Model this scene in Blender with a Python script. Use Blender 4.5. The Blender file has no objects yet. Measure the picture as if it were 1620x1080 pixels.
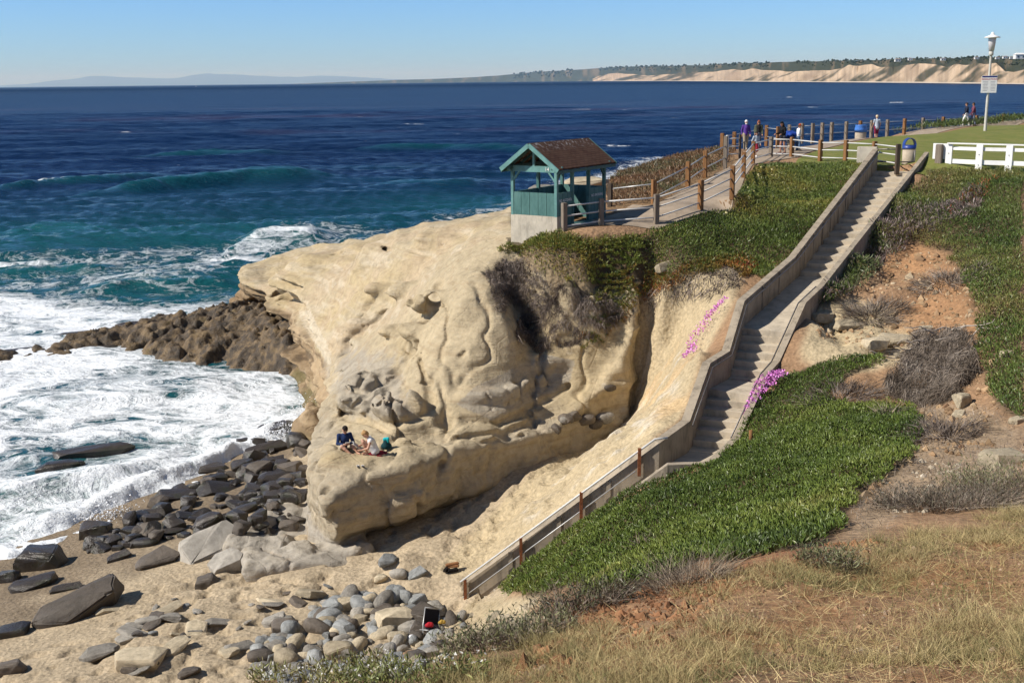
import bpy, bmesh, math, random, time
import numpy as np
from mathutils import Vector, Matrix, Euler
T0 = time.time()
# ------------------------------------------------------------------ camera model
FPX = 1800.0; CAMZ = 16.0
PITCH = math.atan((540 - 128.4) / FPX); ROLL = math.radians(0.67)
_f = np.array([0, math.cos(PITCH), -math.sin(PITCH)])
_U = np.array([0, math.sin(PITCH), math.cos(PITCH)]); _X = np.array([1.0, 0, 0])
_r = math.cos(ROLL) * _X - math.sin(ROLL) * _U
_u = math.sin(ROLL) * _X + math.cos(ROLL) * _U
def ray(u, v):
    d = _f + (u - 810) / FPX * _r - (v - 540) / FPX * _u
    return d
def pz(u, v, z):          # where the line of sight through (u, v) meets height z
    d = ray(u, v); t = (z - CAMZ) / d[2]
    return np.array([d[0] * t, d[1] * t, z])
def pd(u, v, y):          # ... meets the vertical plane at distance y
    d = ray(u, v); t = y / d[1]
    return np.array([d[0] * t, y, CAMZ + d[2] * t])
def proj(p):
    q = np.asarray(p, float) - np.array([0, 0, CAMZ])
    w = q @ _f
    return 810 + FPX * (q @ _r) / w, 540 - FPX * (q @ _u) / w, w
# ------------------------------------------------------------------ helpers
SC = bpy.context.scene
COL = SC.collection
rng = np.random.default_rng(7)
random.seed(7)
_TAB = np.random.default_rng(3).random((64, 64, 64)).astype(np.float32)
def vnoise(p, s=1.0, seed=0):
    """value noise in 0..1 at points p (N,3)"""
    q = np.asarray(p, np.float32) / np.float32(s) + np.float32(seed * 17.31 + 1000.0)
    i = np.floor(q).astype(np.int32); f = q - i
    f = f * f * (3 - 2 * f)
    i0 = i & 63; i1 = (i + 1) & 63
    x0, y0, z0 = i0[..., 0], i0[..., 1], i0[..., 2]; x1, y1, z1 = i1[..., 0], i1[..., 1], i1[..., 2]
    fx, fy, fz = f[..., 0], f[..., 1], f[..., 2]
    def L(a, b, t): return a + (b - a) * t
    return L(L(L(_TAB[x0, y0, z0], _TAB[x1, y0, z0], fx), L(_TAB[x0, y1, z0], _TAB[x1, y1, z0], fx), fy),
             L(L(_TAB[x0, y0, z1], _TAB[x1, y0, z1], fx), L(_TAB[x0, y1, z1], _TAB[x1, y1, z1], fx), fy), fz)
def fbm(p, s=1.0, o=4, seed=0, gain=0.5):
    a, t, n = 1.0, 0.0, 0.0
    for k in range(o):
        t = t + a * vnoise(p, s / 2 ** k, seed + k); n += a; a *= gain
    return t / n
def sst(a, b, x):
    t = np.clip((x - a) / (b - a), 0, 1); return t * t * (3 - 2 * t)
def p2(x, y, z=0.0):
    return np.stack([x, y, np.broadcast_to(np.float32(z), np.shape(x))], -1)
def inpoly(u, v, poly):
    r = np.zeros(np.shape(u), bool); n = len(poly)
    for k in range(n):
        x1, y1 = poly[k]; x2, y2 = poly[(k + 1) % n]
        if y1 == y2: continue
        c = ((v < y1) != (v < y2)) & (u < (x2 - x1) * (v - y1) / (y2 - y1) + x1)
        r ^= c
    return r
def polydist(x, y, poly):
    """signed distance to a polygon, negative inside"""
    d = np.full(np.shape(x), 1e9, np.float32); n = len(poly)
    for k in range(n):
        a = np.array(poly[k], float); b = np.array(poly[(k + 1) % n], float); e = b - a
        t = np.clip(((x - a[0]) * e[0] + (y - a[1]) * e[1]) / (e @ e), 0, 1)
        d = np.minimum(d, np.hypot(x - a[0] - t * e[0], y - a[1] - t * e[1]))
    return np.where(inpoly(x, y, poly), -d, d)
def polyline_dist(x, y, pts):
    d = np.full(np.shape(x), 1e9); 
    for a, b in zip(pts[:-1], pts[1:]):
        a = np.array(a[:2], float); b = np.array(b[:2], float); e = b - a
        t = np.clip(((x - a[0]) * e[0] + (y - a[1]) * e[1]) / max(e @ e, 1e-9), 0, 1)
        d = np.minimum(d, np.hypot(x - a[0] - t * e[0], y - a[1] - t * e[1]))
    return d
def mesh_np(name, V, F, mat=None, parent=None, smooth=True, col=None, attr=None, Q=None):
    """F (n,3) triangles, Q (m,4) quads; col per-vertex linear rgb; attr dict of per-vertex floats"""
    V = np.asarray(V, np.float32); me = bpy.data.meshes.new(name)
    F = np.zeros((0, 3), np.int32) if F is None else np.asarray(F, np.int32)
    Q = np.zeros((0, 4), np.int32) if Q is None else np.asarray(Q, np.int32)
    me.vertices.add(len(V)); me.vertices.foreach_set('co', V.ravel())
    li = np.concatenate([F.ravel(), Q.ravel()]); me.loops.add(len(li)); me.loops.foreach_set('vertex_index', li)
    tot = np.concatenate([np.full(len(F), 3), np.full(len(Q), 4)]).astype(np.int32)
    st = np.concatenate([[0], np.cumsum(tot)[:-1]]).astype(np.int32)
    me.polygons.add(len(tot)); me.polygons.foreach_set('loop_start', st); me.polygons.foreach_set('loop_total', tot)
    me.polygons.foreach_set('use_smooth', np.full(len(tot), smooth, bool))
    if col is not None:
        a = me.color_attributes.new('Col', 'FLOAT_COLOR', 'POINT')
        c = np.ones((len(V), 4), np.float32); c[:, :3] = col; a.data.foreach_set('color', c.ravel())
    for k, w in (attr or {}).items():
        a = me.attributes.new(k, 'FLOAT', 'POINT'); a.data.foreach_set('value', np.asarray(w, np.float32))
    me.update(calc_edges=True); me.validate()
    o = bpy.data.objects.new(name, me); COL.objects.link(o)
    if mat: me.materials.append(mat)
    if parent is not None: o.parent = parent
    return o
def grid_faces(nx, ny):
    i = np.arange(nx * ny).reshape(ny, nx)
    return np.stack([i[:-1, :-1], i[:-1, 1:], i[1:, 1:], i[1:, :-1]], -1).reshape(-1, 4)
def tag(o, label=None, cat=None, group=None, kind=None):
    if label: o['label'] = label
    if cat: o['category'] = cat
    if group: o['group'] = group
    if kind: o['kind'] = kind
    return o
def empty(name, loc=(0, 0, 0), rz=0.0):
    o = bpy.data.objects.new(name, None); COL.objects.link(o); o.location = [float(c) for c in loc]
    o.rotation_euler = (0, 0, rz); o.empty_display_size = 0.2
    return o
def copy_tree(o, parent=None):
    c = o.copy(); COL.objects.link(c)
    if parent is not None: c.parent = parent
    for ch in list(o.children): copy_tree(ch, c)
    return c
class MB:
    """collects shapes into one mesh"""
    def __init__(s): s.V = []; s.F = []; s.S = []
    def add(s, vs, fs, smooth=False):
        b = len(s.V); s.V += [tuple(map(float, v)) for v in vs]; s.F += [tuple(i + b for i in f) for f in fs]; s.S += [smooth] * len(fs)
        return s
    def box(s, c, size, rz=0.0, rot=None, taper=1.0):
        hx, hy, hz = size[0] / 2, size[1] / 2, size[2] / 2
        R = rot if rot is not None else Matrix.Rotation(rz, 3, 'Z')
        vs = []
        for z in (-1, 1):
            k = taper if z > 0 else 1
            for x, y in ((-1, -1), (1, -1), (1, 1), (-1, 1)):
                vs.append(Vector(c) + R @ Vector((x * hx * k, y * hy * k, z * hz)))
        return s.add(vs, [(3, 2, 1, 0), (4, 5, 6, 7), (0, 1, 5, 4), (1, 2, 6, 5), (2, 3, 7, 6), (3, 0, 4, 7)])
    def beam(s, a, b, w, h, up=(0, 0, 1)):
        a, b = Vector(a), Vector(b); d = (b - a).normalized(); u = Vector(up)
        x = d.cross(u).normalized() * (w / 2); y = x.normalized().cross(d).normalized() * (h / 2)
        vs = [p + sx * x + sy * y for p in (a, b) for sx, sy in ((-1, -1), (1, -1), (1, 1), (-1, 1))]
        return s.add(vs, [(0, 1, 2, 3), (7, 6, 5, 4), (4, 5, 1, 0), (5, 6, 2, 1), (6, 7, 3, 2), (7, 4, 0, 3)])
    def tube(s, pts, r, n=8, cap=True):
        pts = [Vector(p) for p in pts]; m = len(pts); rs = r if isinstance(r, (list, tuple)) else [r] * m
        vs = []; ref = None
        for i, p in enumerate(pts):
            d = (pts[min(i + 1, m - 1)] - pts[max(i - 1, 0)]).normalized()
            if ref is None: ref = d.orthogonal().normalized()
            x = (ref - d * ref.dot(d)); x = x.normalized() if x.length > 1e-5 else d.orthogonal().normalized(); ref = x
            y = d.cross(x)
            for k in range(n):
                a = 2 * math.pi * k / n; vs.append(p + rs[i] * (math.cos(a) * x + math.sin(a) * y))
        fs = [(i * n + k, i * n + (k + 1) % n, (i + 1) * n + (k + 1) % n, (i + 1) * n + k) for i in range(m - 1) for k in range(n)]
        s.add(vs, fs, True)
        if cap: s.add(vs[:n], [tuple(range(n - 1, -1, -1))]); s.add(vs[-n:], [tuple(range(n))])
        return s
    def lathe(s, prof, c=(0, 0, 0), n=20):
        vs = [(c[0] + r * math.cos(2 * math.pi * k / n), c[1] + r * math.sin(2 * math.pi * k / n), c[2] + z) for r, z in prof for k in range(n)]
        fs = [(i * n + k, i * n + (k + 1) % n, (i + 1) * n + (k + 1) % n, (i + 1) * n + k) for i in range(len(prof) - 1) for k in range(n)]
        return s.add(vs, fs, True)
    def ell(s, c, r, n=12, m=8, rot=None):
        vs = []; R = rot if rot is not None else Matrix.Identity(3)
        for j in range(m + 1):
            t = math.pi * j / m
            for k in range(n):
                a = 2 * math.pi * k / n
                vs.append(Vector(c) + R @ Vector((r[0] * math.sin(t) * math.cos(a), r[1] * math.sin(t) * math.sin(a), r[2] * math.cos(t))))
        fs = [(j * n + k, (j + 1) * n + k, (j + 1) * n + (k + 1) % n, j * n + (k + 1) % n) for j in range(m) for k in range(n)]
        return s.add(vs, fs, True)
    def prism(s, poly, z0, z1):
        n = len(poly); vs = [(x, y, z0) for x, y in poly] + [(x, y, z1) for x, y in poly]
        return s.add(vs, [tuple(range(n - 1, -1, -1)), tuple(range(n, 2 * n))] + [(k, (k + 1) % n, n + (k + 1) % n, n + k) for k in range(n)])
    def build(s, name, mat, parent=None, bevel=0.0):
        me = bpy.data.meshes.new(name); me.from_pydata(s.V, [], s.F); me.polygons.foreach_set('use_smooth', s.S)
        me.update()
        bm = bmesh.new(); bm.from_mesh(me); bmesh.ops.remove_doubles(bm, verts=bm.verts, dist=1e-5)
        bmesh.ops.recalc_face_normals(bm, faces=bm.faces)
        if bevel: bmesh.ops.bevel(bm, geom=[e for e in bm.edges if len(e.link_faces) == 2 and e.calc_face_angle(0) > 0.6], offset=bevel, segments=2, affect='EDGES', clamp_overlap=True)
        bm.to_mesh(me); bm.free()
        o = bpy.data.objects.new(name, me); COL.objects.link(o)
        if mat: me.materials.append(mat)
        if parent is not None: o.parent = parent
        return o
# ---- materials
class MT:
    def __init__(s, name, rough=0.8, spec=0.3):
        s.m = bpy.data.materials.new(name); s.m.use_nodes = True; s.t = s.m.node_tree; s.N = s.t.nodes; s.L = s.t.links
        s.b = s.N['Principled BSDF']; s.b.inputs['Roughness'].default_value = rough; s.b.inputs['Specular IOR Level'].default_value = spec
        s._co = None
    def n(s, t, **k):
        o = s.N.new(t)
        for a, b in k.items(): setattr(o, a, b)
        return o
    def link(s, a, b): s.L.new(a, b); return s
    def co(s, scale=(1, 1, 1), obj=True):
        tc = s.n('ShaderNodeTexCoord'); mp = s.n('ShaderNodeMapping'); mp.inputs['Scale'].default_value = scale
        if obj: s.link(tc.outputs['Object'], mp.inputs['Vector'])
        else:
            g = s.n('ShaderNodeNewGeometry'); s.link(g.outputs['Position'], mp.inputs['Vector'])
        return mp.outputs['Vector']
    def noise(s, scale, detail=4, rough=0.55, stretch=(1, 1, 1), dist=0.0, obj=True):
        o = s.n('ShaderNodeTexNoise'); o.inputs['Scale'].default_value = scale; o.inputs['Detail'].default_value = detail
        o.inputs['Roughness'].default_value = rough; o.inputs['Distortion'].default_value = dist
        s.link(s.co(stretch, obj), o.inputs['Vector']); return o.outputs['Fac']
    def voro(s, scale, feature='F1', stretch=(1, 1, 1), obj=True, out='Distance'):
        o = s.n('ShaderNodeTexVoronoi', feature=feature); o.inputs['Scale'].default_value = scale
        s.link(s.co(stretch, obj), o.inputs['Vector']); return o.outputs[out]
    def ramp(s, f, stops):
        o = s.n('ShaderNodeValToRGB'); e = o.color_ramp.elements
        while len(e) < len(stops): e.new(0.5)
        for k, (p, c) in enumerate(stops):
            e[k].position = p; e[k].color = (c, c, c, 1) if isinstance(c, (int, float)) else (*c, 1)
        s.link(f, o.inputs['Fac']); return o.outputs['Color']
    def mix(s, f, a, b, mode='MIX'):
        o = s.n('ShaderNodeMix', data_type='RGBA', blend_type=mode)
        for v, i in ((f, 0), (a, 6), (b, 7)):
            if isinstance(v, (int, float)): o.inputs[i].default_value = v if i == 0 else (v, v, v, 1)
            elif isinstance(v, tuple): o.inputs[i].default_value = (*v, 1)
            else: s.link(v, o.inputs[i])
        return o.outputs[2]
    def math(s, op, a, b=0.0, c=0.0):
        o = s.n('ShaderNodeMath', operation=op)
        for v, i in ((a, 0), (b, 1), (c, 2)):
            if isinstance(v, (int, float)): o.inputs[i].default_value = v
            else: s.link(v, o.inputs[i])
        return o.outputs[0]
    def attr(s, name, out='Fac'):
        o = s.n('ShaderNodeAttribute'); o.attribute_name = name; return o.outputs[out]
    def base(s, c):
        if isinstance(c, tuple): s.b.inputs['Base Color'].default_value = (*c, 1)
        else: s.link(c, s.b.inputs['Base Color'])
        return s
    def bump(s, h, strength=0.5, dist=0.05):
        o = s.n('ShaderNodeBump'); o.inputs['Strength'].default_value = strength; o.inputs['Distance'].default_value = dist
        s.link(h, o.inputs['Height']); s.link(o.outputs['Normal'], s.b.inputs['Normal']); return s
def lin(r, g, b):
    f = lambda c: (c / 255 / 12.92) if c / 255 <= 0.04045 else ((c / 255 + 0.055) / 1.055) ** 2.4
    return (f(r), f(g), f(b))
def simple(name, c, rough=0.7, spec=0.3, var=0.25, scale=6, bump=0.0, metal=0.0):
    m = MT(name, rough, spec); f = m.noise(scale, 5, 0.6)
    a = tuple(x * (1 - var) for x in c); b = tuple(min(1, x * (1 + var * 0.7)) for x in c)
    m.base(m.ramp(f, [(0.3, a), (0.7, b)])); m.b.inputs['Metallic'].default_value = metal
    if bump: m.bump(m.noise(scale * 4, 5, 0.6), bump, 0.02)
    return m.m
# ------------------------------------------------------------------ lie of the land (control points -> height fields)
def ctl(rows):
    out = []
    for k, a, b, c in rows:
        if k == 'z': out.append(pz(a, b, c))
        elif k == 'y': out.append(pd(a, b, c))
        else: out.append(np.array([a, b, c], float))
    return np.array(out)
def Z(z, *uv): return [('z', u, v, z) for u, v in uv]
def Y(*t): return [('y', u, v, y) for u, v, y in t]
def W(*t): return [('w', x, y, z) for x, y, z in t]
class RBF:
    def __init__(s, P, lam=0.02):
        s.P = P; n = len(P); D = np.hypot(P[:, None, 0] - P[None, :, 0], P[:, None, 1] - P[None, :, 1])
        A = np.zeros((n + 3, n + 3)); A[:n, :n] = -D + lam * np.eye(n) * 0; A[:n, :n] -= lam * np.eye(n) * -1
        A[:n, n:] = np.c_[np.ones(n), P[:, :2] / 30]; A[n:, :n] = A[:n, n:].T
        s.w = np.linalg.solve(A, np.r_[P[:, 2], 0, 0, 0])
    def __call__(s, x, y):
        sh = np.shape(x); x = np.ravel(x); y = np.ravel(y); n = len(s.P); r = np.zeros(len(x), np.float64)
        for a in range(0, len(x), 60000):
            b = slice(a, a + 60000)
            D = np.hypot(x[b, None] - s.P[None, :, 0], y[b, None] - s.P[None, :, 1])
            r[b] = -D @ s.w[:n] + s.w[n] + x[b] / 30 * s.w[n + 1] + y[b] / 30 * s.w[n + 2]
        return r.reshape(sh)
# left and right stair wall tops (pixel, height) -> world polylines
LW = np.array([pz(*t) for t in [(1381, 233, 12.62), (1247, 403, 9.65), (1166, 471, 9.05), (1142, 550, 7.85), (1111, 569, 7.75), (1078, 660, 6.65), (1034, 692, 6.5), (735, 915, 2.15)]])
RW = np.array([pz(*t) for t in [(1463, 238, 12.5), (1294, 448, 9.2), (1266, 474, 8.95), (1224, 566, 7.6), (1207, 585, 7.5), (1160, 686, 6.4), (1118, 725, 6.25), (1056, 727, 6.25), (745, 952, 1.4)]])
shoulder = Y((1100, 380, 44.3), (1000, 400, 43.3), (950, 385, 43.5), (900, 385, 43.5), (850, 383, 44.3), (1000, 375, 44), (1060, 400, 43.3), (1100, 420, 42.5), (940, 425, 41.9), (900, 420, 42.1), (860, 410, 43.2), (1050, 440, 42.2))
path_right = [(1191, 260, 11.6), (1176, 281, 11.4), (1158, 307, 11.2), (1108, 331, 10.75), (1038, 355, 10.35), (951, 361, 10.2), (887, 364, 10.15)]
G_ctl = ctl(
    W((12, 66, 11.7), (15, 62, 11.7), (20, 57, 11.7), (26, 53.5, 11.7), (35, 52, 11.8), (45, 60, 12), (40, 90, 11.7), (30, 84, 11.7), (22, 79, 11.7), (14, 72, 11.7), (70, 60, 12.5), (70, 110, 12), (17.5, 71, 11.7), (24, 66, 11.7), (30, 66, 11.7), (50, 100, 11.7), (30, 45, 12.5), (45, 40, 14), (30, 30, 12.5), (25, 20, 12.5), (20, 8, 14), (40, 15, 15))
    + W((40, 98, 11.6), (30, 91, 11.5), (48, 102, 11.4), (36, 95.5, 11.6), (22, 85.5, 9.8), (16, 80, 9.8), (50, 112, 5), (35, 100, 4), (20, 92, 3), (12, 84, 7.5), (5, 82, 7), (0, 76, 7.6), (0, 50, 9.9), (0, 57, 9.6), (2, 56, 10), (3, 62, 9.9), (8, 96, 0), (0, 90, -2), (-6, 82, 1), (80, 130, -3), (30, 115, -3), (0, 115, -3))
    + Z(11.62, (1180, 262), (1240, 258), (1297, 261), (1345, 264), (1420, 268))
    + [('z', *t) for t in path_right] + Z(10.3, (960, 345), (900, 345), (1000, 340), (960, 325)) + Z(11.0, (1060, 318), (1100, 300)) + Z(11.4, (1130, 275)) + Z(11.65, (1170, 250))
    + Y((1040, 300, 60), (1000, 285, 66), (930, 300, 66), (900, 300, 70), (1090, 265, 66), (1120, 245, 70), (990, 278, 73), (930, 292, 72), (1050, 258, 74))
    + Y((1200, 350, 47.5), (1250, 320, 50.5), (1150, 340, 48.5), (1200, 300, 52.5), (1300, 290, 54), (1280, 340, 48), (1240, 390, 43.8), (1180, 420, 43.3), (1150, 400, 44.2), (1330, 280, 54)) + shoulder
    # sea bed and beach
    + W((-60, 60, -3), (-40, 60, -2), (-30, 55, -1.2), (-25, 48, -.9), (-20, 60, -1.4), (-14, 58, -.7), (-45, 38, -1.8), (-12, 70, -1), (-30, 90, -3), (-60, 100, -4), (-15, 95, -4), (-35, 25, -1), (-60, 20, -3))
    + Z(0.12, (0, 890), (90, 868), (170, 815), (250, 788), (310, 762), (400, 714), (474, 672))
    + Z(0.62, (0, 960), (200, 868), (350, 795), (430, 755), (470, 715)) + Z(.55, (60, 930))
    + Z(1.05, (120, 990), (250, 905), (390, 850)) + Z(1.5, (0, 1075), (200, 1000), (400, 945), (480, 905)) + Z(1.9, (300, 1075)) + Z(1.6, (520, 970), (600, 960)) + Z(1.6, (560, 905), (620, 880)) + Z(1.9, (600, 1020), (480, 1065)) + Z(1.45, (660, 960)) + Z(1.4, (690, 950)) + Z(1.9, (700, 1010), (760, 985)) + Z(2.5, (820, 965), (640, 1060)) 
    + W((-11, 56, -.8), (-10, 52, -.4), (-12, 60, -1), (-13, 64, -1), (-9.6, 50, .05), (-9.0, 47, .5), (-8.2, 43, .9), (-7.8, 39, 1.1), (-16, 68, -1), (-10.5, 54, -.6), (-14, 60, -1))
    + W((-25, 22, .8), (-16, 18, 2.2), (-8, 19, 3.2), (-4, 19.5, 4), (1, 21.5, 5.2))
    # gully and the bank left of the stairs
    + Y((985, 645, 42.4), (900, 705, 40.2), (800, 775, 37), (700, 850, 33.2), (640, 880, 32), (940, 675, 41.3))
    + Z(1.9, (760, 893)) + Z(3.3, (850, 822)) + Z(5.0, (950, 745)) + Z(6.25, (1030, 688)) + Z(6.45, (1072, 655)) + Z(1.8, (745, 860)) + Z(2.55, (820, 790)) + Z(3.3, (900, 745)) + Z(4.3, (980, 690))
    + Z(5.3, (1040, 610)) + Z(7.4, (1106, 566)) + Z(7.55, (1138, 545)) + Z(8.75, (1160, 470)) + Y((1000, 600, 42.4), (1020, 560, 42.6), (1060, 540, 41.8), (1080, 480, 42), (1020, 480, 43.2), (1020, 440, 43.1), (1130, 460, 41.2), (1100, 520, 40), (1000, 625, 42.2), (960, 650, 42.2))
    + [('w', *(q + np.array([.35 * .89, -.35 * .455, -.16]))) for q in (RW[0] * (1 - t) + RW[1] * t for t in (.02, .2, .4, .6, .8, .98))] + [('w', *(q + np.array([.3 * .89, -.3 * .455, -.5]))) for q in (RW[1], RW[2])] + [('w', *(q + np.array([.35, -.2, -.15]))) for q in (RW[3], RW[4], (RW[4] + RW[5]) / 2, RW[5])]
    + Z(9.4, (1240, 400)) + Z(10.6, (1310, 320))
    # ice plant slope right of the lower stairs
    + Y((900, 853, 28), (900, 920, 21.5), (820, 922, 25.5), (950, 850, 24), (1000, 800, 25.5), (1040, 772, 28), (1100, 762, 27.5), (1150, 722, 28.5), (1200, 665, 30.5), (1230, 605, 33), (1300, 600, 32), (1370, 568, 33.5), (1250, 700, 27.5), (1350, 650, 29), (1440, 680, 25.5), (1200, 800, 22.5), (1300, 780, 21), (1100, 850, 19), (1250, 848, 16.5), (1350, 740, 22), (1420, 722, 22.5), (1000, 930, 16), (940, 935, 17))
    # eroded right-hand slope
    + Y((1300, 525, 37), (1285, 500, 39), (1265, 530, 34.5), (1400, 530, 36), (1400, 450, 40.5), (1450, 400, 44), (1340, 440, 42.5), (1380, 360, 46.3), (1420, 320, 49.3), (1480, 280, 52.5), (1320, 400, 44.5), (1560, 330, 47), (1620, 350, 44.5), (1500, 360, 45), (1550, 420, 40), (1620, 450, 37), (1560, 500, 34), (1500, 470, 37), (1500, 520, 35), (1480, 560, 32.5), (1480, 640, 30), (1400, 640, 29.8), (1560, 560, 31), (1620, 600, 28), (1540, 640, 28.5), (1620, 670, 24.5), (1500, 700, 25), (1480, 740, 22), (1560, 740, 21), (1620, 730, 20.5), (1400, 790, 19.5), (1350, 820, 17.5), (1430, 590, 31.5))
    # foreground
    + Y((1620, 1078, 7), (1200, 1078, 7.2), (900, 1078, 8), (700, 1078, 9.5), (1400, 1000, 9), (1100, 1000, 9.5), (1620, 950, 10.5), (1300, 920, 11.5), (1620, 850, 14.5), (1500, 860, 14), (1350, 872, 13), (1150, 900, 12.5), (1450, 830, 16), (1620, 790, 18), (430, 1082, 11), (560, 1060, 11.5), (700, 1040, 12), (850, 970, 12.5), (1000, 952, 11.8), (1220, 888, 12.8))
    + W((0, 0, 14.3), (-5, 2, 12.6), (-9, 5, 10), (10, 0, 14.5), (0, 3, 13.5), (10, 5, 13.2), (-12, 10, 6), (-7, 13.5, 7.4), (-2, 15.5, 7.4)))
# stair trough: keep the ground under the steps
G_fn = RBF(G_ctl, 0.05)
H_ctl = ctl(shoulder + [('z', *t) for t in path_right[3:]] + Z(10.25, (960, 345), (900, 345), (1000, 340)) + Z(9.75, (815, 374), (850, 374)) + W((-1.5, 50, 9.6), (-2, 56, 9.2), (2, 56, 10), (5, 60, 10), (0, 66, 8.5), (5, 72, 9), (-6, 66, 7))
    + Z(9.55, (790, 340)) + Z(9.45, (795, 395)) + Z(9.0, (765, 425)) + Z(9.1, (740, 355)) + Y((660, 366, 54.5), (575, 381, 60), (480, 398, 68), (385, 418, 77))
    + Z(3.5, (380, 430), (420, 432), (455, 440), (474, 492)) + Z(3.3, (500, 530)) + Z(3.2, (522, 575)) + Z(5.0, (500, 440)) + Z(7.2, (600, 415)) + Z(5.6, (560, 465)) + Z(4.0, (520, 500)) + Z(8.1, (680, 400)) + Z(8.2, (700, 430)) + Z(6.6, (640, 450)) + Z(5.9, (620, 490)) + Z(4.5, (560, 530)) + Z(3.8, (545, 580))
    + Z(8.0, (725, 480)) + Z(6.9, (715, 530)) + Z(6.0, (700, 580)) + Z(5.2, (700, 630)) + Z(6.2, (650, 540)) + Z(5.4, (640, 590)) + Z(7.3, (670, 480)) + Z(8.5, (790, 450)) + Z(7.6, (800, 500)) + Z(6.5, (800, 550)) + Z(5.5, (800, 600)) + Z(4.9, (790, 640)) + Z(4.5, (650, 680)) + Z(4.6, (720, 665))
    + Z(4.3, (540, 690), (570, 680), (600, 690)) + Z(4.1, (560, 718), (640, 738), (700, 715)) + Z(4.15, (780, 690)) + Z(3.85, (530, 750), (590, 765)) + Z(3.9, (660, 755), (740, 722)) + Z(4.0, (820, 680)) + Z(3.9, (520, 640), (515, 690)) + Z(4.05, (780, 705))
    + Y((830, 470, 44.2), (840, 560, 43), (880, 500, 42.9), (900, 565, 41.7), (880, 445, 42.5), (930, 500, 42.4), (940, 570, 41.7), (930, 460, 42.1), (850, 600, 41.3), (970, 500, 42.4), (975, 560, 41.8), (870, 622, 40.4), (905, 640, 40.1), (940, 612, 40.9), (960, 600, 41.0), (850, 660, 39.4), (960, 575, 41.5)))
H_fn = RBF(H_ctl, 0.03)
def G_h(x, y):
    h = G_fn(x, y)
    return h
# ------------------------------------------------------------------ sandstone headland: a solid meshed from a distance field
def surface_nets(vol, org, h):
    s = vol < 0
    nx, ny, nz = vol.shape
    c = np.zeros((nx - 1, ny - 1, nz - 1), np.uint8)
    for i in (0, 1):
        for j in (0, 1):
            for k in (0, 1): c += s[i:nx - 1 + i, j:ny - 1 + j, k:nz - 1 + k]
    act = (c > 0) & (c < 8); I = np.argwhere(act); n = len(I)
    idx = np.full(act.shape, -1, np.int32); idx[act] = np.arange(n)
    acc = np.zeros((n, 3), np.float32); cnt = np.zeros(n, np.float32)
    cor = [(i, j, k) for i in (0, 1) for j in (0, 1) for k in (0, 1)]
    val = {q: vol[I[:, 0] + q[0], I[:, 1] + q[1], I[:, 2] + q[2]] for q in cor}
    for a in cor:
        for ax in range(3):
            if a[ax]: continue
            b = list(a); b[ax] = 1; b = tuple(b); va, vb = val[a], val[b]; m = (va < 0) != (vb < 0)
            t = np.where(m, va / np.where(m, va - vb, 1), 0)
            p = np.array(a, np.float32)[None] + t[:, None] * (np.array(b) - np.array(a))[None]
            acc[m] += p[m]; cnt[m] += 1
    V = (I + acc / cnt[:, None]) * h + np.array(org, np.float32)
    Q = []
    for ax in range(3):
        sl = [slice(1, -1)] * 3; sl[ax] = slice(0, -1); s2 = [slice(1, -1)] * 3; s2[ax] = slice(1, None)
        a = s[tuple(sl)]; b = s[tuple(s2)]
        e = np.argwhere(a != b); fl = a[a != b]
        o = np.ones(3, int); o[ax] = 0; e = e + o
        u, v = [(1, 2), (2, 0), (0, 1)][ax]
        du = np.zeros(3, int); du[u] = 1; dv = np.zeros(3, int); dv[v] = 1
        q = np.stack([idx[tuple((e - du - dv).T)], idx[tuple((e - dv).T)], idx[tuple(e.T)], idx[tuple((e - du).T)]], -1)
        q[~fl] = q[~fl][:, ::-1]; Q.append(q)
    return V, np.concatenate(Q)
RIM = [(-6.5, 34.7), (-5.75, 33.2), tuple(pz(585, 790, 3.1)[:2]), tuple(pz(660, 780, 3.1)[:2]), tuple(pz(740, 742, 3.2)[:2]), tuple(pd(840, 690, 38.4)[:2]), tuple(pd(905, 660, 39.5)[:2]), tuple(pd(970, 615, 40.8)[:2]),
       (4.5, 41.3), (4.9, 42.6), (6, 46), (7, 56), (6, 76), (-2, 73.0), (-9, 77), (-14, 81), (-18.6, 80.5), (-18.9, 77.5), (-17.4, 74.6), (-15.6, 73.4), (-14.6, 70.5), (-13.9, 67.2), (-12.7, 65.5), (-11.7, 62.5), (-10.1, 57.2), (-8.7, 52.2), (-7.6, 47.5), (-7.4, 43), (-7.1, 38)]
BASE = list(RIM)
BASE[0] = (-6.9, 35.0); BASE[1] = (-6.1, 34.1)
for k, dx, dy in ((2, -1.0, 1.2), (3, -1.15, 1.35), (4, -1.2, 1.35), (5, -1.0, 1.1), (6, -.75, .8), (7, -.4, .5)): BASE[k] = (RIM[k][0] + dx, RIM[k][1] + dy)
for k in range(17, 29): BASE[k] = (RIM[k][0] - 0.5, RIM[k][1] - 0.45)
BASE[18] = (-17.0, 73.4); BASE[21] = (-13.0, 65.8); BASE[22] = (-12.2, 63.6)
HPQ = []; REPLAY = False
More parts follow.
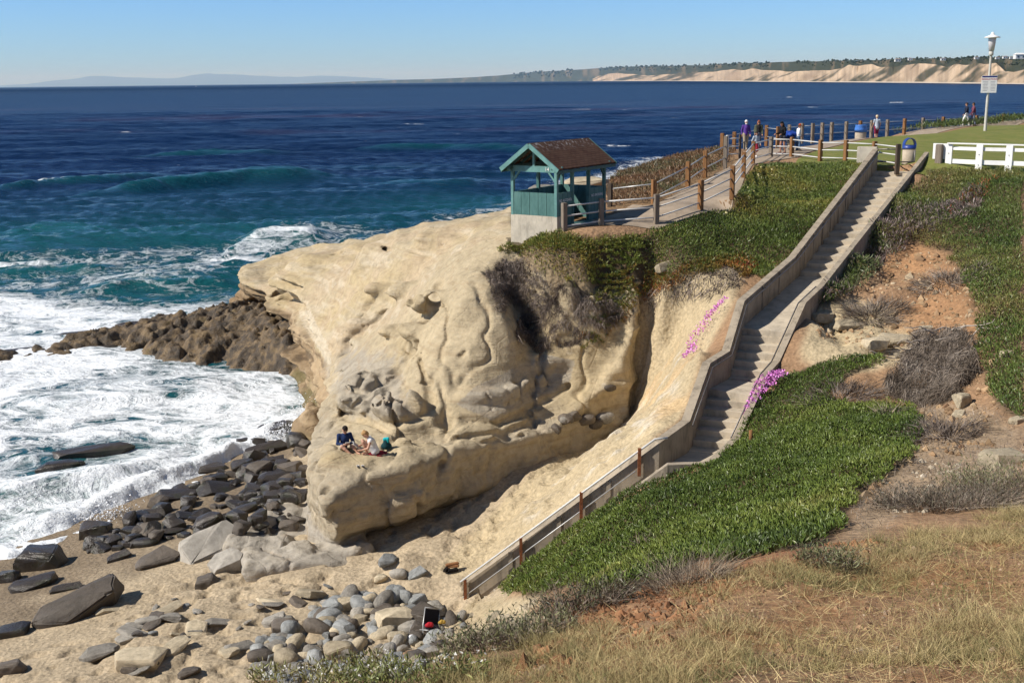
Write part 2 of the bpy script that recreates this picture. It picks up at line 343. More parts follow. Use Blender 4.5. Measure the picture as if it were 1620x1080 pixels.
SRC_HEAD = r'''
gx = (ox + np.arange(nx) * HV).astype(np.float32); gy = (oy + np.arange(ny) * HV).astype(np.float32); gz = (oz + np.arange(nz) * HV).astype(np.float32)
GX, GY = np.meshgrid(gx, gy, indexing='ij')
HT = H_fn(GX, GY).astype(np.float32)
def blur(a, n=2):
    for _ in range(n):
        for ax in (0, 1):
            b = np.pad(a, [(1, 1) if k == ax else (0, 0) for k in (0, 1)], mode='edge')
            a = (np.take(b, range(0, a.shape[ax]), ax) + 2 * a + np.take(b, range(2, a.shape[ax] + 2), ax)) / 4
    return a
HT = blur(HT, NBL)
P2 = p2(GX, GY)
HT += (fbm(P2 * np.array([1, .55, 1]), 2.6, 3, 5) - .5) * 0.55 * sst(46, 42, GY + GX * .3) + (fbm(P2, 5, 4, 11) - .5) * 0.7 * sst(47, 52, GY)
# terraces of the upper platform
LEDG = fbm(P2, 6, 3, 21) * 1.6 + HT * 1.5 + GX * .12
HT += sst(47, 51, GY) * (np.abs((LEDG % 1.0) - .5) * -0.28)
gh = np.gradient(HT, HV); SL = np.sqrt(1 + gh[0] ** 2 + gh[1] ** 2)
S_R = polydist(GX, GY, RIM).astype(np.float32); S_B = polydist(GX, GY, BASE).astype(np.float32)
RAG = (fbm(P2, 2.2, 4, 31) - .5) * 0.9
S_R += RAG; S_B += RAG
vol = np.empty((nx, ny, nz), np.float32)
def smax(a, b, k):
    h = np.clip(0.5 + (a - b) / (2 * k), 0, 1); return b + (a - b) * h + k * h * (1 - h)
def smin(a, b, k): return -smax(-a, -b, k)
for k, z in enumerate(gz):
    t = sst(0.8, 2.5, z)
    side = S_B * (1 - t) + S_R * t
    # bedding: each bed stands a little in or out of the cliff
    bz = z + GX * .05 - GY * .035
    bed = (vnoise(p2(GX * .12, GY * .12, 0) + np.stack([np.zeros_like(bz)] * 2 + [bz * 2.6], -1), 1.0, 41) - .5) * 0.75 + (vnoise(np.stack([GX * .5, GY * .5, bz * 8], -1), 1.0, 43) - .5) * 0.25
    wst = sst(40, 50, GY)
    side = side + bed * (0.28 + 1.15 * wst + .7 * sst(55, 62, GY))
    vol[:, :, k] = smax((z - HT) / SL, side * .9, 0.16 + .05 * (1 - wst))
def local(c, r):
    i0 = [max(0, int((c[a] - r - (ox, oy, oz)[a]) / HV)) for a in range(3)]
    i1 = [min((nx, ny, nz)[a], int((c[a] + r - (ox, oy, oz)[a]) / HV) + 2) for a in range(3)]
    sl = tuple(slice(a, b) for a, b in zip(i0, i1))
    x, y, z = np.meshgrid(gx[sl[0]], gy[sl[1]], gz[sl[2]], indexing='ij'); return sl, x, y, z
def ellip(c, r, rz=0.0, k=0.15, sub=False, tilt=0.0, rough=0.0):
    sl, x, y, z = local(c, max(r) * 1.25 + .4)
    if 0 in x.shape: return
    ca, sa = math.cos(rz), math.sin(rz); X = x - c[0]; Yy = y - c[1]; Zz = z - c[2]
    a = ca * X + sa * Yy; b = -sa * X + ca * Yy
    ct, stt = math.cos(tilt), math.sin(tilt); a, Zz = ct * a + stt * Zz, -stt * a + ct * Zz
    q = np.sqrt((a / r[0]) ** 2 + (b / r[1]) ** 2 + (Zz / r[2]) ** 2)
    d = (q - 1) * min(r)
    if rough: d = d + (fbm(np.stack([x, y, z], -1), .7, 3, 77) - .5) * rough
    vol[sl] = smax(vol[sl], -d, k) if sub else smin(vol[sl], d, k)
def rbox(c, size, rz=0.0, tilt=0.0, roll=0.0, rad=.15, k=.04, sub=False, rough=.12, seed=5):
    sl, x, y, z = local(c, max(size) * .9 + .3)
    if 0 in x.shape: return
    R = np.array(Matrix.Rotation(rz, 3, 'Z') @ Matrix.Rotation(tilt, 3, 'Y') @ Matrix.Rotation(roll, 3, 'X'))
    p = np.stack([x - c[0], y - c[1], z - c[2]], -1) @ R
    q = np.abs(p) - (np.array(size) / 2 - rad)
    d = np.linalg.norm(np.maximum(q, 0), axis=-1) + np.minimum(q.max(-1), 0) - rad
    if rough: d = d + (fbm(np.stack([x, y, z], -1), .6, 3, seed) - .5) * rough
    vol[sl] = smax(vol[sl], -d, k) if sub else smin(vol[sl], d, k)
def hp(u, v):             # point of the headland surface on a line of sight
    if REPLAY: return HPQ.pop(0).copy()
    d = ray(u, v); ts = np.linspace(28, 85, 900)
    P = np.array([0, 0, CAMZ]) + ts[:, None] * d[None]
    I = np.clip(((P - np.array([ox, oy, oz])) / HV).round().astype(int), 0, np.array([nx, ny, nz]) - 1)
    ok = vol[I[:, 0], I[:, 1], I[:, 2]] < 0
    k = int(np.argmax(ok)) if ok.any() else 0
    HPQ.append(P[k].copy()); return P[k]
def groove(pix, r, k=.08, lift=0.0, dep=1.0):
    P = [hp(*q) for q in pix]
    for a, b in zip(P[:-1], P[1:]):
        n = max(2, int(np.linalg.norm(b - a) / (max(r, .075) * .8)))
        for t in np.linspace(0, 1, n): 
            c = a + (b - a) * t; c[2] += lift; ellip(c, (r, r, r * dep), 0, k, True)
# jointed grey block above the two sitters
JB = hp(592, 628) + np.array([0.0, .6, -.15])
ellip(JB + np.array([0, .2, .1]), (1.35, 1.9, .85), -.35, .25, tilt=.08, rough=.25)
ellip(hp(628, 660) + np.array([.1, .3, .35]), (1.0, .9, .62), -.3, .08, rough=.15)
for (u, v, sx, sy, sz, a) in [(545, 635, .5, .6, .35, .3), (553, 655, .35, .4, .3, .1), (575, 655, .45, .5, .35, -.2)]: rbox(hp(u, v) + np.array([0, .15, .05]), (sx, sy, sz), a, rough=.2)
ell_row = [(752, 636, .85, .5, .42, .2), (785, 636, .55, .45, .38, .3)]
for u, v, a, b, c, r in ell_row: ellip(hp(u, v) + np.array([0, .3, .1]), (a, b, c), r, .1, rough=.15)
for (u, v, sx, sy, sz, r) in [(806, 622, .55, .75, .55, .5), (828, 612, .5, .7, .5, .45), (848, 604, .45, .65, .5, .5), (866, 596, .5, .6, .45, .55), (884, 588, .4, .55, .4, .5)]:
    rbox(hp(u, v) + np.array([.05, .25, .02]), (sx, sy, sz), r, -.2, rad=.14, k=.06, rough=.2)
ellip(hp(880, 575) + np.array([0, .3, .05]), (1.0, .5, .35), .35, .15, tilt=-.2, rough=.2)
ellip(hp(850, 590) + np.array([0, .35, .1]), (.9, .5, .35), .4, .2, rough=.2)
# hood-like bulges with hollows beneath, at the top of the smooth face
for (u, v, a, b, c, r) in [(640, 465, 1.0, .7, .4, .3), (600, 462, .8, .5, .3, .2), (660, 530, .7, .9, .4, 1.2), (690, 485, .7, 1.2, .5, 1.3), (620, 530, .7, .6, .3, .2), (570, 520, .6, .8, .35, 1.0), (545, 540, .45, .6, .3, .8)]:
    ellip(hp(u, v) + np.array([0, .25, .08]), (a, b, c), r, .22, rough=.18)
for (u, v, r, dz) in [(578, 480, .4, .0), (600, 497, .45, -.1), (565, 500, .3, -.1), (549, 553, .42, -.1), (537, 560, .3, -.1), (640, 552, .3, 0), (680, 490, .38, 0), (645, 475, .25, 0), (727, 562, .17, .0), (733, 556, .12, 0), (640, 478, .3, 0), (545, 548, .3, 0)]:
    p = hp(u, v); ellip(p + np.array([.05, -.05, dz]), (r * 1.3, r, r * .8), .4, .1, True)
groove([(690, 445), (687, 478), (676, 505)], .26, .12); groove([(660, 545), (628, 580), (634, 625), (655, 650)], .22, .1); groove([(600, 500), (575, 520), (548, 540)], .16, .08)
groove([(665, 570), (678, 610), (682, 640)], .16, .1); groove([(560, 430), (590, 421), (620, 412)], .16, .06); groove([(530, 400), (542, 397)], .25, .1)
groove([(560, 400), (640, 392), (680, 402), (730, 392)], .13, .06); groove([(590, 392), (660, 384), (700, 388)], .12, .06)
# long ledge seam under the smooth face and the hollow right of the jointed block
groove([(545, 660), (580, 664), (610, 680), (660, 694), (700, 690), (735, 662), (790, 668), (850, 640), (900, 610)], .17, .1)
groove([(640, 690), (680, 682), (705, 664)], .34, .2); groove([(560, 690), (600, 702), (680, 700), (740, 690)], .12, .08)
groove([(740, 690), (800, 684), (850, 665)], .12, .08)

CR = .045 if HV > .1 else .075
for L in [[(545, 601), (575, 590), (600, 575), (628, 566)], [(541, 612), (572, 618), (598, 603), (625, 596)], [(562, 572), (577, 596), (560, 614)], [(590, 560), (604, 584), (600, 604)], [(540, 628), (560, 620), (584, 630)], [(560, 642), (585, 622), (612, 616), (634, 611)], [(585, 615), (592, 642)], [(575, 656), (600, 640), (632, 626)], [(606, 618), (613, 641)], [(520, 590), (545, 586), (560, 570)],
          [(640, 600), (634, 640), (622, 664)], [(655, 566), (668, 558)], [(735, 668), (790, 672), (850, 650)], [(700, 686), (760, 700), (830, 688)], [(770, 622), (778, 648)], [(795, 614), (804, 640)], [(816, 608), (826, 632)], [(838, 600), (846, 622)], [(858, 592), (866, 612)], [(560, 500), (580, 520), (575, 545)], [(520, 640), (545, 655), (580, 660)], [(520, 800), (600, 812), (680, 795)], [(515, 780), (530, 820), (525, 850)], [(660, 700), (700, 735), (690, 760)]]:
    groove(L, CR, .03)
# seat of the two sitters
PE = pz(577, 716, 4.12)
rbox((PE[0] + .15, PE[1] + .2, PE[2] + .55), (2.0, 1.5, 1.1), -.1, rad=.3, k=.15, sub=True, rough=.1)
ellip(pz(530, 735, 3.85) + np.array([0, 0, -.1]), (.75, .6, .6), .3, .2, rough=.2)
# notch in the far block and its undercut
ellip((-14.3, 70.6, 3.2), (1.1, 1.0, .75), .3, .1, True, rough=.3); ellip((-13.3, 67.3, 2.0), (1.2, 1.6, .5), .5, .12, True, rough=.3)
ellip(pd(455, 462, 68.5), (.9, 1.3, .8), .4, .08, True, rough=.3); ellip(pd(440, 505, 68.0), (1.6, 1.3, .35), .5, .08, True, rough=.3); ellip(pd(400, 480, 74.0), (1.5, 1.2, .25), .4, .08, True, rough=.3); ellip((-15.6, 72.8, 1.1), (2.6, 1.0, .35), .5, .1, True, rough=.3)
# pits in the nose, slab shelf at its foot
for (u, v, r) in [(520, 838, .2), (510, 842, .3), (548, 700, .12), (515, 775, .2)]: ellip(hp(u, v), (r, r, r * 1.5), 0, .08, True)
rbox(pz(455, 850, .95), (2.6, 4.2, 1.0), -.35, .16, -.05, .3, .1, False, .35, 8); rbox(pz(470, 893, 1.25), (3.4, 1.7, .75), .25, .05, 0, .25, .1, False, .3, 9); rbox(pz(525, 878, 1.3), (2.6, 1.5, .8), .35, -.05, 0, .25, .1, False, .3, 10)
ellip(pz(495, 690, .6), (.9, 1.6, 1.3), .2, .3, rough=.4)
# overall weathering
for a in range(0, nx, 60):
    x, y, z = np.meshgrid(gx[a:a + 60], gy, gz, indexing='ij'); sub = vol[a:a + 60]
    near = np.abs(sub) < 0.6
    p = np.stack([x[near], y[near], z[near]], -1)
    d = (fbm(p, 1.6, 4, 51) - .5) * .28 + (fbm(p * np.array([.7, .7, 2.2]), .5, 2, 57) - .5) * .07 - np.clip(.06 - np.abs(fbm(p * np.array([1, 1, .7]), 1.7, 3, 58) - .5), 0, .06) * -2.2 * sst(46, 42, p[:, 1])
    und = sst(34, 40, p[:, 1]) * sst(0, 2.5, 4.5 - p[:, 2])
    d += (fbm(p * np.array([1, 1, 1.8]), 1.1, 3, 59) - .5) * .38 * sst(3.9, 3.2, p[:, 2])
    sub[near] += d
vol[:, :, 0] = 1; vol[0] = 1; vol[-1] = 1; vol[:, 0] = 1; vol[:, -1] = 1
'''
HV = 0.115; ox, oy, oz = -20.2, 32.2, -0.7; nx, ny, nz = int(27.4 / HV), int(50 / HV), int(11.5 / HV); NBL = 3
exec(SRC_HEAD)
HPS = [q.copy() for q in HPQ]
cV, cQ = surface_nets(vol, (ox, oy, oz), HV)
topz = np.where(vol < 0, gz[None, None, :], -9).max(2)      # height of the solid over the plan, used to seat things on it
c0 = (ox, oy, HV, nx, ny)
# the near half again on a finer grid
HPQ = HPS; REPLAY = True
HV = 0.062; ox, oy, oz = -9.7, 32.0, -0.3; nx, ny, nz = int(16.2 / HV), int(15.4 / HV), int(11.0 / HV); NBL = 9
exec(SRC_HEAD)
fV, fQ = surface_nets(vol, (ox, oy, oz), HV)
lim = oy + (ny - 4) * HV
fQ = fQ[(fV[fQ][:, :, 1].max(1) < lim) & (fV[fQ][:, :, 0].min(1) > ox + .15) & (fV[fQ][:, :, 0].max(1) < ox + (nx - 3) * HV)]
inn = (cV[cQ][:, :, 1].max(1) < lim - .1) & (cV[cQ][:, :, 0].min(1) > ox + .3) & (cV[cQ][:, :, 0].max(1) < ox + nx * HV - .4)
cQ = cQ[~inn]
HVv = np.concatenate([cV, fV]); HVq = np.concatenate([cQ, fQ + len(cV)])
us_, iv_ = np.unique(HVq, return_inverse=True); HVv = HVv[us_]; HVq = iv_.reshape(-1, 4)
ox, oy, HV, nx, ny = c0; gx = ox + np.arange(nx) * HV; gy = oy + np.arange(ny) * HV
del vol, sub
def head_z(x, y):
    i = np.clip(((np.asarray(x) - ox) / HV).round().astype(int), 0, nx - 1); j = np.clip(((np.asarray(y) - oy) / HV).round().astype(int), 0, ny - 1)
    inside = (np.asarray(x) > ox) & (np.asarray(x) < gx[-1]) & (np.asarray(y) > oy) & (np.asarray(y) < gy[-1])
    return np.where(inside, topz[i, j], -9)
# ------------------------------------------------------------------ one ground sheet
def seg(*t):
    out = []
    for a, b, st in t: out.append(np.arange(a, b, st))
    return np.concatenate(out + [[t[-1][1]]]).astype(np.float64)
GXS = seg((-62, -22, 1.0), (-22, -14, .13), (-14, 4, .09), (4, 14, .13), (14, 30, .25), (30, 45, .5), (45, 150, 3)); GYS = seg((-25, 5, 1.0), (5, 14, .09), (14, 24, .13), (24, 37, .09), (37, 46, .13), (46, 62, .22), (62, 100, .6), (100, 140, 2))
TX, TY = np.meshgrid(GXS, GYS)
TZ = G_fn(TX, TY)
TP = p2(TX, TY)
PU, PV, PW = proj(np.stack([TX, TY, TZ], -1))
UP = [(-.1, 46), (.7, 44.4), (1.4, 43.2), (3.5, 42.3), (5.3, 42.3), (9, 41.8), (9, 95), (-.2, 95), (-.3, 50)]
upd = polydist(TX, TY, UP)
sr = polydist(TX, TY, RIM)
Hh = H_fn(TX, TY)
inside = sst(0.1, 1.0, -sr) * sst(-.1, .5, upd)
TZ = TZ * (1 - inside) + np.minimum(TZ, np.minimum(Hh - 1.0, 2.5)) * inside
# natural unevenness (not on the lawn, path or shelter pad)
flat = sst(11.45, 11.6, TZ) * sst(46, 50, TY)
pathline = [pz(*t)[:2] for t in path_right]
flat = np.maximum(flat, sst(3.2, 2.2, polyline_dist(TX + .9, TY - .9, pathline)))
flat = np.maximum(flat, sst(1.5, 0, polydist(TX, TY, [(-.3, 45), (5.5, 44), (5.5, 49), (-.3, 50)])))
beach = sst(1.9, 1.5, TZ) * sst(22, 26, TY)
rough = (1 - flat)
TZ += rough * (1 - beach) * ((fbm(TP, 3.0, 5, 61) - .5) * .55 + (fbm(TP, .7, 3, 63) - .5) * .16)
TZ += beach * rough * (fbm(TP, 2.5, 3, 65) - .5) * .12
FOOT = np.zeros_like(TZ)
dry = sst(1.0, 1.35, TZ) * sst(2.9, 2.4, TZ) * sst(24, 26, TY) * sst(43, 40, TY) * sst(4.5, 3.5, TX)
fp = vnoise(TP, .34, 67); FOOT = dry * (sst(.52, .76, fp) * -.15 + (vnoise(TP, .45, 68) - .5) * .08)
TZ += FOOT
# gullies and slumps on the eroded slope
ero = inpoly(PU, PV, [(1280, 520), (1300, 470), (1400, 420), (1500, 380), (1560, 420), (1540, 500), (1540, 560), (1570, 640), (1560, 700), (1470, 720), (1400, 640), (1380, 570), (1320, 560)]).astype(float)
ero = np.maximum(ero, inpoly(PU, PV, [(1000, 660), (985, 560), (1000, 480), (1060, 440), (1170, 420), (1170, 470), (1120, 560), (1070, 660), (900, 780), (750, 890), (700, 870), (850, 740)]))
for _ in range(6):
    ero[1:-1, 1:-1] = (ero[1:-1, 1:-1] * 2 + ero[:-2, 1:-1] + ero[2:, 1:-1] + ero[1:-1, :-2] + ero[1:-1, 2:]) / 6
EP = np.stack([TX, TY, TZ * 1.6], -1)
TZ += ero * ((fbm(EP, 1.5, 4, 71) - .5) * 1.0 - np.abs(fbm(EP, 1.1, 3, 73) - .5) * .7 + .1)
# stair trough
def tread_z(x, y):        # height of the walking surface nearest to a plan point, and distance right of the left wall
    best = np.full(np.shape(x), 1e9); zz = np.zeros(np.shape(x)); side = np.zeros(np.shape(x))
    tz = [11.65, 8.72, 8.1, 6.9, 6.85, 5.7, 5.6, 1.35]
    for k in range(7):
        a, b = LW[k, :2], LW[k + 1, :2]; e = b - a; t = np.clip(((x - a[0]) * e[0] + (y - a[1]) * e[1]) / (e @ e), 0, 1)
        dx = x - a[0] - t * e[0]; dy = y - a[1] - t * e[1]; d = np.hypot(dx, dy)
        m = d < best; best = np.where(m, d, best); zz = np.where(m, tz[k] + (tz[k + 1] - tz[k]) * t, zz)
        side = np.where(m, np.sign(e[0] * dy - e[1] * dx), side)
    return zz, best * side
SZ, SD = tread_z(TX, TY)
STW = [tuple(p[:2]) for p in LW] + [tuple(p[:2]) for p in RW[::-1]]
sp = polydist(TX, TY, STW)
tr = sst(.12, -.05, sp)
TZ = TZ * (1 - tr) + np.minimum(TZ, SZ - .35) * tr
# keep earth from spilling over the wall tops
def wall_top(x, y, Wp):
    b_ = np.full(np.shape(x), 1e9); z_ = np.zeros(np.shape(x))
    for a, b in zip(Wp[:-1], Wp[1:]):
        e = b[:2] - a[:2]; t = np.clip(((x - a[0]) * e[0] + (y - a[1]) * e[1]) / (e @ e), 0, 1); d = np.hypot(x - a[0] - t * e[0], y - a[1] - t * e[1]); m = d < b_
        b_ = np.where(m, d, b_); z_ = np.where(m, a[2] + (b[2] - a[2]) * t, z_)
    return z_, b_
zl_, dl_ = wall_top(TX, TY, LW); zr_, dr_ = wall_top(TX, TY, RW)
lz = np.where(dl_ < dr_, zl_ - .16, zr_ - .14)
nearw = sst(1.0, .1, sp) * (1 - tr)
TZ = TZ * (1 - nearw) + np.minimum(TZ, lz) * nearw
BP = [(33, 0), (0, 0)]
def bil(A):
    def f(x, y):
        x = np.asarray(x, float); y = np.asarray(y, float)
        i = np.clip(np.searchsorted(GXS, x) - 1, 0, len(GXS) - 2); j = np.clip(np.searchsorted(GYS, y) - 1, 0, len(GYS) - 2)
        a = (x - GXS[i]) / (GXS[i + 1] - GXS[i]); b = (y - GYS[j]) / (GYS[j + 1] - GYS[j])
        return A[j, i] * (1 - a) * (1 - b) + A[j, i + 1] * a * (1 - b) + A[j + 1, i] * (1 - a) * b + A[j + 1, i + 1] * a * b
    return f
ground_z = bil(TZ)
def top_z(x, y): return np.maximum(ground_z(x, y), head_z(x, y))
def hit(u, v, t0=6.0, t1=110.0):      # first meeting of a line of sight with ground or headland
    d = ray(u, v); ts = np.arange(t0, t1, .04); P = np.array([0, 0, CAMZ]) + ts[:, None] * d[None]
    k = np.argmax(top_z(P[:, 0], P[:, 1]) > P[:, 2]); return P[k]
# ---- colours of the earth itself
PU, PV, PW = proj(np.stack([TX, TY, TZ], -1))
def soft(poly, n=3):
    m = inpoly(PU, PV, poly).astype(float)
    for _ in range(n):
        m[1:-1, 1:-1] = (m[1:-1, 1:-1] * 2 + m[:-2, 1:-1] + m[2:, 1:-1] + m[1:-1, :-2] + m[1:-1, 2:]) / 6
    return m[..., None]
C = lambda *t: np.array(t, float)
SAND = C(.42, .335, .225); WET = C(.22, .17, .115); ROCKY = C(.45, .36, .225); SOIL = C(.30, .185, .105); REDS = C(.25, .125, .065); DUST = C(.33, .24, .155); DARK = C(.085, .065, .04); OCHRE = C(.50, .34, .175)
CG = np.broadcast_to(SOIL, TZ.shape + (3,)).copy()
def lay(c, m):
    global CG
    CG = CG * (1 - m) + c * m
n1 = fbm(TP, 1.2, 4, 81)[..., None]; n2 = fbm(TP, .35, 3, 83)[..., None]
lay(SAND, (sst(3.2, 2.6, TZ) * sst(22, 25, TY))[..., None])
lay(WET, (sst(1.0, .6, TZ + (n1[..., 0] - .5) * .5) * sst(22, 25, TY))[..., None])
lay(ROCKY, soft([(690, 900), (850, 740), (985, 655), (1000, 480), (1060, 430), (1180, 420), (1165, 470), (1115, 560), (1080, 660), (900, 800), (735, 915)]))
lay(ROCKY * .85, soft([(810, 400), (1010, 440), (1010, 660), (880, 720), (800, 560)], 2)); lay(C(.56, .50, .40), soft([(760, 890), (850, 780), (985, 670), (1020, 560), (1080, 540), (1070, 640), (950, 740), (800, 850)], 3) * sst(.54, .66, fbm(TP * np.array([1, 2.2, 1]), .9, 4, 85)[..., None]) * .8); lay(OCHRE, soft([(1020, 560), (1110, 520), (1090, 640), (1040, 670), (1010, 640)], 5) * sst(.4, .6, n1) * .6)
lay(ROCKY * .95, soft([(690, 1010), (745, 950), (850, 940), (870, 970), (800, 1000), (660, 1060)]))
lay(ROCKY, soft([(1265, 560), (1290, 480), (1345, 470), (1440, 500), (1470, 560), (1440, 575), (1300, 600)], 2))
lay(C(.36, .20, .10), soft([(1400, 520), (1440, 470), (1470, 430), (1340, 440), (1370, 400), (1460, 380), (1560, 460), (1590, 560), (1560, 580), (1480, 530)], 4) * (.6 + .4 * n1))
lay(DUST, soft([(1330, 870), (1370, 760), (1450, 640), (1540, 640), (1620, 680), (1620, 800), (1450, 800)], 4))
lay(REDS, soft([(860, 1080), (840, 960), (990, 930), (1110, 880), (1300, 860), (1420, 850), (1350, 900), (1200, 930), (1080, 1000), (1000, 1080)], 5) * sst(.35, .6, n1))
lay(C(.27, .15, .075), soft([(950, 1080), (1100, 960), (1300, 900), (1620, 840), (1620, 1080)], 5) * (.3 + .9 * sst(.4, .62, n1)))
GREENS = {'lower': [(796, 925), (850, 868), (900, 850), (1000, 792), (1050, 765), (1125, 740), (1150, 715), (1185, 655), (1250, 592), (1300, 572), (1400, 560), (1385, 580), (1330, 600), (1310, 635), (1420, 640), (1470, 665), (1450, 715), (1400, 765), (1352, 785), (1340, 830), (1300, 862), (1240, 870), (1180, 880), (1110, 885), (1080, 905), (1030, 950), (960, 945), (900, 930), (840, 945)],
          'upper': [(780, 400), (815, 378), (890, 372), (1000, 376), (1060, 362), (1110, 338), (1160, 312), (1195, 268), (1225, 256), (1345, 262), (1300, 345), (1245, 405), (1200, 425), (1180, 432), (1150, 418), (1060, 445), (1000, 480), (960, 540), (920, 560), (940, 480), (960, 455), (900, 450), (830, 402)],
          'right': [(1290, 470), (1330, 400), (1400, 330), (1465, 280), (1500, 272), (1620, 276), (1620, 670), (1575, 640), (1550, 560), (1540, 480), (1500, 400), (1440, 380), (1380, 410), (1330, 480), (1300, 490)]}
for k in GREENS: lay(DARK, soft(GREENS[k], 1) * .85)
lay(C(.20, .13, .07), soft([(820, 350), (1040, 355), (1160, 300), (1190, 255), (1140, 245), (1020, 258), (960, 280), (960, 330)], 2) * .8)
CG *= (.72 + .4 * n1 + .16 * n2)
gm = MT('earth', .92, .15)
g = gm.attr('Col', 'Color')
g = gm.mix(1.0, g, gm.ramp(gm.noise(9, 6, .65), [(.28, .62), (.5, 1.0), (.75, 1.32)]), 'MULTIPLY')
gm.base(g); gm.bump(gm.math('ADD', gm.noise(5, 8, .7), gm.math('MULTIPLY', gm.voro(7), .5)), .75, .09)
go = mesh_np('ground', np.stack([TX, TY, TZ], -1).reshape(-1, 3), None, gm.m, None, True, CG.reshape(-1, 3), None, grid_faces(len(GXS), len(GYS)))
tag(go, kind='structure')
# ---- headland mesh and stone
ud = polydist(HVv[:, 0], HVv[:, 1], UP)
HVv[:, 2] -= sst(-.25, -.9, ud) * .7 * sst(6.5, 8, HVv[:, 2])
hu_, hv_, hw_ = proj(HVv)
nn = fbm(HVv, 1.4, 4, 91)[:, None]; ns = fbm(HVv * np.array([.25, .25, 3.0]), .6, 3, 93)[:, None]
TAN = C(.42, .342, .222); YEL = C(.44, .345, .20); GRY = C(.335, .295, .235); BRN = C(.235, .165, .095); OLV = C(.12, .10, .045); PALE = C(.50, .43, .32)
hc = np.broadcast_to(TAN, HVv.shape).copy()
def hl(c, m):
    global hc
    hc = hc * (1 - m) + c * m
hl(YEL, sst(.45, .62, fbm(HVv, 4, 3, 95))[:, None] * .8)
plat = sst(44, 50, HVv[:, 1])[:, None]
hl(C(.38, .295, .195), plat * sst(.42, .66, nn) * .75)
hl(PALE, plat * sst(.52, .7, ns) * .5)
wface = sst(3.1, 2.7, HVv[:, 2])[:, None] * sst(36, 42, HVv[:, 1])[:, None]
hl(C(.36, .26, .155), wface * .8); hl(BRN, wface * sst(.44, .56, ns) * .85); hl(C(.09, .062, .038), wface * sst(50, 58, HVv[:, 1])[:, None] * sst(.56, .64, fbm(HVv * np.array([.3, .3, 3.4]), .5, 3, 99)[:, None]) * .8)
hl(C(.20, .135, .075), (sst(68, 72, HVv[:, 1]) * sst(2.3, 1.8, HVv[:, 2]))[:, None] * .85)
hl(OLV, (sst(1.5, .4, HVv[:, 2]) * sst(40, 46, HVv[:, 1]))[:, None] * sst(.35, .6, nn) * .9)
jt = np.random.default_rng(9); wu, wv = (fbm(HVv, .9, 3, 97) - .5) * 46, (fbm(HVv, .9, 3, 98) - .5) * 46
def softp(poly): return np.mean([inpoly(hu_ + wu + a, hv_ + wv + b, poly) for a, b in jt.normal(0, 5, (8, 2))], axis=0)[:, None]
led = softp([(520, 575), (560, 550), (630, 565), (648, 650), (600, 668), (530, 650)])
hl(GRY, led * .85)
row = inpoly(hu_, hv_, [(722, 640), (750, 612), (860, 560), (910, 570), (900, 610), (780, 665)])[:, None].astype(float); hl(GRY * 1.04, row * .8)
low = (sst(4.25, 3.8, HVv[:, 2]) * sst(46, 41, HVv[:, 1]))[:, None]; hl(C(.35, .30, .225), low * .75)
shelf = (sst(2.0, 1.6, HVv[:, 2]) * sst(40, 37, HVv[:, 1]) * sst(-4.0, -5.0, HVv[:, 0]))[:, None]; hl(C(.34, .31, .265), shelf * .8)
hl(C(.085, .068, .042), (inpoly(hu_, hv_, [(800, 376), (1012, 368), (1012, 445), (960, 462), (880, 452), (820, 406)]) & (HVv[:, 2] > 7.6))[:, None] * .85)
hl(PALE, inpoly(hu_, hv_, [(472, 492), (490, 490), (525, 560), (522, 580), (480, 515)])[:, None] * .8)
hc *= (.80 + .40 * nn)
hm = MT('sandstone', .9, .15)
g = hm.attr('Col', 'Color')
g = hm.mix(1.0, g, hm.ramp(hm.noise(3.5, 8, .7), [(.3, .7), (.5, 1.0), (.72, 1.2)]), 'MULTIPLY')
g = hm.mix(hm.math('MULTIPLY', hm.ramp(hm.noise(1.2, 5, .6, (.5, .5, 6)), [(.55, 0.0), (.62, 1.0)]), .28), g, C(.28, .19, .10) if False else (.30, .21, .12))
g = hm.mix(hm.ramp(hm.noise(1.1, 9, .75), [(.60, 0.0), (.70, .5)]), g, (.58, .52, .42))
hm.base(g)
hh = hm.math('ADD', hm.noise(2.2, 9, .68), hm.math('MULTIPLY', hm.noise(1.5, 4, .6, (.6, .6, 7)), .35))
hh = hm.math('ADD', hh, hm.math('MULTIPLY', hm.ramp(hm.voro(2.6), [(.0, .0), (.12, 1.0)]), .12))
crk = hm.ramp(hm.voro(.55, 'DISTANCE_TO_EDGE', (1, 1, 1.6)), [(.0, .0), (.02, 1.0)]); hh = hm.math('ADD', hh, hm.math('MULTIPLY', crk, .10)); hm.bump(hh, .6, .2)
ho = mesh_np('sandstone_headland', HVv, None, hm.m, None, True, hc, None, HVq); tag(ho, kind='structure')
print('terrain', round(time.time() - T0, 1), len(HVv), len(TX.ravel()))
# ------------------------------------------------------------------ camera, sun, sky
cam = bpy.data.cameras.new('camera'); co = bpy.data.objects.new('camera', cam); COL.objects.link(co); SC.camera = co
cam.sensor_width = 36; cam.lens = 36 * FPX / 1620; cam.clip_start = .3; cam.clip_end = 200000
Rm = Matrix([[_r[0], _u[0], -_f[0]], [_r[1], _u[1], -_f[1]], [_r[2], _u[2], -_f[2]]])
co.matrix_world = Matrix.Translation((0, 0, CAMZ)) @ Rm.to_4x4()
SUN_EL = 41.0; SUN_AZ = 248.0   # compass-like: direction to the sun in the plan, counter-clockwise from +X is (cos, sin)
th = math.radians(180 + 13)
SUNV = Vector((math.cos(th) * math.cos(math.radians(SUN_EL)), math.sin(th) * math.cos(math.radians(SUN_EL)), math.sin(math.radians(SUN_EL))))
sl = bpy.data.lights.new('sun', 'SUN'); so = bpy.data.objects.new('sun', sl); COL.objects.link(so)
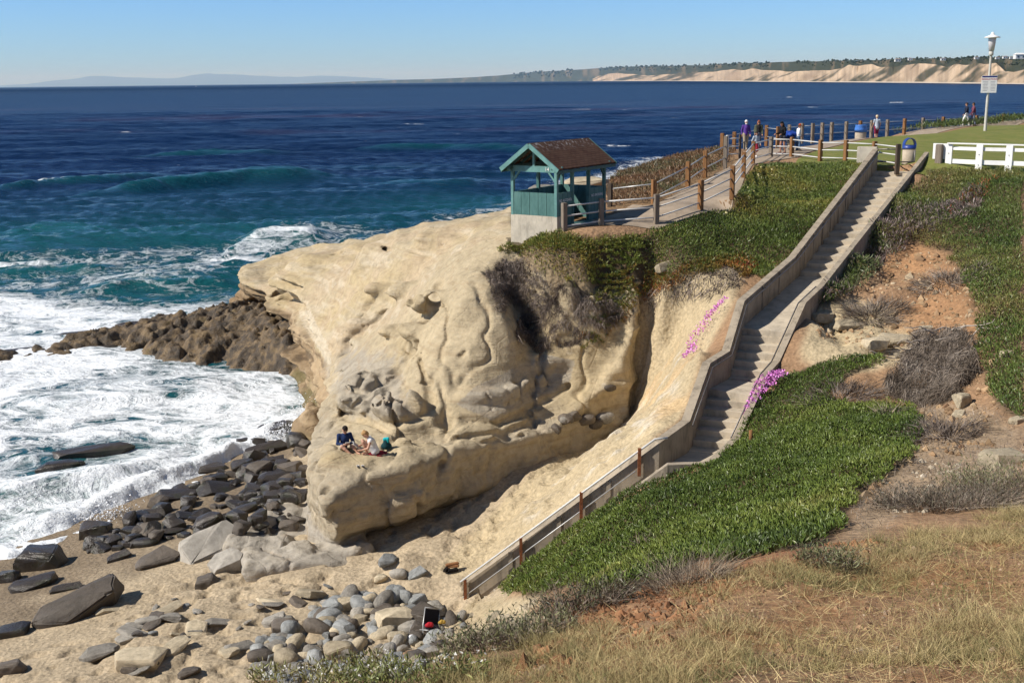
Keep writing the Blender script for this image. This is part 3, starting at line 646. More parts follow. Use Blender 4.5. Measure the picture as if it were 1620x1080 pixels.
sl.energy = 5.0; sl.angle = math.radians(.53); sl.color = (1.0, .945, .86); so.rotation_euler = SUNV.to_track_quat('Z', 'Y').to_euler(); so.location = (-60, -20, 70)
w = bpy.data.worlds.new('World'); SC.world = w; w.use_nodes = True
nt = w.node_tree; sk = nt.nodes.new('ShaderNodeTexSky'); sk.sky_type = 'NISHITA'; sk.sun_disc = False
sk.sun_elevation = math.radians(SUN_EL); sk.sun_rotation = math.atan2(SUNV.x, SUNV.y); sk.altitude = 0; sk.air_density = 1.0; sk.dust_density = .1; sk.ozone_density = 6.0
tcw = nt.nodes.new('ShaderNodeTexCoord'); sx = nt.nodes.new('ShaderNodeSeparateXYZ'); mr = nt.nodes.new('ShaderNodeMapRange'); mr.inputs[1].default_value = 0.1; mr.inputs[2].default_value = .45
nt.links.new(tcw.outputs['Generated'], sx.inputs[0]); nt.links.new(sx.outputs[2], mr.inputs[0])
mc = nt.nodes.new('ShaderNodeMix'); mc.data_type = 'RGBA'; mc.inputs[6].default_value = (.67, 1.0, 1.52, 1); mc.inputs[7].default_value = (.74, .70, .66, 1); nt.links.new(mr.outputs[0], mc.inputs[0])
ml = nt.nodes.new('ShaderNodeMix'); ml.data_type = 'RGBA'; ml.blend_type = 'MULTIPLY'; ml.inputs[0].default_value = 1.0; nt.links.new(sk.outputs[0], ml.inputs[6]); nt.links.new(mc.outputs[2], ml.inputs[7])
nt.links.new(ml.outputs[2], nt.nodes['Background'].inputs[0]); nt.nodes['Background'].inputs[1].default_value = .085
SC.view_settings.view_transform = 'Standard'; SC.view_settings.look = 'None'; SC.view_settings.exposure = 0.3; SC.view_settings.gamma = 1.0
SC.cycles.max_bounces = 6; SC.cycles.diffuse_bounces = 3; SC.cycles.glossy_bounces = 2; SC.cycles.transmission_bounces = 2; SC.cycles.volume_bounces = 0; SC.cycles.transparent_max_bounces = 6
SC.cycles.use_adaptive_sampling = True; SC.cycles.adaptive_threshold = .02
try: SC.cycles.use_denoising = True
except Exception: pass
# ------------------------------------------------------------------ sea
ys = [19.0]
while ys[-1] < 110: ys.append(ys[-1] + max(.2, ys[-1] * .0034))
while ys[-1] < 700: ys.append(ys[-1] + ys[-1] * .0058)
while ys[-1] < 62000: ys.append(ys[-1] * 1.05)
ys = np.array(ys); NT = 620
tt = np.linspace(-1, 1, NT)
SX = tt[None, :] * (.62 * ys[:, None] + 14) - 4; SY = np.broadcast_to(ys[:, None], SX.shape).copy()
cell = np.maximum(np.gradient(ys), 1e-3)[:, None]
r2 = np.random.default_rng(12); WZ = np.zeros_like(SX)
deep = sst(60, 120, SY)
warp = (fbm(p2(SX, SY), 25, 2, 101) - .5) * 6
for lam, amp in [(46, .30), (33, .26), (24, .2), (17, .16), (12, .12), (9, .1), (7, .085), (5.2, .095), (4, .08), (3.1, .066), (2.4, .055), (1.8, .044), (1.4, .034), (1.1, .026)]:
    a = -math.pi / 2 + .22 + r2.normal(0, .28 + .25 * (lam < 12)); ph = r2.uniform(0, 6.28)
    k = 2 * math.pi / lam; w = np.sin(k * (SX * math.cos(a) + SY * math.sin(a) + warp * min(1, lam / 14)) + ph)
    grp = .35 + 1.3 * vnoise(p2(SX, SY), lam * 2.2, int(lam * 10))
    w = (1 - np.abs(w)) * 1.6 - .6 if lam < 20 else w
    WZ += amp * w * grp * np.clip(lam / (3.2 * cell) - .5, 0, 1)
WZ *= .35 + .65 * deep
WZ *= sst(2500, 600, SY)
SU, SV, _w0 = proj(p2(SX, SY))
def gl(poly, n=2):       # plan polygon on the water traced from where it lies
    P = [tuple(pz(u, v, 0)[:2]) for u, v in poly]; return polydist(SX, SY, P)
def ridge(pix, h, wf, wb):
    """a swell: steep face towards the shore, long back"""
    P = [pz(u, v, 0) for u, v in pix]; x = np.array([p[0] for p in P]); y = np.array([p[1] for p in P]); o = np.argsort(x)
    yc = np.interp(SX, x[o], y[o]); d = SY - yc + (fbm(p2(SX, SY), 9, 2, 107) - .5) * wf * .8
    fade = sst(x.min(), x.min() + (x.max() - x.min()) * .3, SX) * sst(x.max(), x.max() - (x.max() - x.min()) * .3, SX)
    f = np.where(d < 0, np.exp(-(d / wf) ** 2), np.exp(-(d / wb) ** 2)) * fade
    return h * f, f, d
FO = np.zeros_like(SX); GRN = np.zeros_like(SX)
for pix, h, wf, wb, foam in [([(60, 320), (170, 306), (280, 297), (400, 286), (560, 280)], 2.1, 4, 11, .0), ([(-60, 306), (40, 298), (110, 292), (200, 286), (300, 276)], 1.3, 4, 10, .25), ([(560, 292), (700, 300), (800, 296)], .8, 4, 9, 0), ([(-40, 372), (60, 360), (150, 362), (230, 350)], .7, 3, 7, .1),
                             ([(340, 396), (400, 384), (460, 381), (540, 378)], 1.25, 2.4, 5, .55), ([(180, 250), (330, 243), (480, 246)], 1.2, 5, 14, 0), ([(520, 240), (700, 236), (900, 242)], 1.3, 5, 14, 0), ([(-60, 430), (80, 420), (200, 424)], .6, 3, 6, .3), ([(90, 470), (220, 452), (380, 448)], .55, 2, 5, .35), ([(-60, 800), (60, 786), (180, 765), (290, 728)], .75, 1.1, 2.6, .35), ([(-50, 850), (120, 822), (190, 790), (330, 735), (470, 668)], .55, .8, 2.0, .6), ([(-50, 640), (120, 640), (300, 620), (420, 632)], .35, 1.0, 3, .15)]:
    a, f, d = ridge(pix, h, wf, wb); WZ += a; GRN = np.maximum(GRN, f * (d < wf) * min(1, h / 1.2)); FO = np.maximum(FO, foam * f * sst(-wf * 1.4, 0, d + .3 * wf))
n1 = fbm(p2(SX, SY), 9, 4, 111); n2 = fbm(p2(SX * .45, SY), 16, 3, 113)
z1 = sst(4, -3, gl([(-120, 548), (0, 548), (150, 540), (240, 556), (330, 574), (480, 588), (492, 640), (475, 685), (300, 770), (170, 822), (0, 892), (-200, 960), (-300, 700)]))
FO = np.maximum(FO, z1 * (.55 + .95 * (n1 - .5)))
shore = polyline_dist(SX, SY, [pz(u, v, 0) for u, v in [(-150, 920), (0, 885), (100, 860), (170, 812), (250, 780), (310, 752), (400, 706), (484, 660)]])
FO = np.maximum(FO, sst(4.0, .4, shore) * (.86 + .6 * (n1 - .5)))
z2 = sst(6, -4, gl([(-200, 470), (0, 470), (220, 482), (372, 470), (380, 500), (200, 545), (0, 560), (-200, 560)])); FO = np.maximum(FO, z2 * (.46 + .8 * (n1 - .5)))
z3 = sst(12, -6, gl([(-200, 405), (150, 396), (330, 375), (560, 368), (640, 372), (560, 384), (380, 420), (380, 470), (0, 475), (-200, 475)])); FO = np.maximum(FO, z3 * (.30 + .9 * (n2 - .5)))
z4 = sst(6, -3, gl([(350, 392), (480, 360), (620, 362), (760, 330), (830, 318), (830, 330), (620, 378), (520, 390), (400, 412), (270, 402)])); FO = np.maximum(FO, z4 * (.31 + .8 * (n1 - .5)))
z5 = sst(8, -4, gl([(960, 268), (1040, 252), (1060, 256), (1000, 280), (960, 300), (800, 320)])); FO = np.maximum(FO, z5 * .45)
for pts, hw in [([(-10, 299), (50, 295), (104, 290)], 2.0), ([(0, 414), (70, 418)], 2.0), ([(340, 404), (420, 411), (470, 402)], 2.2), ([(246, 335), (330, 312)], .0), ([(200, 270), (222, 268)], 1.2)]:
    if hw: FO = np.maximum(FO, sst(hw * 1.6, hw * .3, polyline_dist(SX, SY, [pz(u, v, 0) for u, v in pts])) * .52)
caps = sst(.80, .86, fbm(p2(SX * .4, SY), 8, 3, 119)) * sst(120, 250, SY) * sst(2500, 900, SY); FO = np.maximum(FO, caps * .5)
for u, v, r in [(120, 720, 3.0), (170, 705, 2.5), (330, 742, 1.6), (90, 735, 2.0)]:
    p = pz(u, v, 0); FO *= 1 - .3 * sst(r, r * .2, np.hypot((SX - p[0]) * .6, SY - p[1]))
rip = sst(.5, .9, FO) * sst(90, 60, SY)
WZ += rip * ((fbm(p2(SX, SY), .9, 4, 121) - .5) * .5 + sst(2.2, .3, shore) * (fbm(p2(SX, SY), .42, 3, 123) - .45) * .42)
TEAL = sst(225, 85, SY + (n2 - .5) * 120) * .8
TEAL = np.clip(TEAL + GRN * .55, 0, 1)
SAND_IN = sst(9, 1, shore)
wm = MT('sea_water', .06, .5); wm.b.inputs['IOR'].default_value = 1.33
fo = wm.attr('Foam'); te = wm.attr('Teal'); sh = wm.attr('Shoal')
c = wm.mix(te, (.0025, .014, .052), (.007, .078, .086))
c = wm.mix(wm.math('MULTIPLY', sh, .75), c, (.135, .21, .185))
kelp_sheen = wm.ramp(wm.noise(.012, 5, .6, (.35, 1, 1)), [(.52, 0.0), (.62, 1.0)])
c = wm.mix(wm.math('MULTIPLY', wm.ramp(wm.noise(.02, 6, .65, (.3, 1, 1)), [(.38, 0.0), (.62, 1.0)]), .6), c, wm.mix(te, (.0035, .019, .068), (.008, .10, .11)))
c = wm.mix(wm.math('MULTIPLY', wm.attr('Offing'), wm.ramp(wm.noise(.006, 7, .7, (.25, 1, 1)), [(.40, 0.0), (.62, .85)])), c, (.0055, .026, .078))
c = wm.mix(wm.math('MULTIPLY', kelp_sheen, wm.math('MULTIPLY', wm.attr('Kelp'), .55)), c, (.045, .04, .085))  # kelp bands; the slick's sky reflection is put in as lavender colour
ds = wm.n('ShaderNodeTexNoise'); ds.inputs['Scale'].default_value = .35; ds.inputs['Detail'].default_value = 3; wm.link(wm.co((1, 1, 1)), ds.inputs['Vector'])
def lace(scale, det):
    nz = wm.n('ShaderNodeTexNoise'); nz.inputs['Scale'].default_value = scale; nz.inputs['Detail'].default_value = det; nz.inputs['Roughness'].default_value = .62; nz.inputs['Distortion'].default_value = 1.1
    wm.link(wm.co((.7, 1, 1)), nz.inputs['Vector'])
    return wm.math('SUBTRACT', 1.0, wm.math('MULTIPLY', wm.math('ABSOLUTE', wm.math('SUBTRACT', nz.outputs['Fac'], .5)), 4.2))
l = wm.math('MAXIMUM', lace(.33, 6), wm.math('SUBTRACT', lace(.9, 5), .12))
l = wm.math('ADD', wm.math('MULTIPLY', l, .75), wm.math('MULTIPLY', wm.noise(2.2, 5, .7), .25))
f = wm.math('SUBTRACT', wm.math('ADD', l, wm.math('MULTIPLY', fo, 1.1)), 1.08)
f = wm.ramp(f, [(0.0, 0.0), (.14, .5), (.34, 1.0)])
f = wm.math('MULTIPLY', f, wm.ramp(fo, [(.03, 0.0), (.12, 1.0)])); fl = wm.math('MULTIPLY', wm.ramp(wm.noise(.13, 5, .7, (.3, 1, 1)), [(.70, 0.0), (.75, .7)]), wm.attr('Far')); f = wm.math('MAXIMUM', f, fl)
wm.base(wm.mix(f, c, (.80, .83, .85)))
far = wm.attr('Far')
wm.link(wm.math('ADD', wm.math('ADD', .07, wm.math('MULTIPLY', far, .22)), wm.math('MULTIPLY', f, .6)), wm.b.inputs['Roughness'])
wm.link(wm.math('SUBTRACT', wm.math('SUBTRACT', .34, wm.math('MULTIPLY', far, .30)), wm.math('MULTIPLY', wm.attr('Offing'), .04)), wm.b.inputs['Specular IOR Level'])
b1 = wm.noise(.55, 7, .62, (.45, 1, 1)); b2 = wm.noise(.06, 6, .62, (.4, 1, 1)); b3 = wm.noise(2.6, 4, .6, (.6, 1, 1))
b4 = wm.noise(1.5, 6, .65, (.45, 1, 1)); h = wm.math('ADD', wm.math('ADD', wm.math('MULTIPLY', b1, .6), wm.math('MULTIPLY', b4, .25)), wm.math('MULTIPLY', wm.math('MULTIPLY', b2, far), 4.0))
b5 = wm.noise(.014, 4, .6, (.35, 1, 1)); h = wm.math('ADD', h, wm.math('MULTIPLY', wm.math('MULTIPLY', b5, far), 9.0)); h = wm.math('ADD', h, wm.math('MULTIPLY', b3, .12)); h = wm.math('ADD', h, wm.math('MULTIPLY', f, .12))
wm.bump(h, 1.0, .9)
kb = sst(330, 420, SY) * sst(1100, 800, SY)
sea = mesh_np('sea', np.stack([SX, SY, WZ], -1).reshape(-1, 3), None, wm.m, None, True, None, {'Foam': FO.ravel(), 'Teal': TEAL.ravel(), 'Shoal': SAND_IN.ravel(), 'Kelp': kb.ravel(), 'Far': sst(60, 300, SY).ravel(), 'Offing': sst(math.log(260), math.log(4500), np.log(SY)).ravel()}, grid_faces(NT, len(ys)))
tag(sea, kind='structure')
def sea_z(x, y): return 0.0
# ---- reef of dark rock running out from the tip
RC = ctl(Z(-.15, (185, 556), (240, 570), (300, 578), (350, 580), (400, 590), (440, 594), (484, 600)) + Z(.5, (200, 540), (250, 552), (330, 562), (400, 572), (450, 578)) + Z(1.0, (240, 520), (300, 525), (360, 540), (440, 560)) + Z(1.5, (282, 494), (320, 494), (340, 505), (420, 530)) + Z(2.0, (372, 482), (400, 495), (450, 530)) + Z(.75, (200, 524), (170, 530)) + Z(.35, (150, 527), (110, 534), (60, 545), (0, 556), (-60, 560)) + Z(-.25, (150, 540), (90, 552), (20, 566), (-60, 575)) + [('w', *t) for t in [(-13, 78, -1), (-17, 80, -1), (-21, 79, -1), (-25, 79, -1), (-29, 75, -1), (-34, 71, -1), (-12, 60, -1.2), (-16, 62, -1), (-20, 62, -1), (-24, 65, -1), (-28, 63, -1)]])
rf = RBF(RC, .02); rx, ry = np.meshgrid(np.arange(-36, -11, .11), np.arange(59, 80, .11)); rz_ = rf(rx, ry)
q = p2(rx, ry); ca, sa = math.cos(.75), math.sin(.75); al = rx * ca + ry * sa; ac = -rx * sa + ry * ca
rz_ += (np.abs(fbm(p2(al * .22, ac), 1.0, 4, 131) - .5) * -2.6 + .42) * sst(-.5, .5, rz_) + (fbm(q, .55, 4, 133) - .5) * .75 - sst(.52, .7, vnoise(q, .38, 137)) * .3 - np.abs(fbm(p2(al, ac * .6), 1.3, 3, 135) - .5) * .6
rm = MT('reef_rock', .62, .4); g = rm.ramp(rm.noise(1.4, 6, .65), [(.3, (.028, .021, .014)), (.46, (.078, .055, .033)), (.6, (.19, .128, .064)), (.74, (.13, .095, .028))])
rm.base(g); rm.bump(rm.noise(3, 7, .7), .9, .2)
ro = mesh_np('rock_reef', np.stack([rx, ry, rz_], -1).reshape(-1, 3), None, rm.m, None, True, None, None, grid_faces(rx.shape[1], rx.shape[0]))
tag(ro, 'low reef of dark brown wave-washed rock running out to sea from the headland tip', 'reef')
print('sea', round(time.time() - T0, 1), SX.size)
# ------------------------------------------------------------------ far shore, hills and air
us = np.linspace(1900, 470, 900)
dist = np.interp(us, [470, 600, 700, 800, 880, 950, 1000, 1100, 1200, 1300, 1400, 1500, 1620, 1900], [24000, 23000, 21500, 20000, 18000, 15500, 12500, 8000, 5200, 3900, 3100, 2500, 2050, 1500])
hpix = np.interp(us, [470, 540, 600, 700, 790, 850, 900, 950, 1000, 1100, 1200, 1300, 1400, 1500, 1620, 1900], [.5, 2.5, 4, 6, 10, 15, 17, 20, 22, 25, 30, 33, 38, 41, 46, 52])
cpix = np.interp(us, [470, 800, 930, 945, 960, 1000, 1020, 1050, 1110, 1180, 1230, 1270, 1330, 1370, 1400, 1450, 1500, 1560, 1575, 1620, 1900], [0, 0, 0, 8, 14, 14, 10, 12, 15, 20, 21, 19, 30, 32, 26, 31, 35, 37, 20, 35, 40])
cpix = cpix * .84 * (1 + (fbm(p2(us, us * 0), 30, 3, 141) - .5) * .6)
hgt = hpix / FPX * dist * (1 + (fbm(p2(us, us * 0), 55, 4, 143) - .5) * .22); cl = np.minimum(cpix / FPX * dist, hgt * .92)
RR = 46; rows = []; colr = []
bx = np.array([ray(u, 300)[0] / ray(u, 300)[1] for u in us])
CL1 = C(.42, .315, .215); CL2 = C(.23, .155, .10); SH = C(.045, .05, .032); SH2 = C(.125, .10, .065); BEACH = C(.55, .47, .37)
for r in range(RR):
    t = r / (RR - 1)
    tc = np.clip(t / .55, 0, 1); th_ = np.clip((t - .55) / .35, 0, 1); tb = np.clip((t - .9) / .1, 0, 1)
    z = cl * tc + (hgt - cl) * sst(0, 1, th_) - tb * hgt * 1.05
    dep = dist * 0 + cl * .75 * tc ** 1.3 + hgt * 3.5 * th_ + 400 * tb
    g1 = fbm(p2(us * 1.0, us * 0 + tc * 1.2), 9, 4, 151) - .5; g2 = np.abs(fbm(p2(us, us * 0 + tc * .6), 22, 3, 153) - .5)
    dep = dep + (g1 * 1.6 - g2 * 1.9) * cl * (.25 + tc) * (1 - th_) * .9
    y = dist + dep; x = bx * y
    rows.append(np.stack([x, y, z - (2 if r == 0 else 0)], -1))
    lower = (1 - th_)
    ns_ = fbm(p2(us, us * 0 + t * 26), 7, 4, 155)
    rl = np.abs(fbm(p2(us, us * 0 + t * 5), 6, 3, 165) - .5); base = CL1[None] * (.62 + .5 * ns_[:, None] + np.minimum(rl, .16)[:, None] * 2.2); band = sst(.5, .7, fbm(p2(us * .2, us * 0 + z * .12), 5, 3, 157))[:, None]
    base = base * (1 - band * .45) + CL2 * band * .45
    bush = np.clip(sst(.50, .60, fbm(p2(us - t * 60, us * 0 + t * 14), 14, 4, 159)) * .9 + sst(.0, .12, th_) + (cpix < 3), 0, 1)[:, None]
    sc_ = SH * (1 - sst(.5, .7, ns_)[:, None]) + SH2 * sst(.5, .7, ns_)[:, None]
    cc = base * (1 - bush) + sc_ * bush
    if r <= 1: cc = np.broadcast_to(BEACH, cc.shape)
    colr.append(cc)
cm = MT('far_cliffs', .95, .05); cm.base(cm.attr('Col', 'Color'))
V_ = np.concatenate(rows); cf = mesh_np('coastal_bluffs', V_, None, cm.m, None, True, np.concatenate(colr), None, grid_faces(len(us), RR)); tag(cf, kind='structure')
# distant mountains
mu = np.linspace(-160, 760, 400); mh = np.interp(mu, [-160, 0, 60, 120, 180, 230, 280, 340, 400, 470, 540, 620, 760], [1, 2, 6, 14, 21, 16, 15, 22, 18, 16, 14, 8, 2]) * (1 + (fbm(p2(mu, mu * 0), 40, 4, 161) - .5) * .5)
MD = 82000.0; mb = np.array([ray(u, 300)[0] / ray(u, 300)[1] for u in mu])
V_ = np.concatenate([np.stack([mb * (MD + a), np.full(400, MD + a), z], -1) for a, z in ((0, mu * 0 - 20), (2500, mh * .75 * MD / FPX * .55), (5000, mh * .75 * MD / FPX), (9000, mh * 0 - 20))])
mo = mesh_np('mountains', V_, None, simple('far_mountain', (.10, .12, .14), .95, .05), None, True, None, None, grid_faces(400, 4)); tag(mo, kind='structure')
# woods along the crest of the far hills
pv = []; pf = []; pc = []
ic = np.array([(0, 0, 1), (.9, 0, .3), (.28, .85, .3), (-.72, .53, .3), (-.72, -.53, .3), (.28, -.85, .3), (.72, .53, -.4), (-.28, .85, -.4), (-.9, 0, -.4), (-.28, -.85, -.4), (.72, -.53, -.4)])
icf = np.array([(0, 1, 2), (0, 2, 3), (0, 3, 4), (0, 4, 5), (0, 5, 1), (1, 6, 2), (2, 7, 3), (3, 8, 4), (4, 9, 5), (5, 10, 1), (2, 6, 7), (3, 7, 8), (4, 8, 9), (5, 9, 10), (1, 10, 6)])
rr = np.random.default_rng(21)
for k in range(900):
    u = rr.uniform(800, 1700); 
    if vnoise(np.array([[u, 0, 0]]), 22, 5)[0] < .36: continue
    i = np.argmin(np.abs(us - u)); t = rr.integers(int(.70 * RR), int(.9 * RR)); p = rows[t][i]
    s = p[1] / FPX * rr.uniform(.6, 1.8)
    v = ic * np.array([s * rr.uniform(.8, 1.6), s, s * rr.uniform(.7, 1.3)]) * rr.uniform(.75, 1.25, (11, 1)) + p + np.array([0, 0, s * .6])
    pf.append(icf + len(pv) * 11); pv.append(v); pc.append(np.tile(np.array((.022, .030, .016)) * rr.uniform(.7, 1.7), (11, 1)))
tm = MT('far_wood', .95, .05); tm.base(tm.attr('Col', 'Color'))
tw = mesh_np('distant_woods', np.concatenate(pv), np.concatenate(pf), tm.m, None, False, np.concatenate(pc)); tag(tw, kind='stuff')
# white houses on the far hill
hw_m = simple('house_white', (.72, .71, .68), .7, .2, .08); hr_m = simple('house_roof', (.32, .27, .24), .8, .2, .15); hg_m = simple('house_window', (.06, .07, .09), .2, .5, .1)
HL = [(1492, 94.5, 1.0, 'small pale house on the far bluff just left of the lamp post'), (1420, 96, 1.2, 'lone low pale house on the far bluff rim'), (1440, 94.3, .9, 'tiny pale house on the bluff right of the lone low one'), (1578, 92.5, .9, 'small white house just right of the lamp head on the far hill'), (1590, 91.4, 1.0, 'white house second to the right of the lamp head'),
      (1600, 92.2, .8, 'lower white house in front of the long white one'), (1613, 90.0, 2.2, 'long white building largest on the far hill'), (1545, 92.5, .9, 'white cottage left of the lamp head on the far hill')]
for u, v, s, lab in HL:
    i = np.argmin(np.abs(us - u)); y = dist[i] + hgt[i] * 2.6; p = pd(u, v, y); k = y / FPX * s * 6
    e = empty('house', (p[0], p[1], p[2] - k * .25)); tag(e, lab, 'house', 'white houses on the far hill')
    MB().box((0, 0, k * .25), (k * 1.2, k * .7, k * .5)).build('wall', hw_m, e)
    MB().add([(-k * .65, -k * .4, k * .5), (k * .65, -k * .4, k * .5), (k * .65, k * .4, k * .5), (-k * .65, k * .4, k * .5), (-k * .4, 0, k * .68), (k * .4, 0, k * .68)], [(0, 1, 5, 4), (1, 2, 5), (2, 3, 4, 5), (3, 0, 4), (0, 3, 2, 1)]).build('roof', hw_m if s > 1.5 else hr_m, e)
    for q in (-.3, .3): MB().box((q * k, -k * .36, k * .25), (k * .2, k * .03, k * .22)).build('window', hg_m, e)
# sail boat, a speck under the mountains
p = pd(310, 132.6, 9000); e = empty('sailing_boat', (p[0], p[1], 0)); tag(e, 'tiny white sailing boat far out on the horizon below the mountains', 'sailing boat')
MB().add([(-5, -1.5, 2), (5, -1.5, 2), (7, 0, 2), (5, 1.5, 2), (-5, 1.5, 2), (-4, 0, -.3), (5, 0, -.3)], [(0, 1, 2, 3, 4), (0, 5, 6, 1), (1, 6, 2), (2, 6, 3), (3, 6, 5, 4), (4, 5, 0)]).build('hull', hw_m, e)
MB().add([(-5, 0, 3.5), (.8, .3, 3.5), (.8, 0, 19), (-5, .15, 3.5)], [(0, 1, 2), (3, 2, 1), (0, 2, 3)]).build('mainsail', hw_m, e)
MB().tube([(1, 0, 2), (1, 0, 20)], .12, 6).build('mast', hw_m, e)
# air
hz = MT('sea_air'); hz.N.remove(hz.b); pvn = hz.n('ShaderNodeVolumePrincipled'); pvn.inputs['Color'].default_value = (.42, .69, 1.0, 1); pvn.inputs['Absorption Color'].default_value = (1, 1, 1, 1); pvn.inputs['Density'].default_value = 2.2e-5; pvn.inputs['Anisotropy'].default_value = .0
hz.link(pvn.outputs[0], hz.N['Material Output'].inputs['Volume'])
hb = MB().box((0, 46000, 520), (170000, 160000, 1060)).build('haze', hz.m); tag(hb, kind='stuff')
# ------------------------------------------------------------------ materials of built things
def concrete(name, c, stain=.5):
    m = MT(name, .88, .2); f = m.noise(1.6, 7, .68); g = m.ramp(f, [(.3, tuple(x * .72 for x in c)), (.5, c), (.72, tuple(min(1, x * 1.18) for x in c))])
    s_ = m.ramp(m.noise(2.2, 5, .7, (1.6, 1.6, .35)), [(.5, 0.0), (.66, stain)]); g = m.mix(s_, g, tuple(x * .38 for x in c))
    m.base(g); m.bump(m.noise(14, 6, .7), .35, .02); return m.m
M_CONC = concrete('concrete', (.33, .275, .205), .75); M_COPE = concrete('concrete_coping', (.54, .47, .37), .45); M_STEP = concrete('step_concrete', (.50, .43, .33), .4); M_WHCON = concrete('whitewashed_concrete', (.50, .45, .36), .5)
M_PATH = concrete('path_concrete', (.32, .255, .19), .2)
def wood(name, c, var=.4):
    m = MT(name, .8, .2); f = m.noise(6, 6, .65, (3, 3, .35)); g = m.ramp(f, [(.3, tuple(x * (1 - var) for x in c)), (.6, c), (.8, tuple(min(1, x * 1.25) for x in c))])
    m.base(g); m.bump(m.noise(16, 4, .6, (3, 3, .3)), .4, .01); return m.m
M_WOODB = wood('brown_timber', (.27, .135, .055)); M_WOODG = wood('grey_timber', (.24, .195, .15)); M_WOODD = wood('dark_timber', (.10, .075, .055))
M_GALV = simple('galvanised_pipe', (.50, .50, .49), .4, .5, .15, 9, 0, .35); M_WPIPE = simple('white_pipe', (.60, .59, .56), .45, .4, .1); M_STEEL = simple('dark_steel_rail', (.16, .145, .135), .45, .5, .35, 9, .1, .4)
M_RUST = simple('rusty_steel', (.24, .085, .035), .85, .2, .45, 12, .3); M_WHITE = simple('white_paint', (.80, .79, .76), .55, .35, .07, 5, .05)
M_TEAL = MT('teal_paint', .6, .3); M_TEAL.base(M_TEAL.ramp(M_TEAL.noise(3, 7, .7, (1, 1, .4)), [(.3, (.045, .115, .105)), (.5, (.075, .172, .158)), (.75, (.115, .225, .205))])); M_TEAL.bump(M_TEAL.noise(25, 4, .6, (1, 1, .2)), .2, .01); M_TEAL = M_TEAL.m
M_TEALT = simple('teal_trim_paint', (.125, .265, .245), .55, .3, .25, 5, .05); M_TEALD = simple('dark_teal_paint', (.045, .105, .10), .6, .3, .2)
# ------------------------------------------------------------------ staircase
st = empty('staircase', (4.0, 30, 5.6)); st_inv = Matrix.Translation((-4.0, -30, -5.6))
tag(st, 'long concrete beach staircase with low walls running from lawn down to the sand', 'staircase')
def under(o, root):       # parent keeping place
    o.parent = root; o.matrix_parent_inverse = root.matrix_basis.inverted(); return o
zt = [11.65, 8.72, 8.1, 6.9, 6.85, 5.7, 5.6, 1.32]; nst = [17, 0, 6, 0, 6, 0, 19]
wid = [1.85, 1.8, 1.75, 1.7, 1.65, 1.6, 1.15]
def perp(k):
    e = LW[k + 1, :2] - LW[k, :2]; e = e / np.linalg.norm(e); return np.array([-e[1], e[0]]) if False else np.array([-e[1], e[0]])
for k in range(7):
    a, b = LW[k, :2], LW[k + 1, :2]; n = perp(k) ; n = n if (np.dot(n, RW[min(k, 8), :2] - a) > 0 or k == 6) else -n
    if k == 6: n = np.array([.02, -1.0])
    w_ = wid[k]; mb = MB()
    if nst[k] == 0:
        a2, b2 = a - (b - a) * .01, b + (b - a) * .03
        if k == 5: b2 = b + np.array([-.05, 0])
        q = [a2, a2 + n * w_, b2 + n * w_, b2]
        if k == 5: q = [a, a + perp(4) * (1 if np.dot(perp(4), RW[4, :2] - a) > 0 else -1) * 1.7, np.array([5.0, 28.5]), np.array([4.0, 28.45]), b]
        if np.cross(q[1] - q[0], q[2] - q[0]) < 0: q = q[::-1]
        zz = (zt[k] + zt[k + 1]) / 2
        if k in (1,): 
            vs = [(*q[0], zt[k]), (*q[1], zt[k]), (*q[2], zt[k + 1]), (*q[3], zt[k + 1])]
            d0 = np.dot(np.array(q[0]) - a, b - a) / np.dot(b - a, b - a)
            vs = [(*p, zt[k] + (zt[k + 1] - zt[k]) * float(np.clip(np.dot(np.array(p) - a, b - a) / np.dot(b - a, b - a), 0, 1))) for p in q]
            mb.add(vs + [(x, y, z - .4) for x, y, z in vs], [(0, 1, 2, 3), (7, 6, 5, 4), (0, 4, 5, 1), (1, 5, 6, 2), (2, 6, 7, 3), (3, 7, 4, 0)])
        else: mb.prism([tuple(p) for p in q], zz - .45, zz + .003 * k)
        under(mb.build('landing', M_STEP), st)
    else:
        m = nst[k]
        for i in range(m):
            z = zt[k] - (zt[k] - zt[k + 1]) * (i + 1) / m; ov = .02
            t0, t1 = i / m, (i + 1) / m + ov / m
            p0, p1 = a + (b - a) * t0, a + (b - a) * t1
            if i == m - 1: z += .004
            q = [p0, p0 + n * w_, p1 + n * w_, p1]
            if np.cross(q[1] - q[0], q[2] - q[0]) < 0: q = q[::-1]
            mb.prism([tuple(p) for p in q], z - .5 - .002 * (i % 5), z)
        under(mb.build('step_flight', M_STEP), st)
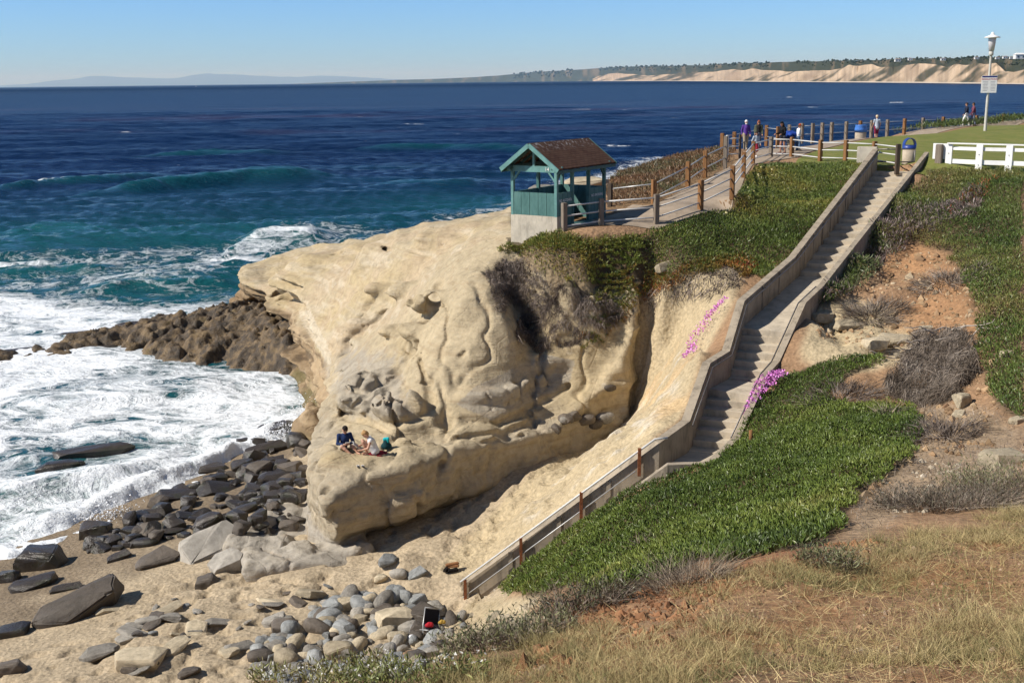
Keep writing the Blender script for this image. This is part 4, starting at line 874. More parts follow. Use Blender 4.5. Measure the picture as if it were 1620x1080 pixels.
def wall_strip(P, th, side, bottoms, name, ext=0.0):
    """parapet along a polyline of top points; th to the given side; coping is a separate part"""
    P = np.array(P); n = len(P); off = []
    for i in range(n):
        d1 = P[min(i + 1, n - 1), :2] - P[max(i - 1, 0), :2]
        ds = []
        for j in (i - 1, i):
            if 0 <= j < n - 1: e = P[j + 1, :2] - P[j, :2]; ds.append(np.array([-e[1], e[0]]) / np.linalg.norm(e))
        v = sum(ds); v = v / np.linalg.norm(v); v = v / max(.5, float(np.dot(v, ds[0]))); off.append(v * side * th)
    off = np.array(off); mb = MB(); cp = MB()
    for tgt, z0, z1, o0, o1 in ((mb, None, -.075, .015, .985), (cp, -.077, 0.0, -.05, 1.05)):
        vs = []
        for i in range(n):
            A = P[i, :2] + off[i] * o0; B = P[i, :2] + off[i] * o1; zb = bottoms[i] if z0 is None else P[i, 2] + z0; zt_ = P[i, 2] + z1
            vs += [(A[0], A[1], zb), (A[0], A[1], zt_), (B[0], B[1], zt_), (B[0], B[1], zb)]
        fs = []
        for i in range(n - 1):
            q = 4 * i
            for s in range(4): fs.append((q + s, q + (s + 1) % 4, q + 4 + (s + 1) % 4, q + 4 + s))
        fs += [(0, 3, 2, 1), (4 * n - 4, 4 * n - 3, 4 * n - 2, 4 * n - 1)]
        tgt.add(vs, fs)
    w_ = under(mb.build(name, M_CONC), st); c_ = cp.build('coping', M_COPE); c_.parent = w_; c_.matrix_parent_inverse = w_.matrix_parent_inverse.copy()
    return off
lb = [z - .55 for z in zt]
sgn = 1 if np.cross(np.append(LW[1, :2] - LW[0, :2], 0), np.append(RW[1, :2] - LW[0, :2], 0))[2] > 0 else -1
# left wall: full height, inner face rises from the steps
offL = wall_strip(LW, .26, sgn, lb, 'parapet_wall')
RWb = [11.0, 8.1, 7.4, 6.1, 6.0, 4.9, 4.7, 4.7, .6]
offR = wall_strip(RW, .2, sgn, RWb, 'parapet_wall')
# end block at the head of the left wall
e0 = LW[0, :2] - LW[1, :2]; e0 = e0 / np.linalg.norm(e0); nl = np.array([-e0[1], e0[0]])
c0 = LW[0, :2] + e0 * .16 + nl * .28
under(MB().box((c0[0], c0[1], 11.95), (.3, .95, 1.36), math.atan2(e0[1], e0[0])).build('end_block', M_WHCON, None, .015), st)
# shallow pilasters on the inside of the left wall, steel handrails
for k in (0, 1, 2, 4, 6):
    a, b = LW[k] + np.append(offL[k] * 1.0, 0), LW[k + 1] + np.append(offL[k + 1] * 1.0, 0); L_ = np.linalg.norm(b - a); m = int(L_ / 1.5)
    for i in range(1, m):
        p = a + (b - a) * i / m; e = (b - a)[:2] / np.linalg.norm((b - a)[:2]); zb = zt[k] + (zt[k + 1] - zt[k]) * i / m - .2
        under(MB().box((p[0], p[1], (p[2] - .1 + zb) / 2), (.12, .05, p[2] - .1 - zb), math.atan2(e[1], e[0])).build('pilaster', M_CONC), st)
hl_ = [LW[i] + np.append(offL[i] * 1.28, -.2) for i in range(6)]
hl_[0] = hl_[0] + np.append(e0 * .1, 0)
under(MB().tube(hl_, .026, 8).build('handrail', M_STEEL), st)
hr_ = [RW[i] + np.append(-offR[i] * .35 * 0 + offR[i] * -.3, -.12) for i in range(1, 6)]
under(MB().tube(hr_, .024, 8).build('handrail', M_STEEL), st)
# lower flight: white pipe rail on rusty posts
A6, A7 = LW[6] + np.append(offL[6] * 1.15, 0), LW[7] + np.append(offL[7] * 1.15, 0)
A6[:2] = LW[6, :2] + np.array([-.1, -.34]); A7[:2] = LW[7, :2] + np.array([-.05, -.34])
d7 = A7 - A6
under(MB().tube([A6 + np.array([.45, .12, .06]), A6 + np.array([.1, .02, .06]), A7 + np.array([-.05, 0, .06])], .03, 8).build('handrail', M_WPIPE), st)
under(MB().tube([A6 + d7 * .08 + np.array([0, 0, -.5]), A7 + np.array([0, 0, -.42])], .016, 6).build('lower_rail', M_GALV), st)
for t in (.06, .36, .68, .985):
    p = A6 + d7 * t; under(MB().box((p[0], p[1], p[2] - .33), (.085, .085, .78)).build('rail_post', M_RUST), st)
# cross bars closing the head of the stairs
pA = LW[0] + np.append(offL[0], 0); pB = RW[0]
under(MB().tube([pA + np.array([0, .1, -.1]), pA + np.array([1.75, -.2, -.1])], .03, 8).tube([pA + np.array([0, .1, -.72]), pA + np.array([1.75, -.2, -.72])], .03, 8).tube([pA + np.array([1.75, -.2, -.1]), pA + np.array([1.75, -.2, -1.1])], .03, 8).build('top_barrier', M_STEEL), st)
# ------------------------------------------------------------------ paths and lawn as draped sheets
def resample(P, n):
    P = np.array(P, float); s = np.r_[0, np.cumsum(np.linalg.norm(np.diff(P[:, :2], axis=0), axis=1))]; t = np.linspace(0, s[-1], n)
    return np.stack([np.interp(t, s, P[:, 0]), np.interp(t, s, P[:, 1])], -1)
def drape(name, A, B, n, m, dz, mat, kind='structure'):
    A, B = resample(A, n), resample(B, n); t = np.linspace(0, 1, m)[None, :, None]
    P = A[:, None] * (1 - t) + B[:, None] * t; z = ground_z(P[..., 0], P[..., 1]) + dz
    o = mesh_np(name, np.concatenate([P, z[..., None]], -1).reshape(-1, 3), None, mat, None, True, None, None, grid_faces(m, n)); tag(o, kind=kind); return o
rampA = [pz(*t) for t in [(885, 367, 10.15), (951, 364, 10.2), (1038, 358, 10.35), (1108, 333, 10.75), (1158, 309, 11.2), (1176, 283, 11.4), (1191, 262, 11.6), (1219, 254, 11.65)]]
rampB = [pz(*t) for t in [(965, 337, 10.2), (1000, 335, 10.25), (1036, 330, 10.5), (1075, 308, 10.8), (1098, 292, 11.1), (1122, 279, 11.4), (1150, 262, 11.6), (1172, 248, 11.7)]]
rampA[0] = np.array([1.75, 44.7, 0]); rampB[0] = np.array([3.2, 46.9, 0])
RAMP = [tuple(q[:2]) for q in rampA] + [tuple(q[:2]) for q in rampB[::-1]]
drape('ramp_path', rampA, rampB, 110, 14, .03, M_PATH)
proA = [pz(u, v, 11.7) for u, v in [(1219, 254), (1262, 251), (1300, 240), (1345, 230), (1420, 221), (1500, 215), (1620, 206), (1760, 197)]]
proB = [pz(u, v, 11.7) for u, v in [(1172, 248), (1200, 231), (1230, 228), (1268, 223), (1315, 220), (1360, 216.5), (1460, 210.5), (1600, 203), (1760, 194)]]
drape('promenade', proA, proB, 160, 12, .034, M_PATH)
lm = MT('lawn_grass', .9, .1); lm.base(lm.ramp(lm.noise(1.1, 9, .75), [(.3, (.12, .145, .035)), (.5, (.17, .185, .05)), (.68, (.24, .205, .08))])); lm.bump(lm.noise(30, 4, .7), .7, .05)
LN_A = [pz(u, v, 11.7) for u, v in [(1262, 253), (1300, 242), (1345, 232), (1420, 223), (1500, 217), (1620, 208), (1760, 199)]]; LN_B = [pz(u, v, 11.68) for u, v in [(1258, 258), (1300, 262), (1345, 266), (1400, 270), (1470, 276), (1550, 278), (1640, 282), (1760, 286)]]
drape('lawn', LN_A, LN_B, 160, 50, .045, lm.m)
# ------------------------------------------------------------------ fences
def post_mesh(s, h, n=7):
    mb = MB(); mb.box((0, 0, h / 2 - .1), (s, s, h + .2)); return mb
def fence(label, posts, hs, mats, rails, r, rmat, size=.19, heights=None, name='fence', skip=()):
    P = [np.array(p, float) for p in posts]; root = empty(name, P[0]); tag(root, label, 'fence'); o0 = P[0]
    for i, p in enumerate(P):
        h = heights[i] if heights else hs
        d = P[min(i + 1, len(P) - 1)] - P[max(i - 1, 0)]
        q = MB().box((p[0] - o0[0], p[1] - o0[1], p[2] - o0[2] + h / 2 - .12), (size, size, h + .24), math.atan2(d[1], d[0]) + random.uniform(-.06, .06)).build('post', mats[i % len(mats)], root, .012)
    for z in rails:
        for i, (a, b) in enumerate(zip(P[:-1], P[1:])):
            if i in skip: continue
            MB().tube([a - o0 + np.array([0, 0, z]), b - o0 + np.array([0, 0, z])], r, 7).build('rail', rmat, root)
    return root
B_, G_, D_ = M_WOODB, M_WOODG, M_WOODD
fence('timber fence with white pipe rails running from the shelter along the landward ramp edge', [np.array([2.1, 44.55, 10.14])] + [pz(*t) for t in [(951, 361, 10.2), (1038, 355, 10.35), (1108, 331, 10.75), (1158, 307, 11.2), (1176, 281, 11.4), (1191, 260, 11.6), (1219, 251, 11.65), (1252, 252, 11.65), (1297, 258, 11.62), (1337, 259, 11.65), (1382, 262, 11.65), (1419, 268, 11.65)]],
      1.2, [G_, G_, G_, B_, B_, B_, B_, G_, B_, B_, B_, B_, D_], (.28, .68, 1.06), .032, M_WPIPE)
fence('timber post fence with dull pipe rails on the seaward side of the ramp', [pz(*t) for t in [(965, 334, 10.2), (1034, 327, 10.5), (1088, 298, 11.0), (1115, 279, 11.35), (1147, 262, 11.6)]], 1.2, [D_, B_, B_, B_, G_], (.4, 1.0), .03, M_GALV, heights=[1.25, 1.2, 1.25, 1.25, 1.5])
fence('short white pipe barrier between two posts at the top of the ramp', [pz(*t) for t in [(1150, 250, 11.7), (1170, 249, 11.7)]], 1.25, [M_WPIPE, D_], (.2, .62, 1.05), .035, M_WPIPE, size=.12)
sp_ = [pz(u, v, 11.7) for u, v in [(1142, 243), (1161, 240), (1212, 226), (1230, 229), (1248, 225), (1268, 222), (1285, 222), (1300, 221), (1315, 220), (1338, 218.5), (1360, 217), (1378, 216), (1403, 214.5), (1430, 212.5), (1459, 211), (1491, 209), (1543, 206), (1586, 204), (1632, 201.5), (1680, 199)]]
fence('long timber post fence with thin rails along the sea edge of the promenade', sp_, 1.18, [B_, B_, B_, B_, G_, G_, G_, G_, G_, G_, B_, G_, G_, B_, G_, B_, B_, B_, B_, B_], (.42, 1.0), .022, M_GALV, size=.2)
# white board fence
wf = [pz(u, v, 11.68) for u, v in [(1500, 269), (1548, 271.5), (1595, 273), (1646, 275), (1700, 277)]]
wr = empty('fence', wf[0]); tag(wr, 'white painted board fence with bolted flat posts at the lawn edge', 'fence'); o0 = wf[0]
dv = (wf[3] - wf[0]); ang = math.atan2(dv[1], dv[0])
nf = np.array([math.sin(ang), -math.cos(ang), 0])
for p in wf:
    q = p - o0; b_ = MB().box((q[0] + nf[0] * .05, q[1] + nf[1] * .05, .56), (.3, .08, 1.32), ang).build('post', M_WHITE, wr, .008)
    for z in (.3, .78): 
        c = MB().tube([q + nf * .085 + np.array([0, 0, z]), q + nf * .115 + np.array([0, 0, z])], .022, 8).build('bolt', M_STEEL, b_)
for z, h in ((1.02, .16), (.42, .2)):
    for a, b in zip(wf[:-1], wf[1:]): MB().beam(a - o0 - nf * .02 + np.array([0, 0, z]), b - o0 - nf * .02 + np.array([0, 0, z]), .06, h).build('board', M_WHITE, wr)
MB().beam(wf[0] - o0 + np.array([-.1, 0, 1.245]), wf[-1] - o0 + np.array([0, 0, 1.245]), .26, .05).build('cap_rail', M_WHITE, wr)
dxy = dv / np.linalg.norm(dv)
MB().beam(-dxy * .78 + np.array([0, 0, .86]) - nf * .02, np.array([0, 0, .86]) - nf * .02, .07, .72).build('end_board', M_WHITE, wr)
gp = wf[0] - dxy * .42 + nf * .16
MB().box((0, 0, .5), (.3, .24, 1.38), ang).build('grey_post', M_WOODG, None, .02)
g_ = bpy.data.objects['grey_post']; g_.name = 'wooden_post'; g_.location = gp; tag(g_, 'weathered grey wooden post standing against the left end of the white fence', 'post')
# ------------------------------------------------------------------ shelter
ax = np.array([.83, -.56]); ax /= np.linalg.norm(ax); by_ = np.array([-ax[1], ax[0]])
SF = 10.2; FR = np.array([1.81, 44.86])
def sl_(a, b, z): p = -a * ax * 0 + FR - ax * (2.05 - a) + by_ * b; return np.array([p[0], p[1], z])    # a across the front, b back along the side
sh = empty('shelter', sl_(1, 1.9, SF)); tag(sh, 'open teal timber shelter with brown shingle roof on a pale concrete plinth', 'shelter')
def S_(mb, name, mat, bev=0.0, parent=None):
    o = mb.build(name, mat, None, bev); under(o, sh if parent is None else parent)
    if parent is not None: o.matrix_parent_inverse = parent.matrix_parent_inverse.copy()
    return o
sa = math.atan2(ax[1], ax[0]); LB = 3.8; WB = 2.05; WT = 11.67; PT = 12.62
def sbox(a, b, z, size): p = sl_(a, b, z); return MB().box(p, size, sa)
S_(sbox(WB / 2, LB / 2, SF - .02, (WB + .1, LB + .1, .12)), 'floor_slab', M_PATH)
S_(sbox(WB / 2, .06, (9.35 + 10.76) / 2, (WB + .16, .26, 10.76 - 9.35)), 'plinth', M_WHCON, .01)
S_(sbox(.0, LB / 2 + .1, (9.2 + 10.7) / 2, (.2, LB, 1.5)), 'plinth', M_WHCON, .01)
def panel(a0, b0, a1, b1, z0, z1, name='wall_panel', boards=6):
    p, q = sl_(a0, b0, 0), sl_(a1, b1, 0); d = q - p; L_ = np.linalg.norm(d); d = d / L_; mb = MB(); an = math.atan2(d[1], d[0])
    for i in range(boards):
        c = p + d * L_ * (i + .5) / boards; mb.box((c[0], c[1], (z0 + z1) / 2), (L_ / boards - .012, .05 + .006 * (i % 2), z1 - z0), an)
    o = S_(mb, name, M_TEAL, .004)
    c = (p + q) / 2; S_(MB().box((c[0], c[1], z1 + .03), (L_ + .08, .15, .06), an), 'cap_board', M_TEALT, 0, o)
    return o
panel(.02, -.02, WB - .02, -.02, 10.765, WT, boards=5)
panel(0, .1, 0, LB - .05, 10.71, WT, boards=9)
panel(.05, LB, WB - .05, LB, SF + .05, WT, boards=5)
pr = panel(WB, .08, WB, 1.15, SF + .06, WT, boards=3); pr2 = panel(WB, 2.55, WB, LB - .08, SF + .06, WT, boards=3)
for a, b in ((0, 0), (WB, 0), (0, LB), (WB, LB), (WB, 1.2), (WB, 2.5), (0, LB / 2)):
    S_(sbox(a, b, (SF + PT) / 2 + (.15 if b == 0 else 0), (.13, .13, PT - SF - (.3 if b == 0 else 0) + .0)), 'post', M_TEAL if b else M_TEALT, .008)
# beams, braces, gable truss
for b in (0, LB):
    S_(MB().beam(sl_(-.3, b - .02, PT - .02), sl_(WB + .3, b - .02, PT - .02), .09, .24), 'tie_beam', M_TEALT if b == 0 else M_TEAL)
    S_(sbox(WB / 2, b - .02, PT + .42, (.09, .08, .7)), 'king_post', M_TEALT if b == 0 else M_TEAL)
for a in (0, WB): S_(MB().beam(sl_(a, -.3, PT + .045), sl_(a, LB + .3, PT + .045), .12, .16), 'wall_plate', M_TEALD)
for a, s in ((0, 1), (WB, -1)):
    S_(MB().beam(sl_(a + s * .03, -.02, PT - .5), sl_(a + s * .36, -.02, PT - .1), .07, .07), 'brace', M_TEALT)
S_(MB().beam(sl_(WB, .03, PT - .5), sl_(WB, .36, PT - .05), .07, .07), 'brace', M_TEALD); S_(MB().beam(sl_(WB, LB - .03, PT - .5), sl_(WB, LB - .36, PT - .05), .07, .07), 'brace', M_TEALD)
EZ, RZ, OV = 12.52, 13.5, .32; R0, R1 = -.38, LB + .42
shg = MT('brown_shingles', .9, .12); bt = shg.n('ShaderNodeTexBrick'); bt.inputs['Scale'].default_value = 1.0; bt.inputs['Mortar Size'].default_value = .012; bt.inputs['Brick Width'].default_value = .32; bt.inputs['Row Height'].default_value = .13
bt.inputs['Color1'].default_value = (.085, .042, .027, 1); bt.inputs['Color2'].default_value = (.125, .066, .043, 1); bt.inputs['Mortar'].default_value = (.03, .016, .012, 1)
uvn = shg.attr('RoofUV', 'Vector'); shg.link(uvn, bt.inputs['Vector'])
dropm = shg.math('MULTIPLY', shg.ramp(shg.noise(7, 6, .7), [(.54, 0.0), (.62, 1.0)]), shg.attr('RidgeDist'))
g = shg.mix(shg.ramp(shg.noise(1.5, 6, .7), [(.35, 0.0), (.75, .55)]), bt.outputs['Color'], (.17, .10, .065)); g = shg.mix(dropm, g, (.55, .53, .5)); shg.base(g); shg.bump(bt.outputs['Fac'], -.6, .02)
def roof_side(sgn_, nm):
    n1_, n2_ = 40, 24; vs = []; uv = []; rd = []
    for j in range(n2_):
        t = j / (n2_ - 1); 
        for i in range(n1_):
            s = i / (n1_ - 1); a = WB / 2 + sgn_ * (WB / 2 + OV) * t; p = sl_(a, R0 + (R1 - R0) * s, RZ + .1 + (EZ + .1 - RZ - .1) * t)
            vs.append(p); uv.append((s * 4.6, t * 1.7, 0)); rd.append(max(0, 1 - t * 2.6) if sgn_ > 0 else .5)
    vs = np.array(vs); q = grid_faces(n1_, n2_); nv = len(vs)
    me = mesh_np(nm, vs, None, shg.m, None, False, None, {'RidgeDist': rd}, q if sgn_ > 0 else q[:, ::-1])
    a_ = me.data.attributes.new('RoofUV', 'FLOAT_VECTOR', 'POINT'); a_.data.foreach_set('vector', np.array(uv, np.float32).ravel())
    md = me.modifiers.new('thick', 'SOLIDIFY'); md.thickness = .06; md.offset = 0
    return under(me, sh)
for s_, n_ in ((1, 'roof_slope'), (-1, 'roof_slope')): roof_side(s_, n_)
for s_ in (-1, 1):
    a1 = WB / 2 + s_ * (WB / 2 + OV)
    for b in (R0 - .02, R1 + .02): S_(MB().beam(sl_(WB / 2, b, RZ + .045), sl_(a1, b, EZ + .045), .05, .17, (0, 0, 1)), 'barge_board', M_TEALT if b < 0 else M_TEAL)
    S_(MB().beam(sl_(a1 - s_ * .02, R0, EZ + .0), sl_(a1 - s_ * .02, R1, EZ + .0), .05, .12), 'fascia', M_TEALD)
    for i in range(7):
        b = R0 + .3 + i * (R1 - R0 - .6) / 6; S_(MB().beam(sl_(WB / 2, b, RZ + .0), sl_(a1, b, EZ + .0), .05, .09), 'rafter', M_TEALD)
S_(sbox(.35, LB / 2, SF + .47, (.45, LB - .5, .05)), 'bench_seat', M_TEAL); 
for b in (.5, LB / 2, LB - .5): S_(sbox(.35, b, SF + .24, (.35, .08, .42)), 'bench_leg', M_TEALD)
S_(sbox(WB + .05, 1.85, SF + .1, (.5, 1.1, .16)), 'step_block', M_TEALT)
def text(s, size, loc, rz, mat, name, root=None, tilt=math.pi / 2, ext=.003):
    cu = bpy.data.curves.new(name, 'FONT'); cu.body = s; cu.size = size; cu.extrude = ext; cu.align_x = 'CENTER'; cu.align_y = 'CENTER'
    t = bpy.data.objects.new(name, cu); COL.objects.link(t); dg = bpy.context.evaluated_depsgraph_get(); me = bpy.data.meshes.new_from_object(t.evaluated_get(dg))
    bpy.data.objects.remove(t); o = bpy.data.objects.new(name, me); COL.objects.link(o); me.materials.clear(); me.materials.append(mat)
    o.location = [float(c) for c in loc]; o.rotation_euler = (tilt, 0, rz)
    if root is not None: bpy.context.view_layer.update(); o.parent = root; o.matrix_parent_inverse = root.matrix_world.inverted()
    return o
text('14', .2, sl_(WB - .38, -.082, PT - .02), sa, M_WHITE, 'number', sh)
sb_ = math.atan2(by_[1], by_[0])
text('NO ALCOHOL', .15, sl_(WB + .045, .62, 11.36), sb_, M_WHITE, 'lettering', sh); text('NO SMOKING', .15, sl_(WB + .045, 3.15, 11.36), sb_, M_WHITE, 'lettering', sh)
# ------------------------------------------------------------------ lamp post and its notice
lp = pz(1557, 223, 11.7); lamp = empty('street_lamp', lp); tag(lamp, 'tall pale lamp post on the lawn with a white lantern under a flat round cap', 'street lamp')
M_LP = simple('lamp_post_paint', (.52, .50, .44), .6, .35, .15); M_LG = simple('lamp_glass', (.62, .60, .62), .3, .5, .1)
MB().lathe([(.16, 0), (.16, .12), (.115, .25), (.10, .6), (.075, 5.55), (.075, 5.6), (.0, 5.6)], n=16).build('pole', M_LP, lamp)
hd = MB().lathe([(.0, 5.58), (.13, 5.58), (.15, 5.66), (.15, 5.84), (.12, 5.86), (.0, 5.86)], n=18).build('lamp_base', M_LP, lamp)
MB().lathe([(.0, 5.86), (.17, 5.87), (.24, 6.5), (.25, 6.72), (.0, 6.72)], n=20).build('lantern', M_LG, lamp)
MB().lathe([(.0, 6.7), (.50, 6.72), (.51, 6.76), (.25, 6.86), (.12, 6.92), (.1, 7.02), (.05, 7.08), (.0, 7.09)], n=24).build('cap', M_WHITE, lamp)
sg = empty('sign', (lp[0] - .02, lp[1] - .12, lp[2] + 3.72)); tag(sg, 'white regulations notice with dark blue top band and red heading on the lamp post', 'sign'); sg.rotation_euler = (0, 0, -.15)
M_SB = simple('sign_blue', (.02, .035, .17), .5, .3, .1); M_SR = simple('sign_red', (.45, .03, .04), .5, .3, .1); M_ST = simple('sign_grey_text', (.25, .24, .28), .5, .3, .1)
MB().box((0, 0, 0), (1.0, .025, 1.12)).build('panel', M_WHITE, sg, .01); MB().box((0, -.014, .5), (.96, .006, .1)).build('top_band', M_SB, sg)
h_ = text('REGULATIONS', .15, (0, -.016, .33), 0, M_SR, 'heading'); h_.parent = sg
for cx in (-.24, .24):
    for i in range(7):
        MB().box((cx + (random.random() - .5) * .05, -.014, .17 - i * .095), (.36 - random.random() * .1, .006, .022)).build('text_line', M_ST, sg)
MB().box((0, .03, .2), (.3, .04, .04)).build('bracket', M_GALV, sg)
# ------------------------------------------------------------------ litter bins
M_CAN = concrete('bin_concrete', (.45, .38, .29), .2); M_BLUE = simple('blue_liner', (.06, .19, .55), .5, .4, .2, 8, .3); M_BLUE2 = simple('blue_plastic_lid', (.02, .05, .24), .4, .4, .15)
p = pz(1361, 223, 11.7); bn = empty('litter_bin', p); tag(bn, 'round tan concrete litter bin with pale blue liner on the promenade', 'litter bin')
MB().lathe([(0, 0), (.36, 0), (.38, .06), (.38, .72), (.36, .78), (.31, .78), (.31, .72), (0, .72)], n=24).build('drum', M_CAN, bn); MB().lathe([(.30, .7), (.35, .78), (.405, .62), (.415, .6), (.42, .82), (.37, 1.04), (.40, 1.08), (.33, 1.06), (.28, .75)], n=26).build('liner', M_BLUE, bn)
p = pz(1440, 262, 11.7); p = p + np.array([0, .3, 0]); bn = empty('recycling_bin', p); tag(bn, 'round concrete bin with dark blue arched lid behind the stair head', 'recycling bin')
MB().lathe([(0, 0), (.29, 0), (.31, .05), (.31, .88), (0, .88)], n=24).build('drum', M_CAN, bn)
MB().lathe([(.33, .82), (.33, .98), (.26, .98), (.26, .82)], n=24).build('rim', M_BLUE2, bn)
ar = [(.28 * math.cos(t), 0, .98 + .34 * math.sin(t)) for t in np.linspace(0, math.pi, 13)]
mb = MB()
for a, b in zip(ar[:-1], ar[1:]): mb.beam(a, b, .34, .03, (0, 0, 1) if abs(a[0] + b[0]) > .02 or True else (0, 0, 1))
mb.build('arched_lid', M_BLUE2, bn)
print('built', round(time.time() - T0, 1))
# ------------------------------------------------------------------ plants
pr_ = np.random.default_rng(5)
leafm = MT('fleshy_leaf', .45, .4); leafm.base(leafm.attr('Col', 'Color')); leafm = leafm.m
drym = MT('dry_stem', .85, .1); drym.base(drym.attr('Col', 'Color')); drym = drym.m
petm = MT('petal', .6, .2); petm.base(petm.attr('Col', 'Color')); petm = petm.m
def samp(poly, dens, bounds, zf=None, extra=None):
    """random spots on the ground whose place lies inside a traced outline"""
    x0, x1, y0, y1 = bounds; n = int((x1 - x0) * (y1 - y0) * dens); x = pr_.uniform(x0, x1, n); y = pr_.uniform(y0, y1, n)
    z = (zf or ground_z)(x, y); u, v, w_ = proj(np.stack([x, y, z], -1)); 
    du = (fbm(np.stack([x, y, z], -1), .9, 3, 171) - .5) * 38 * 30 / y; dv_ = (fbm(np.stack([x, y, z], -1), .9, 3, 173) - .5) * 30 * 30 / y
    m = inpoly(u + du, v + dv_, poly)
    if extra is not None: m &= extra(x, y, z)
    return np.stack([x, y, z], -1)[m]
def nrm(P):
    e = .15; gx_ = (ground_z(P[:, 0] + e, P[:, 1]) - ground_z(P[:, 0] - e, P[:, 1])) / (2 * e); gy_ = (ground_z(P[:, 0], P[:, 1] + e) - ground_z(P[:, 0], P[:, 1] - e)) / (2 * e)
    n = np.stack([-gx_, -gy_, np.ones(len(P))], -1); n[:, :2] = np.clip(n[:, :2], -2, 2); return n / np.linalg.norm(n, axis=1)[:, None]
def kites(P, N, L, Wd, spread, col, lift=0.0, droop=0.0, curve=.25):
    """leaf-like kites, two folded faces each"""
    n = len(P); D = N + pr_.normal(0, 1, (n, 3)) * spread; D[:, 2] -= droop; D /= np.linalg.norm(D, axis=1)[:, None]
    S = np.cross(D, pr_.normal(0, 1, (n, 3))); S /= np.linalg.norm(S, axis=1)[:, None] + 1e-9; U = np.cross(S, D)
    L = L[:, None]; Wd = Wd[:, None]; b = P + N * lift
    a = b; m1 = b + D * L * .55 + S * Wd; m2 = b + D * L * .55 - S * Wd; t = b + D * L - U * L * curve
    V = np.stack([a, m1, t, m2], 1).reshape(-1, 3); i = np.arange(n)[:, None] * 4
    F = np.concatenate([i + [0, 1, 2], i + [0, 2, 3]]); return V, F, np.repeat(col, 4, 0)
def blades(P, N, L, Wd, spread, col, seg=2, bend=.5):
    n = len(P); D = N + pr_.normal(0, 1, (n, 3)) * spread; D /= np.linalg.norm(D, axis=1)[:, None]
    S = np.cross(D, pr_.normal(0, 1, (n, 3))); S /= np.linalg.norm(S, axis=1)[:, None] + 1e-9; B = pr_.normal(0, 1, (n, 3)); B[:, 2] = -.35; B *= bend
    rows_ = []; 
    for k in range(seg + 1):
        t = k / seg; c = P + D * (L * t)[:, None] + B * (L * t * t)[:, None]; w_ = (Wd * (1 - t * .92))[:, None]; rows_ += [c + S * w_, c - S * w_]
    V = np.stack(rows_, 1).reshape(-1, 3); i = np.arange(n)[:, None] * (2 * (seg + 1)); F = np.concatenate([i + [2 * k, 2 * k + 1, 2 * k + 3, 2 * k + 2] for k in range(seg)])
    return V, F, np.repeat(col, 2 * (seg + 1), 0)
def pal(P, cols, scale, seed, jit=.22):
    cols = np.array(cols); k = fbm(P, scale, 3, seed) * 1.5 - .25 + pr_.normal(0, .10, len(P)); k = np.clip(k, 0, .999) * (len(cols) - 1); i = k.astype(int); f = (k - i)[:, None]
    c = cols[i] * (1 - f) + cols[np.minimum(i + 1, len(cols) - 1)] * f
    return np.clip(c * (1 + pr_.normal(0, jit, (len(P), 1))), .004, 1)
def stuff(name, parts, mat, smooth=False, quad=False):
    V = np.concatenate([p[0] for p in parts]); C_ = np.concatenate([p[2] for p in parts]); o = 0; F = []
    for p in parts: F.append(p[1] + o); o += len(p[0])
    F = np.concatenate(F); ob = mesh_np(name, V, None if quad else F, mat, None, smooth, C_, None, F if quad else None); tag(ob, kind='stuff'); return ob
GR = [(.052, .08, .018), (.09, .132, .026), (.135, .18, .034), (.185, .22, .048), (.25, .235, .07)]
GRR = [(.06, .09, .02), (.115, .16, .032), (.18, .205, .045), (.30, .22, .05), (.25, .09, .03), (.06, .10, .02)]
not_stair = lambda x, y, z: polydist(x, y, STW) > .12
def iceplant(name, poly, bounds, dens, cols, L=(.07, .15), thick=.16, clump=1.0, pscale=2.2, extra=None, zf=None):
    P = samp(poly, dens, bounds, zf, extra or not_stair); N = nrm(P)
    hmp = fbm(P, .75, 3, 181); hm2 = fbm(P, .22, 2, 183)
    N2 = N * .6 + np.array([0, 0, .55]); lift = (hmp * .85 + hm2 * .35) * thick * clump
    P = P + N2 * lift[:, None] * pr_.uniform(.25, 1.0, len(P))[:, None]
    return kites(P, N2, pr_.uniform(*L, len(P)), pr_.uniform(.011, .02, len(P)), .62, pal(P, cols, pscale, 185))
low = iceplant('l', [(788, 936), (845, 858), (895, 834), (995, 770), (1050, 745), (1125, 735)] + GREENS['lower'][6:], (-2, 11, 13.5, 35), 900, GR, (.06, .13), .18)
stuff('ice_plant_slope', [low], leafm)
upper_x = lambda x, y, z: (polydist(x, y, STW) > .12) & (polydist(x, y, RAMP) > .12) & (polydist(x, y, [tuple(sl_(a, b, 0)[:2]) for a, b in ((-.4, -.3), (2.5, -.3), (2.5, 4), (-.4, 4))]) > .1) & (y < 59)
upp = iceplant('u', [(q if q not in ((1345, 262), (1300, 345), (1245, 405), (1200, 425)) else {(1345, 262): (1385, 258), (1300, 345): (1340, 320), (1245, 405): (1270, 408), (1200, 425): (1222, 445)}[q]) for q in GREENS['upper']], (-.5, 20, 40.5, 58), 560, GRR[:4], (.09, .18), .25, 1.0, 2.6, upper_x, top_z)
